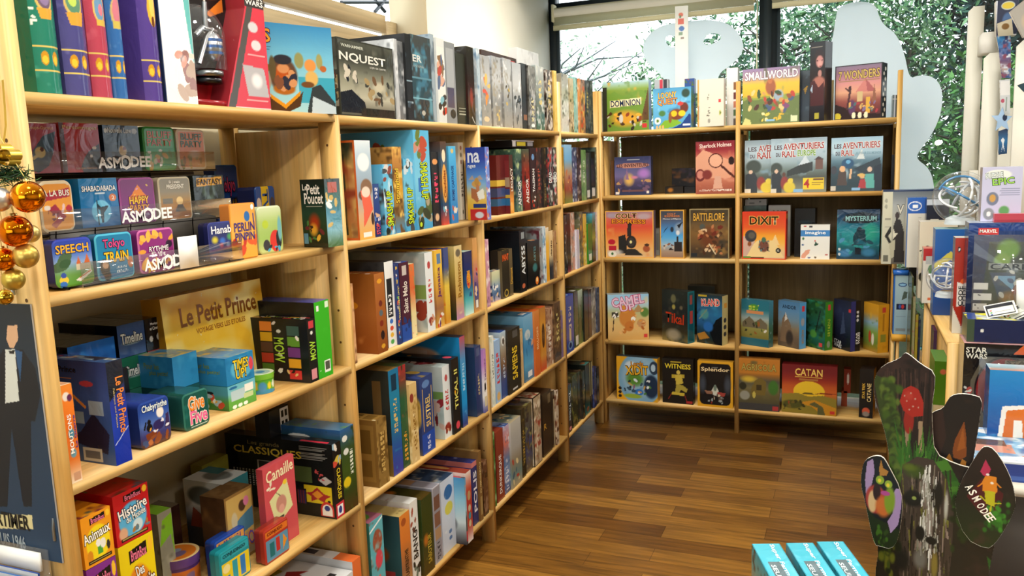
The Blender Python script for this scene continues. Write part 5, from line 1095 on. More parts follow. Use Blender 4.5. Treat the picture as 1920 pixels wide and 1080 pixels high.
PETIT = [('g', 'dca01c', 'f0c038', 'f8cc40', 'f0bc30', 'e0a81c'), ('n', .1, .42, 'fce078', 'e8b028', 'fff0a0'), ('e', .5, .3, .3, .22, 'fff4a0', 1.0), ('s', 14, .1, .5, .95, .98, .002, 'fff4c0'), ('e', .72, .85, .03, .04, 'fffbe0', .9), tt('Le Petit Prince', .15, .7, .92, .88, '8c5418', 0), tt('VOYAGE VERS LES ETOILES', .28, .61, .78, .66, 'a8702c', 0)]
pb = fbox('large golden box with brown script lettering, cover forward', -.17, ((304, 555.6), (496.7, 533), (506, 650), (325, 690)), .06, PETIT, z3, left='b88420', top='c89830', mat=GLOSS)
pb.rotation_euler = (-.06, 0, HP); pb.location.z += .004
# tins and cubes in front
ftin('blue square tin with a cat and moon picture', -.02, ((257.8, 755.6), (317, 740.7), (320.7, 816.7), (265, 833)), .1, [('g', '1c3c90', '2c50a8', '5070b8', '3c3c78', '5c3828'), ('e', .68, .68, .13, .13, 'f0ece8', .3), ('e', .3, .42, .1, .09, '141418'), ('e', .3, .54, .06, .06, '141418'), ('l', .14, .42, .2, .55, .004, '141418'), ('e', .6, .42, .2, .12, '302860', .3), ('p', [(.8, .3), (.86, .6), (.95, .62), (.97, .3)], '3c2c58'), ('p', [(.15, .3), (.55, .34), (.5, .2), (.2, .16)], '7c3c20'), ('s', 6, .3, .3, .9, .5, .004, 'e8e8f4', 'e0a040'), ('s', 8, .1, .05, .9, .2, .01, '8c4c28', 'b87040', '40507c'), tt('Chabyrinthe', .1, .74, .92, .93, 'e8f4f8', 0, '183074')], '283c8c', z3, side='223884', r=.012)
ftin('dark green square tin with orange and pink bubble lettering', -.02, ((341, 740.7), (389, 726), (394.8, 796), (346.7, 809)), .1, [('f', '16544c'), ('n', .03, .3, '207068'), ('b', '2c6c60', .003), tt('Give', .2, .5, .82, .88, 'f08c30', 0, 'f4ecdc'), tt('Five', .24, .14, .9, .5, 'f068a0', 0, 'f4ecdc'), ('r', .25, .06, .9, .08, 'c8d8d0')], '1c4c44', z3, side='183c38', r=.012)
TU = [('f', '2c84bc'), ('n', .03, .35, '3c98cc', '2474ac')]
TUF = TU + [('e', .55, .5, .42, .42, '58b0d4', .3), ('e', .9, .55, .08, .25, 'd84858'), tt('TIMES', .25, .48, .8, .84, 'f0d030', 0, '1c2434'), tt('UP!', .32, .14, .7, .5, 'f0d030', 0, '1c2434')]
q1 = ((424.4, 672), (474.4, 655.6), (478, 705), (428, 726)); q0 = ((428, 727), (478, 705.6), (481.9, 766.7), (430, 785))
y0, y1, a0, b0 = quadx(-.035, *q0)
GRN = [('g', '68b8d0', '7cc0c8', '68b048', '50983c'), ('r', .1, .35, .6, .75, 'b8d0d8'), ('r', .6, .55, .92, .85, 'f0f0e8'), ('r', .55, .3, .9, .5, 'c8d8a0'), ('e', .2, .1, .08, .08, 'f0f4f0'), ('e', .4, .1, .08, .08, 'f0f4f0'), ('e', .6, .1, .08, .08, 'f0f4f0'), ('e', .2, .88, .15, .06, '2c6ca0')]
game('light blue and green card cube under the blue time game cube', y1 - y0, .12, b0 - z3, (-.035, (y0 + y1) / 2, z3), HP, GRN, [('g', '4c98a8', '4c90a0', '4c8c40', '3c7430'), ('s', 16, .1, .1, .9, .8, .01, 'a8c4d0', '202428', 'e0b040', 'c84c34', 'e8ecec')], None, '2c8c5c')
ty, tz = y0, b0
_, _, a1, b1 = quadx(-.035, *q1)
game('blue card cube with yellow lettering on top of the green one', y1 - y0, .12, b1 - b0 - .001, (-.035, (y0 + y1) / 2, b0 + .001), HP, TUF, TU + [tt('Pour les', .15, .6, .6, .78, '6c8c50'), tt('plus petits!', .3, .38, .85, .56, '6c8c50')], None, TU + [('n', .03, .5, 'c8b068', '98b0a0', '3c88b8')])
game('second blue card cube left behind the stacked cubes', .075, .1, .075, (-.1, y0 - .056, z3 + .072), HP, TU, TU + [tt('Pour les', .15, .6, .6, .78, '6c8c50'), tt('plus petits!', .3, .38, .85, .56, '6c8c50')], None, TU + [('n', .03, .5, 'c8b068', '98b0a0')])
game('dark teal card cube supporting the second blue cube', .075, .1, .0712, (-.1, y0 - .056, z3), HP, [('f', '1c5058'), ('n', .03, .3, '28687c')], '18444c', None, '1c5058')
# round green tin
def roundtin(label, x, y, z, r, h, body, lidtop, lidside, ops):
    e = empty('round_tin', (x, y, z)); tag(e, label, 'game tin')
    n = 64
    V, U = np.meshgrid(np.linspace(0, 1, 24), np.linspace(0, 1, n + 1), indexing='ij')
    A, tx = paint(ops, U, V, 2 * math.pi * r, h, 77)
    th = U * 2 * math.pi
    g = G(); g.grid(np.stack([r * np.cos(th), r * np.sin(th), V * h * .72], -1), A)
    g.add([(r * math.cos(t), r * math.sin(t), 0) for t in np.linspace(0, 2 * math.pi, 33)[:-1]], [np.arange(32)[::-1][None]], lin(hx(body)))
    g.build('tin_body', TIN, e)
    g = G(); R = r * 1.03
    V2, U2 = np.meshgrid(np.linspace(0, 1, 18), np.linspace(0, 1, n + 1), indexing='ij')
    t2 = U2 * 2 * math.pi
    Xn, Yn = .5 + .5 * V2 * np.cos(t2), .5 + .5 * V2 * np.sin(t2)
    B, _ = paint(lidtop, Xn, Yn, 2 * r, 2 * r, 78)
    g.grid(np.stack([R * V2 * np.cos(t2), R * V2 * np.sin(t2), np.full_like(V2, h)], -1), B)
    g.lathe([(R, h), (R * 1.01, h - .003), (R, h * .72)], lidside, n)
    g.build('lid', TIN, e)
    return e
p = onz(508, 735, z3); r_ = .032
roundtin('small round green tin with a blue creature, beside the blue cubes', p[0] - .03, p[1], z3, .033, .05, '4c9c2c', [('f', 'd8e8c8'), ('e', .5, .5, .38, .38, '98c0b8'), ('e', .5, .5, .2, .2, '4c88b0', .5)], '78b838', [('f', '58a830'), ('h', .25, .1, 9, '3c90b8'), ('e', .88, .5, .06, .4, '4c90c0', .5), ('e', .97, .55, .025, .3, 'e8d030', .4), ('e', .8, .6, .025, .35, 'e0b828', .4), ('e', .04, .6, .03, .3, 'e8f0e0', .3)])
# black box of coloured squares and its green neighbour
row(3, 1, [
    (583, 598, 600, 'black box with coloured animal squares', [('f', '1c1c1c'), ('r', .2, .85, .8, .97, 'c84048'), ('r', .2, .04, .85, .2, 'd89098'), ('e', .5, .78, .15, .03, 'e8e8e0')], {'free': 1, 'd': .19, 'x': .0, 't': [T('MOW', .15, .35, .85, .65, 'a8d040', 90)], 'label': 'black box with coloured animal squares and green block lettering',
      'cover': [('f', '17171a')] + [('r', x_, y_, x_ + .2, y_ + .15, c_) for x_, y_, c_ in ((.2, .8, 'e88838'), (.2, .63, 'e0b028'), (.2, .46, '5c3c34'), (.2, .29, 'b83830'), (.2, .12, '4c7c34'), (.66, .74, '38544c'), (.66, .57, '5c8c30'), (.66, .4, '6c3478'), (.66, .22, 'd89c28'), (.66, .04, 'c83430'))] + [('s', 10, .2, .1, .9, .95, .006, 'e8e0d8', '2c2018', 'd8b878'), ('e', .52, .8, .04, .03, 'e0e4dc'), ('e', .5, .16, .04, .03, 'e0e4dc'), tt('MOW', .43, .3, .6, .7, 'a8d040', -90)]}),
    (598.5, 625, 568, 'bright green box with a bar code', [('f', '3cb028'), ('n', .05, .25, '34a022', '48bc34'), ('r', .12, .1, .2, .11, 'e8f4e0'), ('r', .45, .06, .85, .22, 'f0f4ec'), ('r', .5, .09, .8, .2, '54584c'), ('r', .72, .9, .95, .98, 'dff0d8'), ('r', .15, .88, .3, .95, 'f0f0f0')], {'free': 1, 'd': .2, 'x': .0, 'cover': '1c1c1c 242a24', 'top': '2c3c90 34508c', 'label': 'bright green box with a bar code, at the right end of the third shelf'}),
])
# --- fourth shelf
z4 = ZS[4] + .0005
def brain(label, q, c1, c2, txt, z0, z1_, x, d=.12, deco=()):
    y0, y1, a, b = quadx(x, *q)
    return game(label, y1 - y0 - .001, d, z1_ - z0 - .001, (x, (y0 + y1) / 2, z0), HP,
        [('f', c1), ('e', .5, .42, .42, .36, c2, .2)] + list(deco) + [('p', [(.28, .8), (.8, .83), (.8, .95), (.28, .92)], '181414'), tt('BrainBox', .32, .82, .77, .92, 'e87898'), ('e', .9, .9, .07, .07, 'f0c030'), ('r', .12, .05, .9, .12, '1c1814'), ('r', .16, .075, .86, .095, 'a89858')] + txt, c1, None, [('f', c1), ('n', .04, .4, '5c5c3c', '2c4c5c', '6c2c24')], mat=GLOSS, group='learning game cubes stacked by the end upright')
qH = ((211.7, 935), (275, 898), (285, 988.6), (219, 1034)); qA = ((150, 975), (206, 945), (215.6, 1038.7), (160, 1072))
y0, y1, aH, bH = quadx(-.03, *qH)
ya, yb, aA, bA = quadx(-.012, *qA)
brain('red game cube with a blue splash and white lettering, on top of a yellow one', qH, 'c01c24', '58b0e0', [tt('Histoire', .1, .52, .92, .72, 'f4f4f0', 8, '203048'), tt('du Monde', .3, .4, .86, .53, 'e8f0f0', 8, '203048')], (aH), bH, -.03, deco=[('e', .2, .2, .14, .14, 'd8a888', .5), ('e', .62, .26, .16, .14, 'c8dce4', .4), ('s', 5, .5, .15, .9, .35, .006, 'a8783c', '5c7c8c')])
brain('yellow game cube with an orange panel under the red cube', qH, 'e8d018', 'e08828', [tt('Des', .42, .66, .65, .76, 'f4f4ec', 8, '6c3c14'), tt('Tout Petits', .1, .48, .95, .64, 'f4f4ec', 8, '6c3c14')], z4, aH, -.03, deco=[('e', .2, .55, .08, .06, 'c85c28'), ('e', .6, .28, .2, .12, '8c3c78', .3), ('e', .6, .2, .2, .08, 'e8ecec', .3), ('e', .35, .2, .08, .1, 'f0c838')])
brain('orange and yellow animal game cube beside the end upright', qA, 'e89820', 'f0d820', [tt('Animaux', .02, .5, .92, .7, 'f8f8f0', 8, '38280c')], aA, bA, -.012, deco=[('r', .45, .18, .62, .42, '48a03c'), ('e', .5, .4, .08, .08, 'f0f0ec'), ('e', .65, .36, .1, .1, 'e8e8e0'), ('e', .82, .28, .06, .1, '2c2c2c'), ('e', .2, .2, .1, .12, 'd88c20')])
brain('purple game cube at the bottom beside the end upright', qA, '7c2c8c', 'd03c98', [tt('Monde', .1, .5, .9, .7, 'f8f8f0', 8, '38104c')], z4, aA, -.012)
row(4, 1, [
    (632, 647, 830, 'large black box of classic games', [('f', '161616'), ('r', 0, .0, 1, .2, 'c82c3c'), ('r', .15, .03, .85, .17, 'f0f0f0'), ('e', .5, .1, .22, .05, '2c3c88'), ('s', 9, .1, .72, .9, .98, .012, 'c8b040', '8cb0c8', 'c84838', 'e8e0d8')], {'free': 1, 'd': .37, 'x': .0, 't': [T('CLASSIQUES', .25, .25, .75, .66, 'e0c830', -90)], 'label': 'large black box of classic games with its yellow titled cover facing the room', 'mid': 1,
      'top': [('f', '1c1c1a'), ('n', .04, .3, '4c4c40', '38342c'), ('r', .1, .05, .4, .3, 'c83040')],
      'cover': [('f', '171817'), ('n', .08, .15, '20221f'), tt('CLASSIQUES', .08, .74, .72, .86, 'c0a838', 0), tt('Les grands', .22, .87, .52, .94, '6c6038', 0)] + [('r', .7, .93 - i * .02, .95 - (i % 3) * .02, .938 - i * .02, '8a8a84') for i in range(9)] + [('r', .06 + (i % 8) * .03, .52 - (i // 8) * .03, .075 + (i % 8) * .03, .535 - (i // 8) * .03, 'a8a89c') for i in range(64)] + [('r', .3, .48, .52, .68, '9c9c90'), ('r', .31, .49, .51, .67, '2c2c2a'), ('r', .56, .45, .8, .66, '4c5c34'), ('n', .02, .05, '8c7c3c'), ('r', .72, .18, .97, .42, 'd8c028'), ('p', [(.84, .4), (.9, .32), (.96, .3), (.91, .25), (.9, .2), (.84, .24), (.78, .2), (.78, .27), (.73, .31), (.79, .33)], 'a83030'), ('p', [(.84, .36), (.89, .3), (.84, .24), (.79, .3)], 'e09030'), ('e', .94, .22, .015, .02, '202020'), ('p', [(.86, .5), (.92, .56), (.98, .5), (.92, .44)], 'b8b4b0'), ('s', 7, .82, .5, .96, .62, .004, 'b84848'), ('r', .66, .14, .74, .36, '241c24')] + [('r', .66 + i * .012, .16, .668 + i * .012, .34, c_) for i, c_ in enumerate(('783040', '40306c', '783040', '40306c', '783040', '40306c'))] + [('e', .92, .12, .06, .1, 'c83830'), ('r', .86, .02, .98, .12, 'c83830'), ('e', .92, .11, .045, .075, 'f0ece4'), ('r', .875, .03, .965, .11, 'f0ece4'), ('e', .92, .13, .025, .04, '2c3c80')]}),
    (648, 672, 808, 'dark green frog box', [('g', '2c5c98', '344c28', '38501c', '2c4018', '4c3418'), ('e', .3, .88, .2, .04, 'e0e4e0'), ('e', .35, .72, .2, .04, 'd8dcd8'), ('e', .3, .35, .3, .07, 'd8c020', .3), ('n', .03, .25, '4c6828', '28380f')], {'free': 1, 'd': .2, 'x': .0, 't': [T('STUPIDE', .6, .42, .82, .72, 'e8ece0', -90)], 'label': 'dark green box with white eye shapes at the right end of the fourth shelf', 'top': '3c6c90 4c7c58'}),
])
def stand(label, q, x, d, ops, z0=z4, yaw=0, **k):
    o = fbox(label, x, q, d, ops, z0, **k)
    o.rotation_euler = (o.rotation_euler[0], 0, HP + yaw)
    return o
stand('white and teal box with a slanted silver top behind the brown one', ((418, 905), (466, 886), (470, 975), (424, 1000)), -.16, .13, [('f', '2c3034'), ('r', 0, .7, 1, 1, '1c6c78'), ('n', .04, .3, '3c3c40')], left=[('g', 'b0b8b4', 'c0c0b8', '2c3034', '24282c'), ('e', .45, .78, .4, .16, '4c5450', .4), ('p', [(.1, .3), (.2, .6), (.4, .5), (.7, .62), (.6, .3)], '6c2c1c')], top=[('f', 'b0b8b8'), ('e', .5, .45, .35, .35, '5c6464', .4), ('r', .6, .5, 1, 1, '1c6470')])
stand('brown box with a dog in bed cartoon and bubble lettering', ((419, 934), (470.7, 911), (480, 995), (427, 1018)), -.09, .075, [('f', '8c6c3c'), ('r', .06, .04, .96, .96, 'c8a860'), ('p', [(.06, .5), (.5, .62), (.96, .7), (.96, .42), (.06, .34)], '4c7c98'), ('r', .06, .04, .96, .36, 'a89878'), ('n', .03, .25, '8c7048'), ('e', .3, .62, .12, .13, 'c8bc98', .4), ('e', .6, .78, .14, .09, '4c3828', .4), ('e', .75, .82, .1, .07, 'd880a8'), ('e', .38, .48, .08, .06, 'd8d0b0'), tt('TOUS AU', .12, .3, .6, .4, 'e8d048', 10, '5c3010'), tt('DODO', .12, .12, .95, .34, '6c5498', 10, 'e08830')], left=[('f', '4c3420'), ('n', .04, .4, '3c2818', '6c4c2c')], top='5c4428 6c5434')
stand('tall coral box with a pig like bomb drawing on a card', ((490, 870.8), (549.8, 862), (561, 988.6), (501, 988)), -.045, .02, [('f', 'c85058'), ('n', .05, .2, 'd46068'), ('p', [(.14, .6), (.72, .76), (.86, .4), (.3, .26)], 'd8d8a0'), ('e', .5, .5, .18, .11, 'c08878', .3), ('e', .5, .44, .1, .06, 'd8a090', .4), ('l', .36, .66, .48, .6, .002, '3c3028'), ('r', .4, .33, .56, .36, '4c443c'), ('e', .66, .73, .07, .03, 'e8c838'), ('s', 4, .1, .72, .3, .8, .006, 'e8e0c8'), tt('Canaille', .08, .82, .95, .96, 'f0e0b8', 3)], left='a83c44', top='c05058')
def ttin(label, q, x, d, ops, rim, z0=z4, **k): return ftin(label, x, q, d, ops, rim, z0, **k)
CJ = lambda f, t, s: [('f', f), ('r', .06, .74, .96, .92, t), ('r', .06, .06, .96, .66, s)]
ttin('red tin with a teal and orange puzzle picture at the shelf edge', ((495, 995), (540, 969), (543, 1027), (496.5, 1050)), -.012, .03, CJ('a83428', 'd87028', '5890b0') + [('r', .2, .15, .38, .55, '1c6c74'), ('r', .46, .2, .62, .6, 'b83030'), ('p', [(.72, .15), (.76, .6), (.9, .4), (.95, .45)], 'e09028'), tt('CONJUGO', .12, .77, .75, .89, '6c1c18')], '983020', side='7c2820', r=.008)
ttin('teal tin with a yellow and blue puzzle picture', ((411, 1029), (467.5, 1011), (470.7, 1068), (413, 1088)), -.03, .03, CJ('1c8c98', '28a0b0', 'e0c828') + [('r', .4, .1, .56, .6, '2c98a8'), ('r', .66, .1, .82, .6, '3078c0'), ('r', .1, .1, .3, .3, '2878a0'), ('e', .2, .5, .12, .12, 'e8dc98'), tt('CONJUDINGO', .1, .77, .85, .89, '103c48')], '1c8490', side='146c78', r=.008)
ttin('blue tin with an orange strip behind the teal tin', ((402, 1010), (460, 990), (463, 1050), (406, 1072)), -.075, .03, CJ('2448a0', 'e0a050', '4068b8') + [tt('GRAMMADINGO', .1, .77, .85, .89, '5c3c90')], '1c3c90', side='183478', r=.008)
p = onz(357, 1095, z4)
roundtin('round orange tin with purple bands and a dog picture', p[0] - .03, p[1], z4, .047, .075, 'b86020', [('f', 'd8c088'), ('e', .5, .5, .44, .44, 'c87020'), ('e', .4, .5, .14, .2, '8890a8', .3), ('e', .6, .45, .14, .2, '6c5c80', .3)], '5c3c80', [('f', 'c06828'), ('r', 0, .0, 1, .12, '5c3c80'), ('r', 0, .86, 1, 1, '4c3070'), ('e', .83, .5, .03, .2, '50a030', .4), ('e', .97, .5, .06, .25, '7c6488', .5), ('n', .02, .2, 'a85420')])
stand('grey box with a lime green corner flap behind the cubes', ((296, 965), (322, 950), (328, 1045), (302, 1062)), -.14, .08, [('f', '8c8c80'), ('p', [(0, .6), (.3, .9), (1, .95), (1, .4), (.8, .7)], '7cb828'), ('n', .04, .3, 'a8a89c', '5c5850')], left='6c6c64 4c4840', top='70a828')
stand('small brown box at the back right of the cubes', ((322, 950), (336, 945), (340, 990), (326, 996)), -.3, .07, [('f', '4c2c24')], top='8c8478')
stand('olive yellow box half hidden behind the black classics box', ((377, 865), (428, 860), (430, 895), (380, 900)), -.345, .04, [('g', '8c8c38', '7c7c2c', '5c5820'), ('n', .04, .4, '98a040')])
CT = [o for o in bpy.data.objects if o.get('label', '').startswith('large black box of classic')][0]; CT = CT.location.z + max(v.co.z for v in CT.data.vertices) + .0006
bx = fbox('white box with black squares standing on top of the classics box', -.2, ((503, 768), (540, 762), (542, 790), (505, 796)), .05, [('f', '1c1c1e'), ('r', .55, .05, .98, .95, 'e8e8e8'), ('r', .62, .6, .74, .85, '1c1c1c'), ('r', .8, .6, .92, .85, '1c1c1c'), ('r', .62, .2, .74, .45, '1c1c1c'), ('r', .8, .2, .92, .45, '1c1c1c'), ('r', .55, .0, .98, .12, '2858a0')], CT)
# --- lowest shelf: big white boxes
z5 = ZS[5] + .0005
def flat(label, pl, pr, x, ptop, d, front, top, m=None):
    y0, y1 = ypx(pl, x, .3), ypx(pr, x, .3)
    h = zpy(ptop, x, y1) - z5
    return game(label, y1 - y0, d, h, (x, (y0 + y1) / 2, z5), HP, front, 'c8ccd0', 'b8bcc0', top, mat=m)
flat('big white box with a red lizard print on its top, on the lowest shelf', 600, 664, -.004, 1070, .3, [('f', 'd4dadf'), ('p', [(.1, .6), (.4, .8), (.5, .7), (.2, .5)], '24282c')], [('f', 'd8dce0'), ('r', .55, .1, .8, .18, '28282c'), ('p', [(.3, .4), (.45, .3), (.6, .45), (.75, .4), (.6, .6), (.4, .55)], 'a83434'), ('p', [(.3, .68), (.6, .64), (.65, .9), (.35, .88)], 'b0a838'), ('n', .04, .12, '98a0a4')])
flat('white box with an orange corner behind the lizard one on the lowest shelf', 664, 679, -.006, 1042, .34, [('f', 'c8d0d8'), ('r', 0, .55, 1, 1, 'e07038')], [('f', 'd0d4d8'), ('r', 0, 0, 1, .2, 'e07038'), ('r', .2, .4, .8, .6, '3c4054'), ('r', .2, .75, .8, .9, 'c89048')])
flat('white box with dark figures in front of the lizard box on the lowest shelf', 540, 598, -.004, 1095, .25, [('f', 'c8b8a8'), ('n', .04, .4, '3c2c3c', '6c5c80')], [('f', '8c847c'), ('n', .04, .5, 'd89838', '3c3448', '6c3c2c')])
# ---------------------------------------------------------------- back unit: covers forward
def bk(r, label, pl, pr, pt, yl, yr, d, ops, right=None, left=None, top=None, mat=None, lean=0, group=None, ptr=None):
    """box whose front stands yl / yr behind the shelf edge at its left / right corner, seen between columns pl and pr"""
    z = ZB[r] + .0005
    L = np.array([xpx(pl, YB + yl, z), YB + yl]); R = np.array([xpx(pr, YB + yr, z), YB + yr])
    v = R - L; w = np.linalg.norm(v); yaw = math.atan2(v[1], v[0])
    h = zpy(pt, L[0], L[1]) - z
    if r > 1: h = min(h, ZB[r - 1] - .0235 - z)
    m = (L + R) / 2
    return game(label, w, d, h, (m[0], m[1], z), yaw, ops, left or sp(ops[0][1]) if isinstance(ops, list) and not left else left, right, top, mat=mat, lean=lean, group=group or f'games on the back shelves')
bk(1, 'green and gold box with a knight scene at the left end, top back shelf', 1131, 1217, 156, .004, .0, .06,
   [('g', 'a8c8d8', '7c9838', '6c8830', 'b07c28', 'c89030', '8c6420', '4c3818'), ('h', .78, .08, 4, '6c9034'), ('n', .05, .3, '5c7c2c', 'c8a040'), ('r', 0, 0, .1, .9, '2c2c1c'), ('p', [(.88, .4), (1, .9), (1, .2), (.82, .2)], '5c4020'), ('e', .5, .25, .4, .2, 'd89c30', .8), ('s', 26, .1, .03, .95, .36, .012, '4c3018', 'e0a838', '8c3c20', '2c2418', 'c8c0b0'), ('e', .4, .25, .05, .1, 'd0ccc4', .4), ('p', [(.16, .48), (.84, .52), (.84, .66), (.16, .62)], 'ece0b0'), ('r', .85, .04, .96, .13, 'c83434'), tt('DOMINION', .18, .5, .82, .63, '1c2c4c', 1)], right='a8d0e8 88b8d8', top='8cb0c0')
bk(1, 'blue cartoon box with a yellow creature in a car, second on the top back shelf', 1225, 1296, 167, .006, .0, .07,
   [('g', '4c94c0', '68b4dc', '5ca8d4', '4c98c8'), ('n', .04, .3, '98d0e8', '3c80b0'), ('p', [(.5, 0), (.75, .1), (.95, .35), (1, .3), (1, 0)], '1c3c80'), ('p', [(.1, 0), (.3, .2), (.6, .25), (.75, .12), (.5, .02)], '80b030'), ('e', .62, .34, .22, .15, '7c3c20', .4), ('e', .82, .5, .12, .14, '6c3020', .4), ('e', .72, .6, .08, .05, 'c83c34'), ('e', .55, .36, .09, .08, 'f0c020', .3), ('e', .76, .36, .1, .08, 'f0c828', .3), ('e', .24, .38, .1, .08, '4c7c40', .5), ('e', .86, .85, .12, .12, '2c4438', .5), ('e', .45, .26, .05, .14, '8c5428', .4), ('e', .12, .2, .09, .09, 'f0f0e8'), ('e', .12, .2, .04, .04, '5c7c30'), ('e', .1, .04, .03, .05, 'f0b070'), ('e', .18, .04, .03, .05, 'f0b070'), ('e', .26, .04, .03, .05, 'f0b070'), ('r', .78, .06, .97, .1, 'e0e8f0'), tt('LOONY', .14, .75, .62, .9, 'f0b838', 2, '3c2458'), tt('QUEST', .12, .57, .64, .74, 'f09838', 2, '3c2458')], right=[('g', '58a0c8', '6c8c48', 'd0a040', '5080a8'), ('n', .03, .3, 'e0b868')], top='58a0c8')
bk(1, 'white box with a sole print and an orange edge on the top back shelf', 1308, 1357, 150, .0, -.01, .05,
   [('f', 'd8d4c4'), ('r', 0, 0, .05, 1, 'e09c48'), ('s', 14, .38, .2, .52, .72, .004, '7c786c', '8c887c', '5c584c'), ('e', .44, .12, .05, .05, '9c988c'), ('r', .03, .15, .06, .45, '5c4c3c'), ('r', .8, .5, .9, .56, 'd84848'), ('e', .86, .28, .05, .06, 'c8c878'), ('e', .86, .28, .025, .04, '5c6c34'), ('n', .08, .2, 'e4e0d0')], right='f0f2f4', top='f0f0ec')
bk(1, 'white box with a strip of coloured pictures beside the middle upright', 1362, 1383, 128, .16, .16, .08, [('f', 'e8e8e4'), ('r', .6, .62, .95, .75, '8c5c30'), ('r', .6, .46, .95, .58, '6c2c28'), ('r', .6, .32, .95, .43, 'c87858'), ('r', .6, .18, .95, .29, '4c6c38'), ('r', .6, .02, .95, .14, '5c4c40')], top='f4f4f0')
o = bk(1, 'very tall white box with coloured tiles standing against the window', 1267, 1291, 12, .27, .28, .05, [('f', 'e6e8e4'), ('e', .45, .93, .2, .018, 'd8603c', .3), ('e', .4, .915, .1, .012, '3c6c38', .3), ('r', .25, .855, .7, .9, 'd85038'), ('e', .5, .82, .22, .022, '2868b8', .2), ('r', .3, .765, .6, .79, '7c9c84'), ('r', .45, .735, .65, .75, '8c7c74'), ('n', .08, .15, 'd8dcd8')], right='d0dce4 b0c4d0', top='e8ece8')
bk(1, 'grey and red striped box peeking over behind the blue cartoon box', 1228, 1253, 150, .2, .2, .05, [('f', 'b0b4b8'), ('r', .4, 0, .6, 1, 'c83848'), ('r', .65, 0, .95, 1, '38343c')])
bk(1, 'small blue box with a red crest behind the cartoon box', 1284, 1302, 148, .2, .2, .05, [('f', '2c4c90'), ('n', .02, .4, 'b04030', '58702c')])
bk(1, 'yellow fantasy box with white lettering and a crowd of creatures', 1392, 1498, 131, .012, .0, .06,
   [('g', '8c78a0', 'a890a0', 'e8b840', 'e0b038', 'a0a040', '68784a', '6c7440', '606c3c'), ('h', .52, .06, 3, '8c9c48'), ('h', .4, .1, 3, '687844'), ('n', .06, .25, '8c9a58', '54603c'), ('e', .5, .66, .1, .16, '9c5c40', .4), ('e', .49, .76, .04, .05, 'b87048'), ('e', .64, .5, .1, .12, '98a8b8', .5), ('s', 34, .08, .2, .92, .58, .016, '3c5438', '8c5038', 'c89858', '50342c', 'b84438', '7c4c74', 'd8c080', '4c5c7c'), ('s', 10, .35, .06, .7, .2, .01, 'e8c858', 'd8b038', 'f0e0a0'), ('p', [(0, 0), (.05, .12), (.14, .08), (.16, 0)], 'c8c880'), ('p', [(.86, .02), (.86, .13), (.97, .12), (.97, .02)], 'd8dcb0'), ('r', .42, .04, .58, .07, '8cb8d8'), tt('SMALLWORLD', .04, .8, .97, .95, 'f6f0e8', 1, '7c5c78')], right='5c5c3c', top='8c7c98')
bk(1, 'dark box with a yellow triangle behind the crowd scene box', 1500, 1518, 133, .1, .1, .1, [('g', '4c5860', '303840', '384858', '3c4c5c', '2c343c'), ('p', [(.3, .65), (.8, .72), (.5, .55)], 'd8a828'), ('n', .04, .3, '5c7080')])
bk(1, 'tall black box with a portrait of a dark haired woman', 1517, 1545, 80, .03, .0, .08,
   [('g', '1c1a1a', '201c1c', '2a2020', '3c3030', '2c2a30', '1c1c24'), ('e', .62, .79, .36, .12, '2c1c18', .3), ('e', .64, .75, .27, .085, 'b8807c', .4), ('e', .66, .72, .17, .05, 'cc9890', .6), ('e', .66, .6, .14, .05, 'b07c74', .4), ('e', .6, .48, .5, .1, 'a86c60', .5), ('p', [(.05, .5), (.3, .52), (.6, .42), (.95, .5), (.95, .2), (.05, .2)], '4c2c30'), ('p', [(.05, .4), (.2, .48), (.18, .36)], 'a8bcd0'), ('e', .48, .765, .05, .008, '382020'), ('e', .8, .765, .05, .008, '382020'), ('e', .68, .69, .08, .008, '8c4448'), ('e', .6, .87, .25, .04, '281816', .4), ('r', .35, .03, .65, .1, 'a8a040'), ('r', .05, .93, .8, .935, '8c8478')], left='1c1a1c', right='3c3838', top='c8c8c4')
bk(1, 'plain tan box between the portrait box and the pyramid box', 1547, 1562, 151, .2, .2, .05, [('f', 'c8b078'), ('n', .06, .2, 'bca468')])
bk(1, 'dark sunset box with a pyramid and a row of white discs on its side', 1564, 1652, 125, .06, .0, .09,
   [('g', '7c6c84', '9c6c80', 'd08c88', 'd8a080', '8c4c44', '6c3434', '40282c'), ('p', [(.45, .5), (.65, .74), (.88, .5)], 'c87c74'), ('p', [(.65, .74), (.88, .5), (.7, .5)], 'a85c5c'), ('n', .05, .2, '5c3840'), ('r', .48, .32, .6, .5, 'c8b080'), ('p', [(.8, .3), (.84, .62), (.9, .3)], '8c5c48'), ('r', .68, .1, .76, .4, 'd8a840'), ('p', [(.0, .0), (0, .3), (.3, .2), (.6, .1), (1, .08), (1, 0)], '2c1c1c'), ('l', .28, .2, .34, .56, .01, '4c2c30'), ('l', .24, .58, .34, .5, .008, '4c2c30'), ('e', .33, .58, .03, .04, '3c2428'), ('e', .38, .22, .09, .16, '5c3c60', .5), ('s', 16, .25, .12, .95, .3, .01, 'e8e0d8', '4c6c70', 'a83c44', 'd8a860', '7c6c90'), ('e', .07, .06, .08, .07, 'c8b838'), ('e', .42, .07, .045, .06, 'e8e0c0'), ('e', .55, .07, .045, .06, 'e8e0c0'), ('e', .68, .07, .045, .06, 'e8e0c0'), ('b', '2c2424', .004), ('r', .1, .7, .95, .715, '8c7440'), tt('7 WONDERS', .08, .74, .95, .9, 'c8a858', 1, '3c2c24')],
   right=[('f', '1c1c24')] + [('e', .35 + .3 * (i % 2), .06 + i * .093, .17, .035, 'f0f0ec') for i in range(10)], top='a0b0a8')
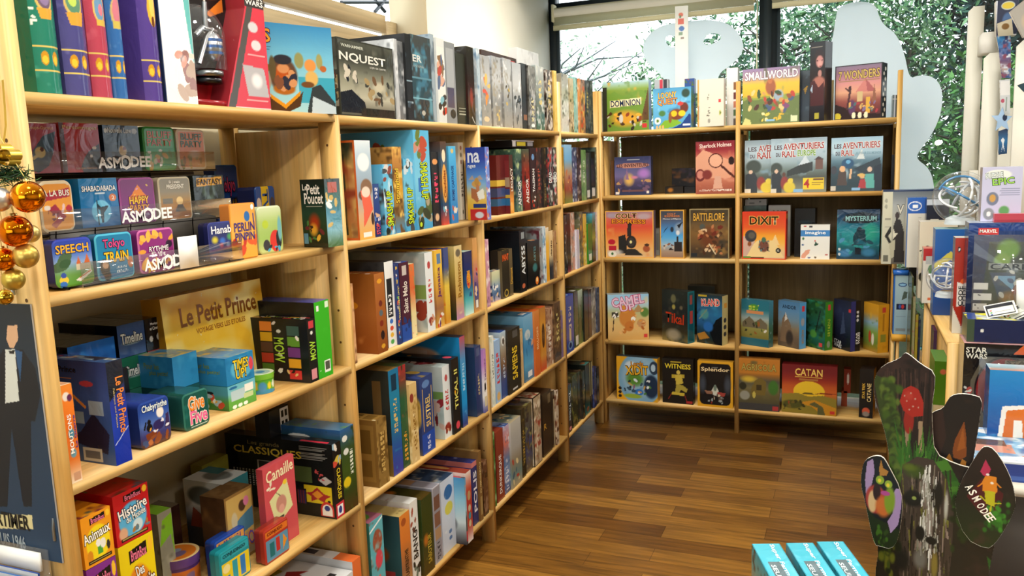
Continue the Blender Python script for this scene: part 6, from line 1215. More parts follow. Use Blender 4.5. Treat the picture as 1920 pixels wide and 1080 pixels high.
for i, c in enumerate(('5c6c6c', 'b8c0d0', '40484c')):
    bk(1, ['slim grey green book nearest the sunset box', 'slim pale blue book in the middle of three by the end upright', 'slim slate book touching the end upright'][i], 1672.5 + i * 3, 1675.3 + i * 3, 178, .08, .08, .12, [('f', c), ('r', 0, .8, 1, .84, 'e0e0d8')], group='slim books at the right end of the top back shelf', left=c)
# second shelf
bk(2, 'violet blue box with a glowing city scene', 1153, 1221, 295, .1, .1, .05,
   [('g', '3c4470', '4c5080', '5c5c8c', '6c6494', '4c4468', '343454', '2c3860'), ('e', .8, .56, .2, .16, 'a878c8', .9), ('e', .4, .4, .17, .2, 'd8b060', .9), ('e', .55, .46, .12, .05, 'c87ca0', .9), ('p', [(.3, .4), (.34, .72), (.4, .4)], '8c6c90'), ('n', .05, .25, '54507c', '3c3c60'), ('s', 14, .05, .1, .95, .4, .014, '38304c', '6c5470', 'b89060', '4c4470'), ('r', .2, .08, .8, .14, '6c4c50'), ('r', .03, .02, .12, .08, 'e0dcd8'), ('r', .88, .04, .95, .1, 'e0dcd8'), ('e', .5, .77, .47, .07, 'c08878', .1), ('r', .35, .92, .7, .935, 'c8d0e0'), tt('LES INVENTEURS', .07, .73, .93, .82, '4c2c34', 1)], left='34385c', top='4c5484')
bk(2, 'brown book standing at the left end of the second back shelf', 1146, 1152, 301, .16, .16, .06, [('f', '6c4c30')])
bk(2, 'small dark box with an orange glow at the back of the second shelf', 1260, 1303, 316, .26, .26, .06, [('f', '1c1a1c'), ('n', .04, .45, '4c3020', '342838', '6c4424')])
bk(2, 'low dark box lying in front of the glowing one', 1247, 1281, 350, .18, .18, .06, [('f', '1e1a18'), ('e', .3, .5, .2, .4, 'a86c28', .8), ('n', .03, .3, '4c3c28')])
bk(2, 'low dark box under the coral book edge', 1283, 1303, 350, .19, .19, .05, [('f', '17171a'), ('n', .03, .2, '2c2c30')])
bk(2, 'coral red box with a magnifying glass print', 1304.5, 1377, 266, .04, .03, .06,
   [('g', '7c2430', '8c2c34', 'c87c64', 'd08c70', 'c47c64', 'a8604c', '8c4c40'), ('n', .06, .3, 'b87058', 'dca088'), ('p', [(0, .7), (.2, .84), (1, .6), (.9, .3), (.4, .3), (0, .4)], 'd89c80'), ('e', .92, .62, .08, .08, '281c20'), ('e', .52, .63, .19, .14, '4c1c1c', .06), ('e', .52, .63, .165, .12, 'e0a88c', .06), ('l', .68, .52, .98, .32, .012, '4c2420'), ('e', .12, .36, .13, .12, '6c2c2c', .1), ('e', .12, .37, .09, .08, 'c88070', .1), ('e', .3, .37, .14, .1, '7c3430', .4), ('p', [(.45, .1), (.5, .34), (.65, .34), (.7, .1)], 'd0a08c'), ('r', .1, .04, .92, .045, 'e8d8d0'), tt('Sherlock Holmes', .1, .88, .92, .96, 'e8d0c8', 2), tt('DETECTIVE CONSEIL', .1, .055, .92, .085, 'f0e4dc', 1)], top='8c3038', mat=WRAP)
def rail(extra): return [('g', '90a4b0', 'b0c4d0', 'a8bcc8', '98acb4', '6c7c78', '4c5048', '6c6c5c', '8c8c74'), ('n', .05, .3, 'c8d8e0', '7c98a8')] + extra
AV = [tt('LES', .06, .8, .2, .88, '4c2c2c'), tt('AVENTURIERS', .22, .79, .95, .91, 'a03430', 1, 'e8e8e4'), tt('DU', .09, .67, .17, .74, '4c2c2c'), tt('RAIL', .2, .66, .45, .77, 'a03430', 1, 'e8e8e4')]
LOCO = [('p', [(.3, .4), (.5, .5), (.75, .56), (.75, .4), (.3, .3)], '303430'), ('e', .6, .45, .1, .1, '2c302c'), ('e', .62, .56, .04, .08, '2c302c'), ('p', [(.5, .5), (.62, .68), (.7, .55)], 'c8d4dc'), ('r', .8, .42, .93, .6, '6c4c40'), ('p', [(.78, .6), (.86, .66), (.95, .6)], '4c3430'), ('e', .1, .45, .12, .12, '3c443c', .4), ('p', [(.02, 0), (.02, .35), (.14, .42), (.2, .3), (.2, 0)], '2c3034'), ('e', .1, .4, .035, .04, 'd8b8a0'), ('e', .25, .18, .08, .14, '8c3830', .4), ('e', .34, .1, .12, .12, 'd8c038', .4), ('e', .36, .22, .05, .05, 'e0c840'), ('e', .24, .34, .03, .04, '5c3828'), ('r', .0, .0, .1, .08, 'd8d0c0'), ('r', .42, .01, .58, .06, '88b4d8')]
bk(2, 'pale blue railway box half hidden behind its European neighbour', 1396, 1452, 264, .06, .06, .05, rail([(o_[0], o_[1] / 1, *o_[2:]) if False else o_ for o_ in ()]) + [('p', [(.04, 0), (.04, .35), (.3, .42), (.42, .3), (.42, 0)], '2c3034'), ('e', .3, .5, .28, .14, '3c443c', .4), ('e', .2, .4, .07, .04, 'd8b8a0'), ('e', .55, .18, .16, .14, '8c3830', .4), ('e', .75, .1, .24, .12, 'd8c038', .4), ('e', .8, .22, .1, .05, 'e0c840'), ('r', 0, 0, .2, .08, 'd8d0c0'), tt('LES', .12, .79, .4, .87, '4c2c2c'), tt('AVEN', .46, .78, .98, .9, 'a03430', 1, 'e8e8e4'), tt('DU', .18, .66, .34, .73, '4c2c2c'), tt('RAIL', .42, .65, .92, .77, 'a03430', 1, 'e8e8e4')], top='a8bcc8')
bk(2, 'pale blue railway box with a yellow sticker, in the middle of three', 1445, 1549, 261, .0, .0, .045, rail(LOCO + AV + [tt('EUROPE', .48, .67, .8, .78, '6c9830', 1, 'e8ecd8'), ('r', .58, .05, .96, .27, 'e8c820'), ('r', .76, .22, .95, .25, '6c4420'), ('r', .74, .17, .95, .18, '8c6c20'), ('r', .74, .14, .9, .15, '8c6c20'), tt('4', .6, .08, .7, .25, 'b02c24')]), right='a8b4bc', top='b0c4d0')
bk(2, 'railway box with a ship and four travellers, right of the stickered one', 1557, 1653, 259, .008, .0, .05, [('g', '98b8cc', 'b0ccd8', 'a0bccc', '5c7c8c', '344c58', '2c4048', '243840', '2c3c40'), ('n', .05, .2, 'c0d8e4', '486474'), ('p', [(.45, .42), (.95, .62), (.98, .42), (.7, .3)], '28343c'), ('p', [(.5, .6), (.6, .78), (.66, .6)], 'd0d8d8'), ('e', .33, .52, .13, .1, '244c70', .3), ('e', .34, .55, .05, .04, '68a8d0', .3), ('p', [(.12, .12), (.16, .38), (.3, .38), (.32, .12)], '4c3c34'), ('e', .23, .42, .06, .06, 'e0b080'), ('l', .38, .25, .4, .4, .01, 'd8b088'), ('p', [(.64, .06), (.68, .32), (.84, .32), (.86, .06)], '5ca8a0'), ('e', .76, .4, .05, .05, 'd8b8a0'), ('p', [(.86, .0), (.84, .45), (.98, .5), (1, 0)], '1c2430'), ('p', [(.54, .06), (.58, .22), (.68, .22), (.7, .06)], 'a83434'), ('e', .62, .27, .05, .04, 'd8a878'), ('e', .6, .3, .08, .03, 'd8b060'), ('r', .42, .02, .58, .07, '88b4d8'), ('r', .0, .02, .1, .1, 'c8c0b0'), ('e', .06, .4, .06, .08, '3c3c44')] + AV + [tt('AUTOUR DU MONDE', .48, .68, .97, .73, '7ca0b0')], right=[('g', '68a8d8', '4c88c0', '4c90c8', '3c78b0'), tt('AVENTURIERS', .3, .15, .55, .75, 'a03440', -90), tt('DU RAIL', .62, .1, .85, .5, 'a03440', -90)], top='a8c8d8')
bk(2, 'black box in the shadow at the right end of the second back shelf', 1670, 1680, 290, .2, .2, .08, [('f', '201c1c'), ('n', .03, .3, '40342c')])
# third shelf
bk(3, 'orange western box with a steam engine heading at you', 1136, 1226, 396, .015, .01, .05,
   [('g', '9c8498', 'd06858', 'd8503c', 'e07840', 'e89c58', 'e8b878', 'd8b890'), ('n', .06, .3, 'e08c50', 'd86048'), ('e', .8, .88, .2, .08, 'b8a0a8', .8), ('e', .15, .9, .15, .07, 'a898a8', .8), ('p', [(.45, .46), (.47, .72), (.43, .76), (.6, .76), (.55, .72), (.54, .46)], '302c2c'), ('e', .54, .34, .11, .14, '2c2a2a', .15), ('e', .54, .34, .08, .1, '3c3838', .2), ('e', .53, .34, .025, .03, 'f0e8a0'), ('p', [(.27, .1), (.28, .46), (.42, .5), (.46, .1)], '282828'), ('p', [(.4, .06), (.46, .2), (.62, .2), (.78, .06)], '302e2c'), ('e', .2, .12, .2, .08, 'd0c8c0', .9), ('e', .85, .2, .08, .08, 'a85838', .4), ('e', .86, .28, .05, .03, '4c3428'), ('e', .13, .34, .08, .06, 'b82438'), ('r', .07, .16, .22, .26, 'b82438'), ('e', .14, .08, .09, .07, 'e8e4d8'), ('e', .14, .09, .03, .03, '3c6c38'), ('b', 'e8b050', .006), tt('COLT', .22, .84, .66, .95, '4c2418', 1, 'e8c888'), tt('EXPRESS', .14, .73, .84, .82, 'e89428', -1, '4c2014')], left='8c5c28', top='d8a048')
bk(3, 'tall narrow blue western box with a small train', 1238, 1283, 394, .02, .012, .05,
   [('g', '3c4450', '50505c', '4c6c98', '4890d0', '58a8e0', '98b8d0', 'a8907c', '8c7060'), ('e', .8, .62, .25, .14, '8ca0b8', .8), ('p', [(.02, .4), (.2, .6), (.35, .66), (.1, .5)], '2c3c4c'), ('e', .5, .6, .08, .06, '2c3440', .4), ('p', [(.7, .68), (.95, .76), (.8, .62)], '20242c'), ('p', [(.58, .15), (.6, .34), (.92, .34), (.92, .15)], '302c2c'), ('r', .68, .32, .76, .46, '302c2c'), ('e', .74, .53, .09, .06, 'dce0e4', .6), ('s', 10, .08, .16, .6, .3, .008, '6c4838', '8c5c44', '3c2c28', 'c8b8a8'), ('b', 'e0a848', .005), tt('COLT', .3, .9, .66, .94, 'c87840'), tt('EXPRESS', .2, .855, .82, .895, 'c87840'), tt('Chevaux et Diligence', .12, .8, .88, .83, 'e8e8e8')], right='d89c38', top='e0b058')
o = bk(3, 'dark bronze box with a battle of warriors', 1293, 1367, 392, .012, .0, .08,
   [('g', '403828', '4c4030', '6c5434', '7c5c34', '6c5030', '4c3c2c', '40382c'), ('n', .05, .35, '8c6c3c', '5c4830', '38342c'), ('e', .33, .64, .08, .07, '4c5450', .4), ('e', .5, .42, .3, .28, '6c3c24', .9), ('s', 30, .2, .08, .85, .68, .012, '8c4c30', 'c89868', '4c3020', 'd8b890', '6c2c20', '342c24', 'b8784c'), ('l', .5, .3, .66, .1, .006, 'e0d0a8'), ('r', .04, .04, .2, .12, '2c3034'), ('b', '9c8c64', .005), tt('BATTLELORE', .1, .76, .88, .92, 'd0a040', 0, '2c2010')], right='6c4c2c 8c6838 3c2c1c', top='8c7c58')
bk(3, 'small white box glimpsed between the two western boxes', 1229, 1237, 428, .16, .16, .05, [('f', 'c0c0b8'), ('r', .2, .2, .8, .8, 'a0a098')])
bk(3, 'orange dreamlike box with a figure on a path', 1391.5, 1473, 397, .02, .0, .05,
   [('g', 'c83c24', 'd04828', 'd85c2c', 'e89c30', 'ecb050', 'e0bc88', 'd8b890'), ('n', .08, .2, 'd8602c'), ('p', [(.0, .05), (.35, .4), (.75, .4), (.95, .05)], 'e8cc90'), ('p', [(0, .5), (0, 0), (.1, .05), (.3, .38)], 'c8a898'), ('e', .2, .49, .14, .13, '3c3c40', .1), ('e', .22, .5, .09, .08, '5c5850', .5), ('e', .17, .32, .05, .05, '8c5030'), ('p', [(.7, .4), (.76, .52), (.86, .3), (.82, .3)], 'e8c890'), ('e', .5, .28, .13, .14, '70483c', .4), ('e', .5, .41, .05, .06, '4c6c58'), ('s', 14, .38, .16, .64, .4, .006, '8c4c34', 'b87048', '3c302c', '5c7c80'), ('e', .83, .19, .06, .055, '242424'), ('r', .02, .02, .2, .06, '5c8c40'), ('r', .2, .02, .5, .05, '4c3424'), ('b', 'd83820', .004), tt('12', .805, .17, .855, .21, 'e8e0d0'), tt('DIXIT', .17, .73, .83, .9, '2c1c10', 0, 'd8a850')], right=[('f', 'b8302c'), ('e', .5, .9, .3, .06, 'e0b040'), ('r', .3, .2, .6, .75, 'c85048')], top='b03424')
o1 = bk(3, 'dark green box under the grey one behind the dreamlike box', 1394, 1436, 386, .16, .16, .1, [('f', '2c4434'), ('n', .04, .3, '3c5c48')])
h_ = max(v.co.z for v in o1.data.vertices)
game('grey box on top of the small stack behind the dreamlike box', .112, .1, zpy(374, 0.82, YB + .16) - (ZB[3] + h_ + .001), (o1.location.x + .004, YB + .16, ZB[3] + h_ + .0015), 0, [('f', '8c908c'), ('r', .2, .3, .45, .5, '5c605c'), ('r', .65, .5, .75, .7, '4c504c')], group='games on the back shelves')
bk(3, 'small grey box with black lettering right of the stacked pair', 1440, 1481, 385, .15, .15, .1, [('f', 'a8aaa4'), ('n', .03, .2, '8c8e88'), tt('DIXIT', .2, .66, .82, .9, '2c2a28')])
bk(3, 'plain black box standing behind the white hand game', 1489, 1527, 391, .14, .13, .08, [('f', '141618'), ('e', .5, .72, .4, .05, '1c3038', .9)])
bk(3, 'white box with a blue title band and a hand print', 1500.4, 1555, 421.5, .03, .025, .05,
   [('f', 'e4e4de'), ('r', .0, .67, 1, .85, '3c80c0'), ('l', .34, .3, .5, .3, .002, '8c8c88'), ('p', [(.02, .02), (.05, .14), (.2, .27), (.34, .28), (.3, .16), (.2, .1), (.16, .02)], 'd89c84'), ('e', .5, .54, .03, .025, 'c83c34'), ('p', [(.48, .38), (.5, .52), (.62, .45), (.6, .42)], '2c4c3c'), ('e', .1, .6, .04, .04, '2c6c3c'), ('e', .08, .42, .04, .03, '3c5c8c'), ('r', .1, .94, .2, .97, 'b84444'), ('r', .3, .92, .4, .97, '3c3c44'), ('r', .85, .12, .95, .15, 'b04444'), ('e', .3, .05, .06, .02, '3c4c84'), ('e', .52, .06, .04, .03, '5c4830'), tt('imagine', .16, .7, .86, .82, 'f0f8fc')], left='b0b0a8', right='2c2c2c', top='d0d0c8')
bk(3, 'teal ghost house box at the right end of the third back shelf', 1568, 1648, 393, .05, .045, .06,
   [('g', '1c3450', '1c4060', '1c7088', '289098', '207880', '1c5060', '18344c'), ('n', .05, .3, '2ca0a0', '184860'), ('e', .78, .55, .25, .25, '2ca08c', .9), ('p', [(.36, .28), (.4, .5), (.5, .62), (.66, .6), (.7, .3)], '1c3c48'), ('e', .53, .6, .06, .05, '1c303c'), ('p', [(.35, .3), (.52, .42), (.75, .3)], '1c6078'), ('r', .44, .1, .58, .28, '141c28'), ('e', .2, .12, .2, .1, '3c78a8', .8), ('e', .75, .14, .2, .1, '3878a0', .8), ('s', 10, .08, .1, .9, .4, .012, '204858', '2c8c90', '4c90b8'), ('p', [(.12, .78), (.3, .72), (.7, .72), (.95, .76), (.95, .9), (.6, .95), (.2, .9)], '16222c'), ('e', .07, .2, .03, .03, 'c8d0d0'), ('e', .07, .1, .03, .03, 'c8d0d0'), tt('MYSTERIUM', .2, .77, .92, .87, '8cc0c0', 0, '0c181c')], left='2c4458', top='1c3448', mat=WRAP)
# fourth shelf
def IM(n, *c): return [('s', n, .05, .05, .95, .95, .016) + c]
bk(4, 'sandy camel race box with pink outlined lettering', 1140.5, 1217, 553, -.006, .075, .06,
   [('g', '98c8e8', 'a8d0e8', 'b8b888', 'd8b878', 'd8b070', 'c89c58'), ('n', .06, .25, 'e0c490'), ('p', [(.6, .6), (.75, .78), (.9, .6)], 'b08c60'), ('e', .9, .6, .12, .12, '5c8040', .5), ('e', .48, .5, .22, .24, 'c8823c', .3), ('e', .42, .68, .12, .1, 'd0903c', .3), ('e', .52, .3, .12, .12, 'c07434', .3), ('e', .62, .46, .06, .05, 'f0f0e8'), ('e', .82, .36, .12, .1, 'c09060', .3), ('e', .4, .2, .05, .06, 'b86c30'), ('s', 16, .25, .15, .9, .65, .009, 'a8602c', 'd89848', '8c5428', 'e0b070'), ('l', .12, .2, .16, .6, .005, '3c2c24'), ('r', .1, .5, .26, .62, '3c3830'), ('s', 8, .1, .5, .26, .62, .006, 'f0ece4'), ('r', .88, .04, .97, .12, 'c83c3c'), tt('CAMEL', .1, .76, .88, .96, 'e8c8e0', 8, 'b8386c'), tt('UP', .3, .64, .66, .78, 'e8c8e0', 8, 'b8386c')],
   right=[('f', 'b8c4cc'), ('r', .1, .76, .9, .97, '88b0c8'), ('r', .1, .5, .9, .72, '7c4c34'), ('r', .1, .28, .9, .47, 'a8b8c0'), ('r', .1, .04, .9, .24, '98b0bc'), ('s', 12, .2, .05, .8, .95, .008, 'c83c44', '2c2c2c', 'd88c40', '40586c')], left='8c7048', top='a8b8bc')
bk(4, 'black adventure box with red lettering and a teal side', 1242, 1289.5, 542, .085, .0, .06,
   [('g', '2c322e', '2a302c', '24282a', '2c2a28', '3c3828', '8c7c48'), ('n', .05, .35, '38403a', '3c3c34'), ('e', .45, .84, .12, .1, '6c6c4c', .6), ('e', .46, .68, .08, .06, 'a89c50', .7), ('e', .45, .14, .35, .14, '98907c', .8), ('e', .75, .68, .08, .05, '6c6450', .8), tt('Tikal', .14, .36, .86, .56, 'b83c20', -3)], right=[('f', '1c6c78'), ('r', .15, .03, .85, .97, '18505c'), ('r', .35, .75, .7, .93, '8c4840'), ('r', .3, .38, .75, .62, 'a83c34')], top='2c3430')
bk(4, 'deep blue sea box with red and white lettering and a cream side', 1307, 1354, 551, .06, .0, .06,
   [('g', '24343c', '2c5c80', '2c6c9c', '285888', '1c3440', '2c2c20'), ('n', .05, .3, '2c7ca8', '1c3c54'), ('p', [(.5, .25), (.75, .5), (1, .6), (1, 0), (.7, .0)], '14181c'), ('e', .45, .35, .22, .12, '2c68b0', .5), ('e', .3, .6, .2, .12, '4c8c90', .6), ('l', .1, .5, .4, .7, .008, '6c8c80'), ('p', [(.0, .18), (.3, .24), (.5, .12), (.1, .06)], 'a87830'), tt('KLAND', .18, .78, .9, .92, 'd83c34', 4, 'e8e4d8'), ('r', .05, .96, .4, .99, 'b8a030')], right=[('f', 'c8c088'), ('n', .03, .25, 'b0a468'), ('e', .5, .5, .25, .05, '2c3440'), ('e', .5, .36, .25, .05, '2c3440'), ('e', .5, .22, .25, .05, '2c3440'), ('r', .3, .75, .8, .85, 'd8a048')], top='3c4440')
bk(4, 'teal box with a sheep landscape, first on the fourth shelf right half', 1389.5, 1441, 560, .07, .0, .045,
   [('f', '2c7080'), ('e', .45, .84, .22, .1, '4c8c3c', .5), ('r', .05, .18, .95, .68, 'a8b8b0'), ('g', '2c6c80', '2c7080', '98a8a8', '8c8c50', '7c7438', '2c6c7c') , ('e', .45, .84, .2, .08, '4c8c34', .5), ('p', [(.05, .5), (.3, .64), (.5, .52), (.7, .62), (.95, .5), (.95, .4), (.05, .4)], '6c6450'), ('s', 10, .1, .22, .9, .5, .01, '4c5c30', 'd8d4c8', '8c5c30', '3c3c2c'), ('r', .2, .7, .8, .76, 'c88858'), ('r', .0, .0, 1, .17, '2c6474'), tt('SKYE', .28, .78, .64, .9, 'b0c848', 0, '28482c')], right=[('g', '4c90a8', '3c8090', '3c6c50', '2c6070'), ('n', .03, .3, '88b0b8')], top='3c7888')
bk(4, 'sky blue mountain box with a white publisher mark on its side', 1458.5, 1498, 562, .09, .0, .05,
   [('g', '4c78a0', '5c88b0', '708ca0', '84745c', '6c5c4c', '5c5044'), ('p', [(.1, .1), (.2, .6), (.35, .75), (.6, .5), (.75, .1)], '7c6650'), ('p', [(.3, .55), (.35, .75), (.45, .62)], 'd0ccc4'), ('n', .05, .3, '5c5048', '8c8070'), ('e', .55, .2, .2, .2, '3c3430', .6), tt('ANDOR', .2, .84, .85, .92, '2c3c50')], right=[('f', '58a0d8'), ('r', .4, .8, .75, .93, 'd8404c'), ('e', .5, .58, .3, .1, 'a8a8b0', .5), tt('ANDOR', .35, .1, .7, .42, 'a88858', -90)], top='58809c')
bk(4, 'green jungle box with a leaf green side', 1510, 1546, 560, .1, .0, .05,
   [('g', '1c4428', '245030', '20584c', '246858', '1c3c24'), ('n', .04, .4, '2c7c60', '386c2c', '18301c'), ('l', .5, .3, .75, .8, .008, '1c2818'), ('e', .4, .3, .2, .1, '4c8c3c', .6), ('r', .7, .06, .88, .14, 'c84040')], right=[('f', '3c8028'), ('n', .03, .3, '2c6820'), ('r', .4, .83, .72, .94, 'c83c40'), ('e', .5, .12, .25, .08, '8c9c80', .4), tt('JUNGLE', .35, .28, .7, .66, 'a8b838', -90)], top='28542c')
bk(4, 'black space box with blue spine and white lettering', 1562, 1594, 559, .1, .0, .06,
   [('g', '24283a', '2c3450', '242c44', '181c2c', '14161c'), ('n', .05, .3, '34405c'), ('p', [(.4, .3), (.55, .8), (.7, .35)], '3c4864'), tt('STAR', .05, .1, .5, .18, 'c8ccd0', -8), tt('WARS', .05, .03, .5, .1, 'c8ccd0', -8), ('r', .85, .78, .98, .84, 'c83c44')], right=[('f', '17181c'), ('r', 0, 0, .45, 1, '34387c'), ('e', .7, .78, .12, .03, 'e0e0e0'), ('e', .7, .7, .12, .03, 'e0e0e0'), ('e', .7, .62, .12, .03, 'e0e0e0'), tt('STAR', .55, .14, .75, .38, 'f0f0f0', 90), tt('WARS', .76, .14, .96, .38, 'f0f0f0', 90)], top='20242c')
bk(4, 'golden yellow harvest box at the right end of the fourth back shelf', 1618, 1645, 565, .1, .0, .06,
   [('g', 'd09828', 'c89430', '8cb0c8', '7c9c48', '6c8838', 'a87c28'), ('n', .05, .25, '5c8030', 'd8a838'), ('e', .45, .3, .1, .14, 'b84c30', .4), ('e', .65, .26, .1, .14, 'e0d8c8', .4)], right=[('f', 'd8a028'), ('n', .04, .25, 'c89020'), ('r', .35, .83, .7, .94, 'c84438'), ('r', .25, .22, .75, .38, '8c8c34'), ('r', .42, .45, .6, .8, 'b07c20')], top='b88828')
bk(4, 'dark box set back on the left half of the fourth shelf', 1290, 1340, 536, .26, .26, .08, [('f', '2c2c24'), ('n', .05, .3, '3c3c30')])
# lowest shelf
bk(5, 'yellow edged cartoon box with a curled white creature', 1157, 1233, 667, .02, .0, .05,
   [('f', 'e0a428'), ('e', .58, .5, .55, .62, '7ca8c8', .1), ('e', .58, .55, .48, .5, '90b4cc', .3), ('n', .05, .25, 'a8c8dc', '5c84a8'), ('e', .45, .5, .25, .2, '5c8c38', .7), ('e', .85, .35, .2, .3, '24344c', .4), ('e', .92, .78, .12, .16, '2c3c50', .2), ('e', .9, .78, .06, .09, 'b0c8d8', .2), ('e', .35, .8, .16, .12, 'd0dce4', .6), ('e', .55, .2, .12, .08, '3070c0', .4), ('e', .4, .1, .25, .06, '98b040', .5), ('s', 20, .2, .15, .85, .5, .012, 'e0e8ec', '40586c', '4c7c3c', '8c5c78', '283440', 'c8a050'), ('e', .08, .08, .04, .04, '2c2420'), ('e', .08, .17, .04, .04, '2c2420'), ('e', .08, .26, .04, .04, '2c2420'), tt('XIDIT', .22, .6, .78, .8, 'e8b030', 4, '3c2414'), tt('Lords', .36, .8, .66, .9, 'd89030', 4, '3c2414')], left='a87c20', top='3c4c54')
bk(5, 'black box with a yellow printed man and yellow title', 1242.5, 1300, 671, .02, .01, .05,
   [('f', '201e1c'), ('n', .08, .15, '2a2826'), ('r', .26, .92, .62, .945, 'b8a038'), ('p', [(.3, .64), (.72, .66), (.72, .58), (.3, .56)], 'b8a038'), ('e', .52, .7, .06, .05, 'd0b858'), ('p', [(.44, .42), (.42, .64), (.62, .66), (.68, .46)], 'c8b048'), ('p', [(.4, .22), (.46, .44), (.66, .42), (.82, .34), (.78, .26), (.6, .32), (.52, .2)], 'a89840'), ('p', [(.26, .2), (.34, .26), (.72, .24), (.7, .18)], 'c8b040'), ('l', .2, .1, .3, .22, .004, '8c3028'), ('l', .72, .2, .8, .06, .004, '8c3028'), ('r', .78, .02, .97, .07, 'a03030'), tt('WITNESS', .08, .78, .92, .89, 'e0c838')], left='141414', top='1c1c1c')
bk(5, 'black box in a yellow frame with white title and jeweller hands', 1308, 1374, 676, .004, .0, .05,
   [('f', 'd8a028'), ('e', .18, .15, .12, .1, '17181a', .05), ('e', .82, .15, .12, .1, '17181a', .05), ('e', .18, .86, .12, .1, '17181a', .05), ('e', .82, .86, .12, .1, '17181a', .05), ('r', .18, .05, .82, .96, '17181a'), ('r', .06, .15, .94, .86, '17181a'), ('e', .15, .5, .12, .25, '3c4450', .9), ('e', .85, .5, .12, .25, '3c4450', .9), ('p', [(.4, .36), (.5, .5), (.6, .36), (.55, .26), (.45, .26)], 'c8c8bc'), ('p', [(.2, .36), (.44, .34), (.42, .28), (.26, .28)], '8c6450'), ('p', [(.8, .32), (.56, .34), (.58, .26), (.76, .24)], '9c4038'), ('e', .5, .42, .05, .08, '6c7c70', .5), ('s', 12, .3, .05, .7, .3, .008, '98a0a0', '5c4c44', 'c8b8a0', '8c2c28'), ('r', .4, .86, .58, .875, '8c8c84'), tt('Splendor', .1, .76, .9, .87, 'e8d0a0')], left='9c7420', top='c89838')
bk(5, 'muted farmyard box with an orange title band', 1385, 1461, 671, .004, .0, .05,
   [('g', 'a86c2c', 'b4742c', 'a86c28', '4c4c44', '6c6444', '5c5434', '4c4834', '40403c'), ('r', .0, .71, 1, 1, 'b4742c'), ('n', .06, .25, '5c5838', '3c4034'), ('e', .25, .6, .25, .08, 'c8a838', .9), ('p', [(.3, .4), (.4, .58), (.55, .64), (.68, .56), (.66, .3), (.32, .3)], '6c5c2c'), ('r', .44, .4, .56, .5, '3c3420'), ('e', .85, .46, .14, .16, '3c6c2c', .5), ('e', .15, .28, .14, .1, '8c8c80', .4), ('e', .1, .46, .1, .08, '2c2c20', .4), ('e', .38, .3, .04, .07, 'b8a850'), ('r', .84, .02, .97, .1, 'a83838'), ('r', 0, 0, 1, .13, '3c3c3c'), ('r', .84, .02, .97, .1, 'a83838'), tt('AGRICOLA', .06, .77, .92, .9, 'a89448', 0, '6c5424')], left='3c3424', top='a87030')
bk(5, 'red sunset box with a yellow sun over fields', 1465.5, 1568, 682, .012, .0, .06,
   [('g', '6c1c20', '702024', '8c2c24', 'b85428', 'c8642c', '8c7430', 'a07c28', '8c5c20'), ('e', .5, .46, .29, .22, 'e8c030', .06), ('p', [(.0, .0), (0, .38), (.3, .42), (.5, .36), (.75, .4), (1, .34), (1, 0)], '8c7c30'), ('p', [(.6, .42), (1, .44), (1, .46), (.7, .45)], '7c2c20'), ('p', [(.36, .4), (.42, .44), (.55, .44), (.62, .4)], '6c5c28'), ('p', [(.3, .22), (.6, .3), (1, .16), (1, .0), (.75, .0), (.55, .16)], 'c88c28'), ('p', [(.5, .2), (.66, .14), (.66, .0), (.8, .0), (.76, .16), (.6, .26)], '5c5c38'), ('e', .2, .18, .22, .1, '505024', .5), ('s', 12, .02, .08, .4, .26, .01, '3c3c20', '6c5c28', '8c4424'), ('r', .88, .03, .97, .1, 'c83c34'), ('r', .24, .75, .74, .757, 'e0b850'), ('r', .32, .69, .66, .72, 'a8703c'), tt('CATAN', .24, .78, .74, .93, 'e8c060')], right='7c2c20', top='6c1c20')
bk(5, 'small red box lying on another behind the sunset box', 1581, 1594, 717, .2, .2, .06, [('f', '8c3424'), ('e', .6, .6, .15, .25, 'e0d0c0')]).location.z = ZB[5] + .075
bk(5, 'small orange red box supporting another behind the sunset box', 1577, 1588, 733, .2, .2, .08, [('f', '984024')])
bk(5, 'narrow black box with cream vertical lettering near the tree cutout', 1610, 1636, 692, .02, .01, .09,
   [('f', '1a1a1a'), ('e', .5, .14, .3, .08, 'c8583c', .3), ('e', .5, .08, .3, .06, '8c8078', .5), tt('STAR TREK', .2, .4, .4, .72, 'd8b040', 90), tt('CATANE', .55, .34, .85, .72, 'd8c080', 90)], right='c8902c', top='38302c')
# ---------------------------------------------------------------- left foreground: end of the shelving
YP = -.9525
def hang(px, py): return ony(px, py, YP)
tl, br = hang(-60, 572), hang(80, 572); bl = hang(93, 1025)
g = G()
x0, x1, zt_, zb2 = -.33, (hang(80, 572)[0] + hang(93, 1020)[0]) / 2 - .002, br[2], .815
P = lambda px, py: ((hang(px, py)[0] - x0) / (x1 - x0), (hang(px, py)[2] - zb2) / (zt_ - zb2))
def PP(*pts): return [P(*q) for q in pts]
SUIT = [('p', PP((6, 655), (42, 655), (66, 690), (76, 740), (66, 790), (58, 790), (60, 950), (44, 950), (30, 860), (22, 800), (14, 950), (-8, 950), (-10, 780), (-18, 760), (-12, 690)), '151b26'),
        ('p', PP((10, 655), (28, 655), (36, 752), (10, 756)), 'd8dcd6'), ('p', PP((28, 655), (42, 660), (38, 715)), '2c5480'), ('p', PP((16, 657), (28, 657), (26, 664), (18, 664)), '101418'),
        ('p', PP((14, 610), (32, 610), (34, 636), (26, 652), (18, 652), (12, 636)), 'd8ac88')]
g.face((x0, YP, zb2), (x1 - x0, 0, 0), (0, 0, zt_ - zb2), (0, -1, 0), [('g', '1c2834', '223850', '26405c')] + SUIT + [('p', PP((-40, 962), (60, 966), (62, 992), (-40, 990)), 'ded29c')], .0014, 41)
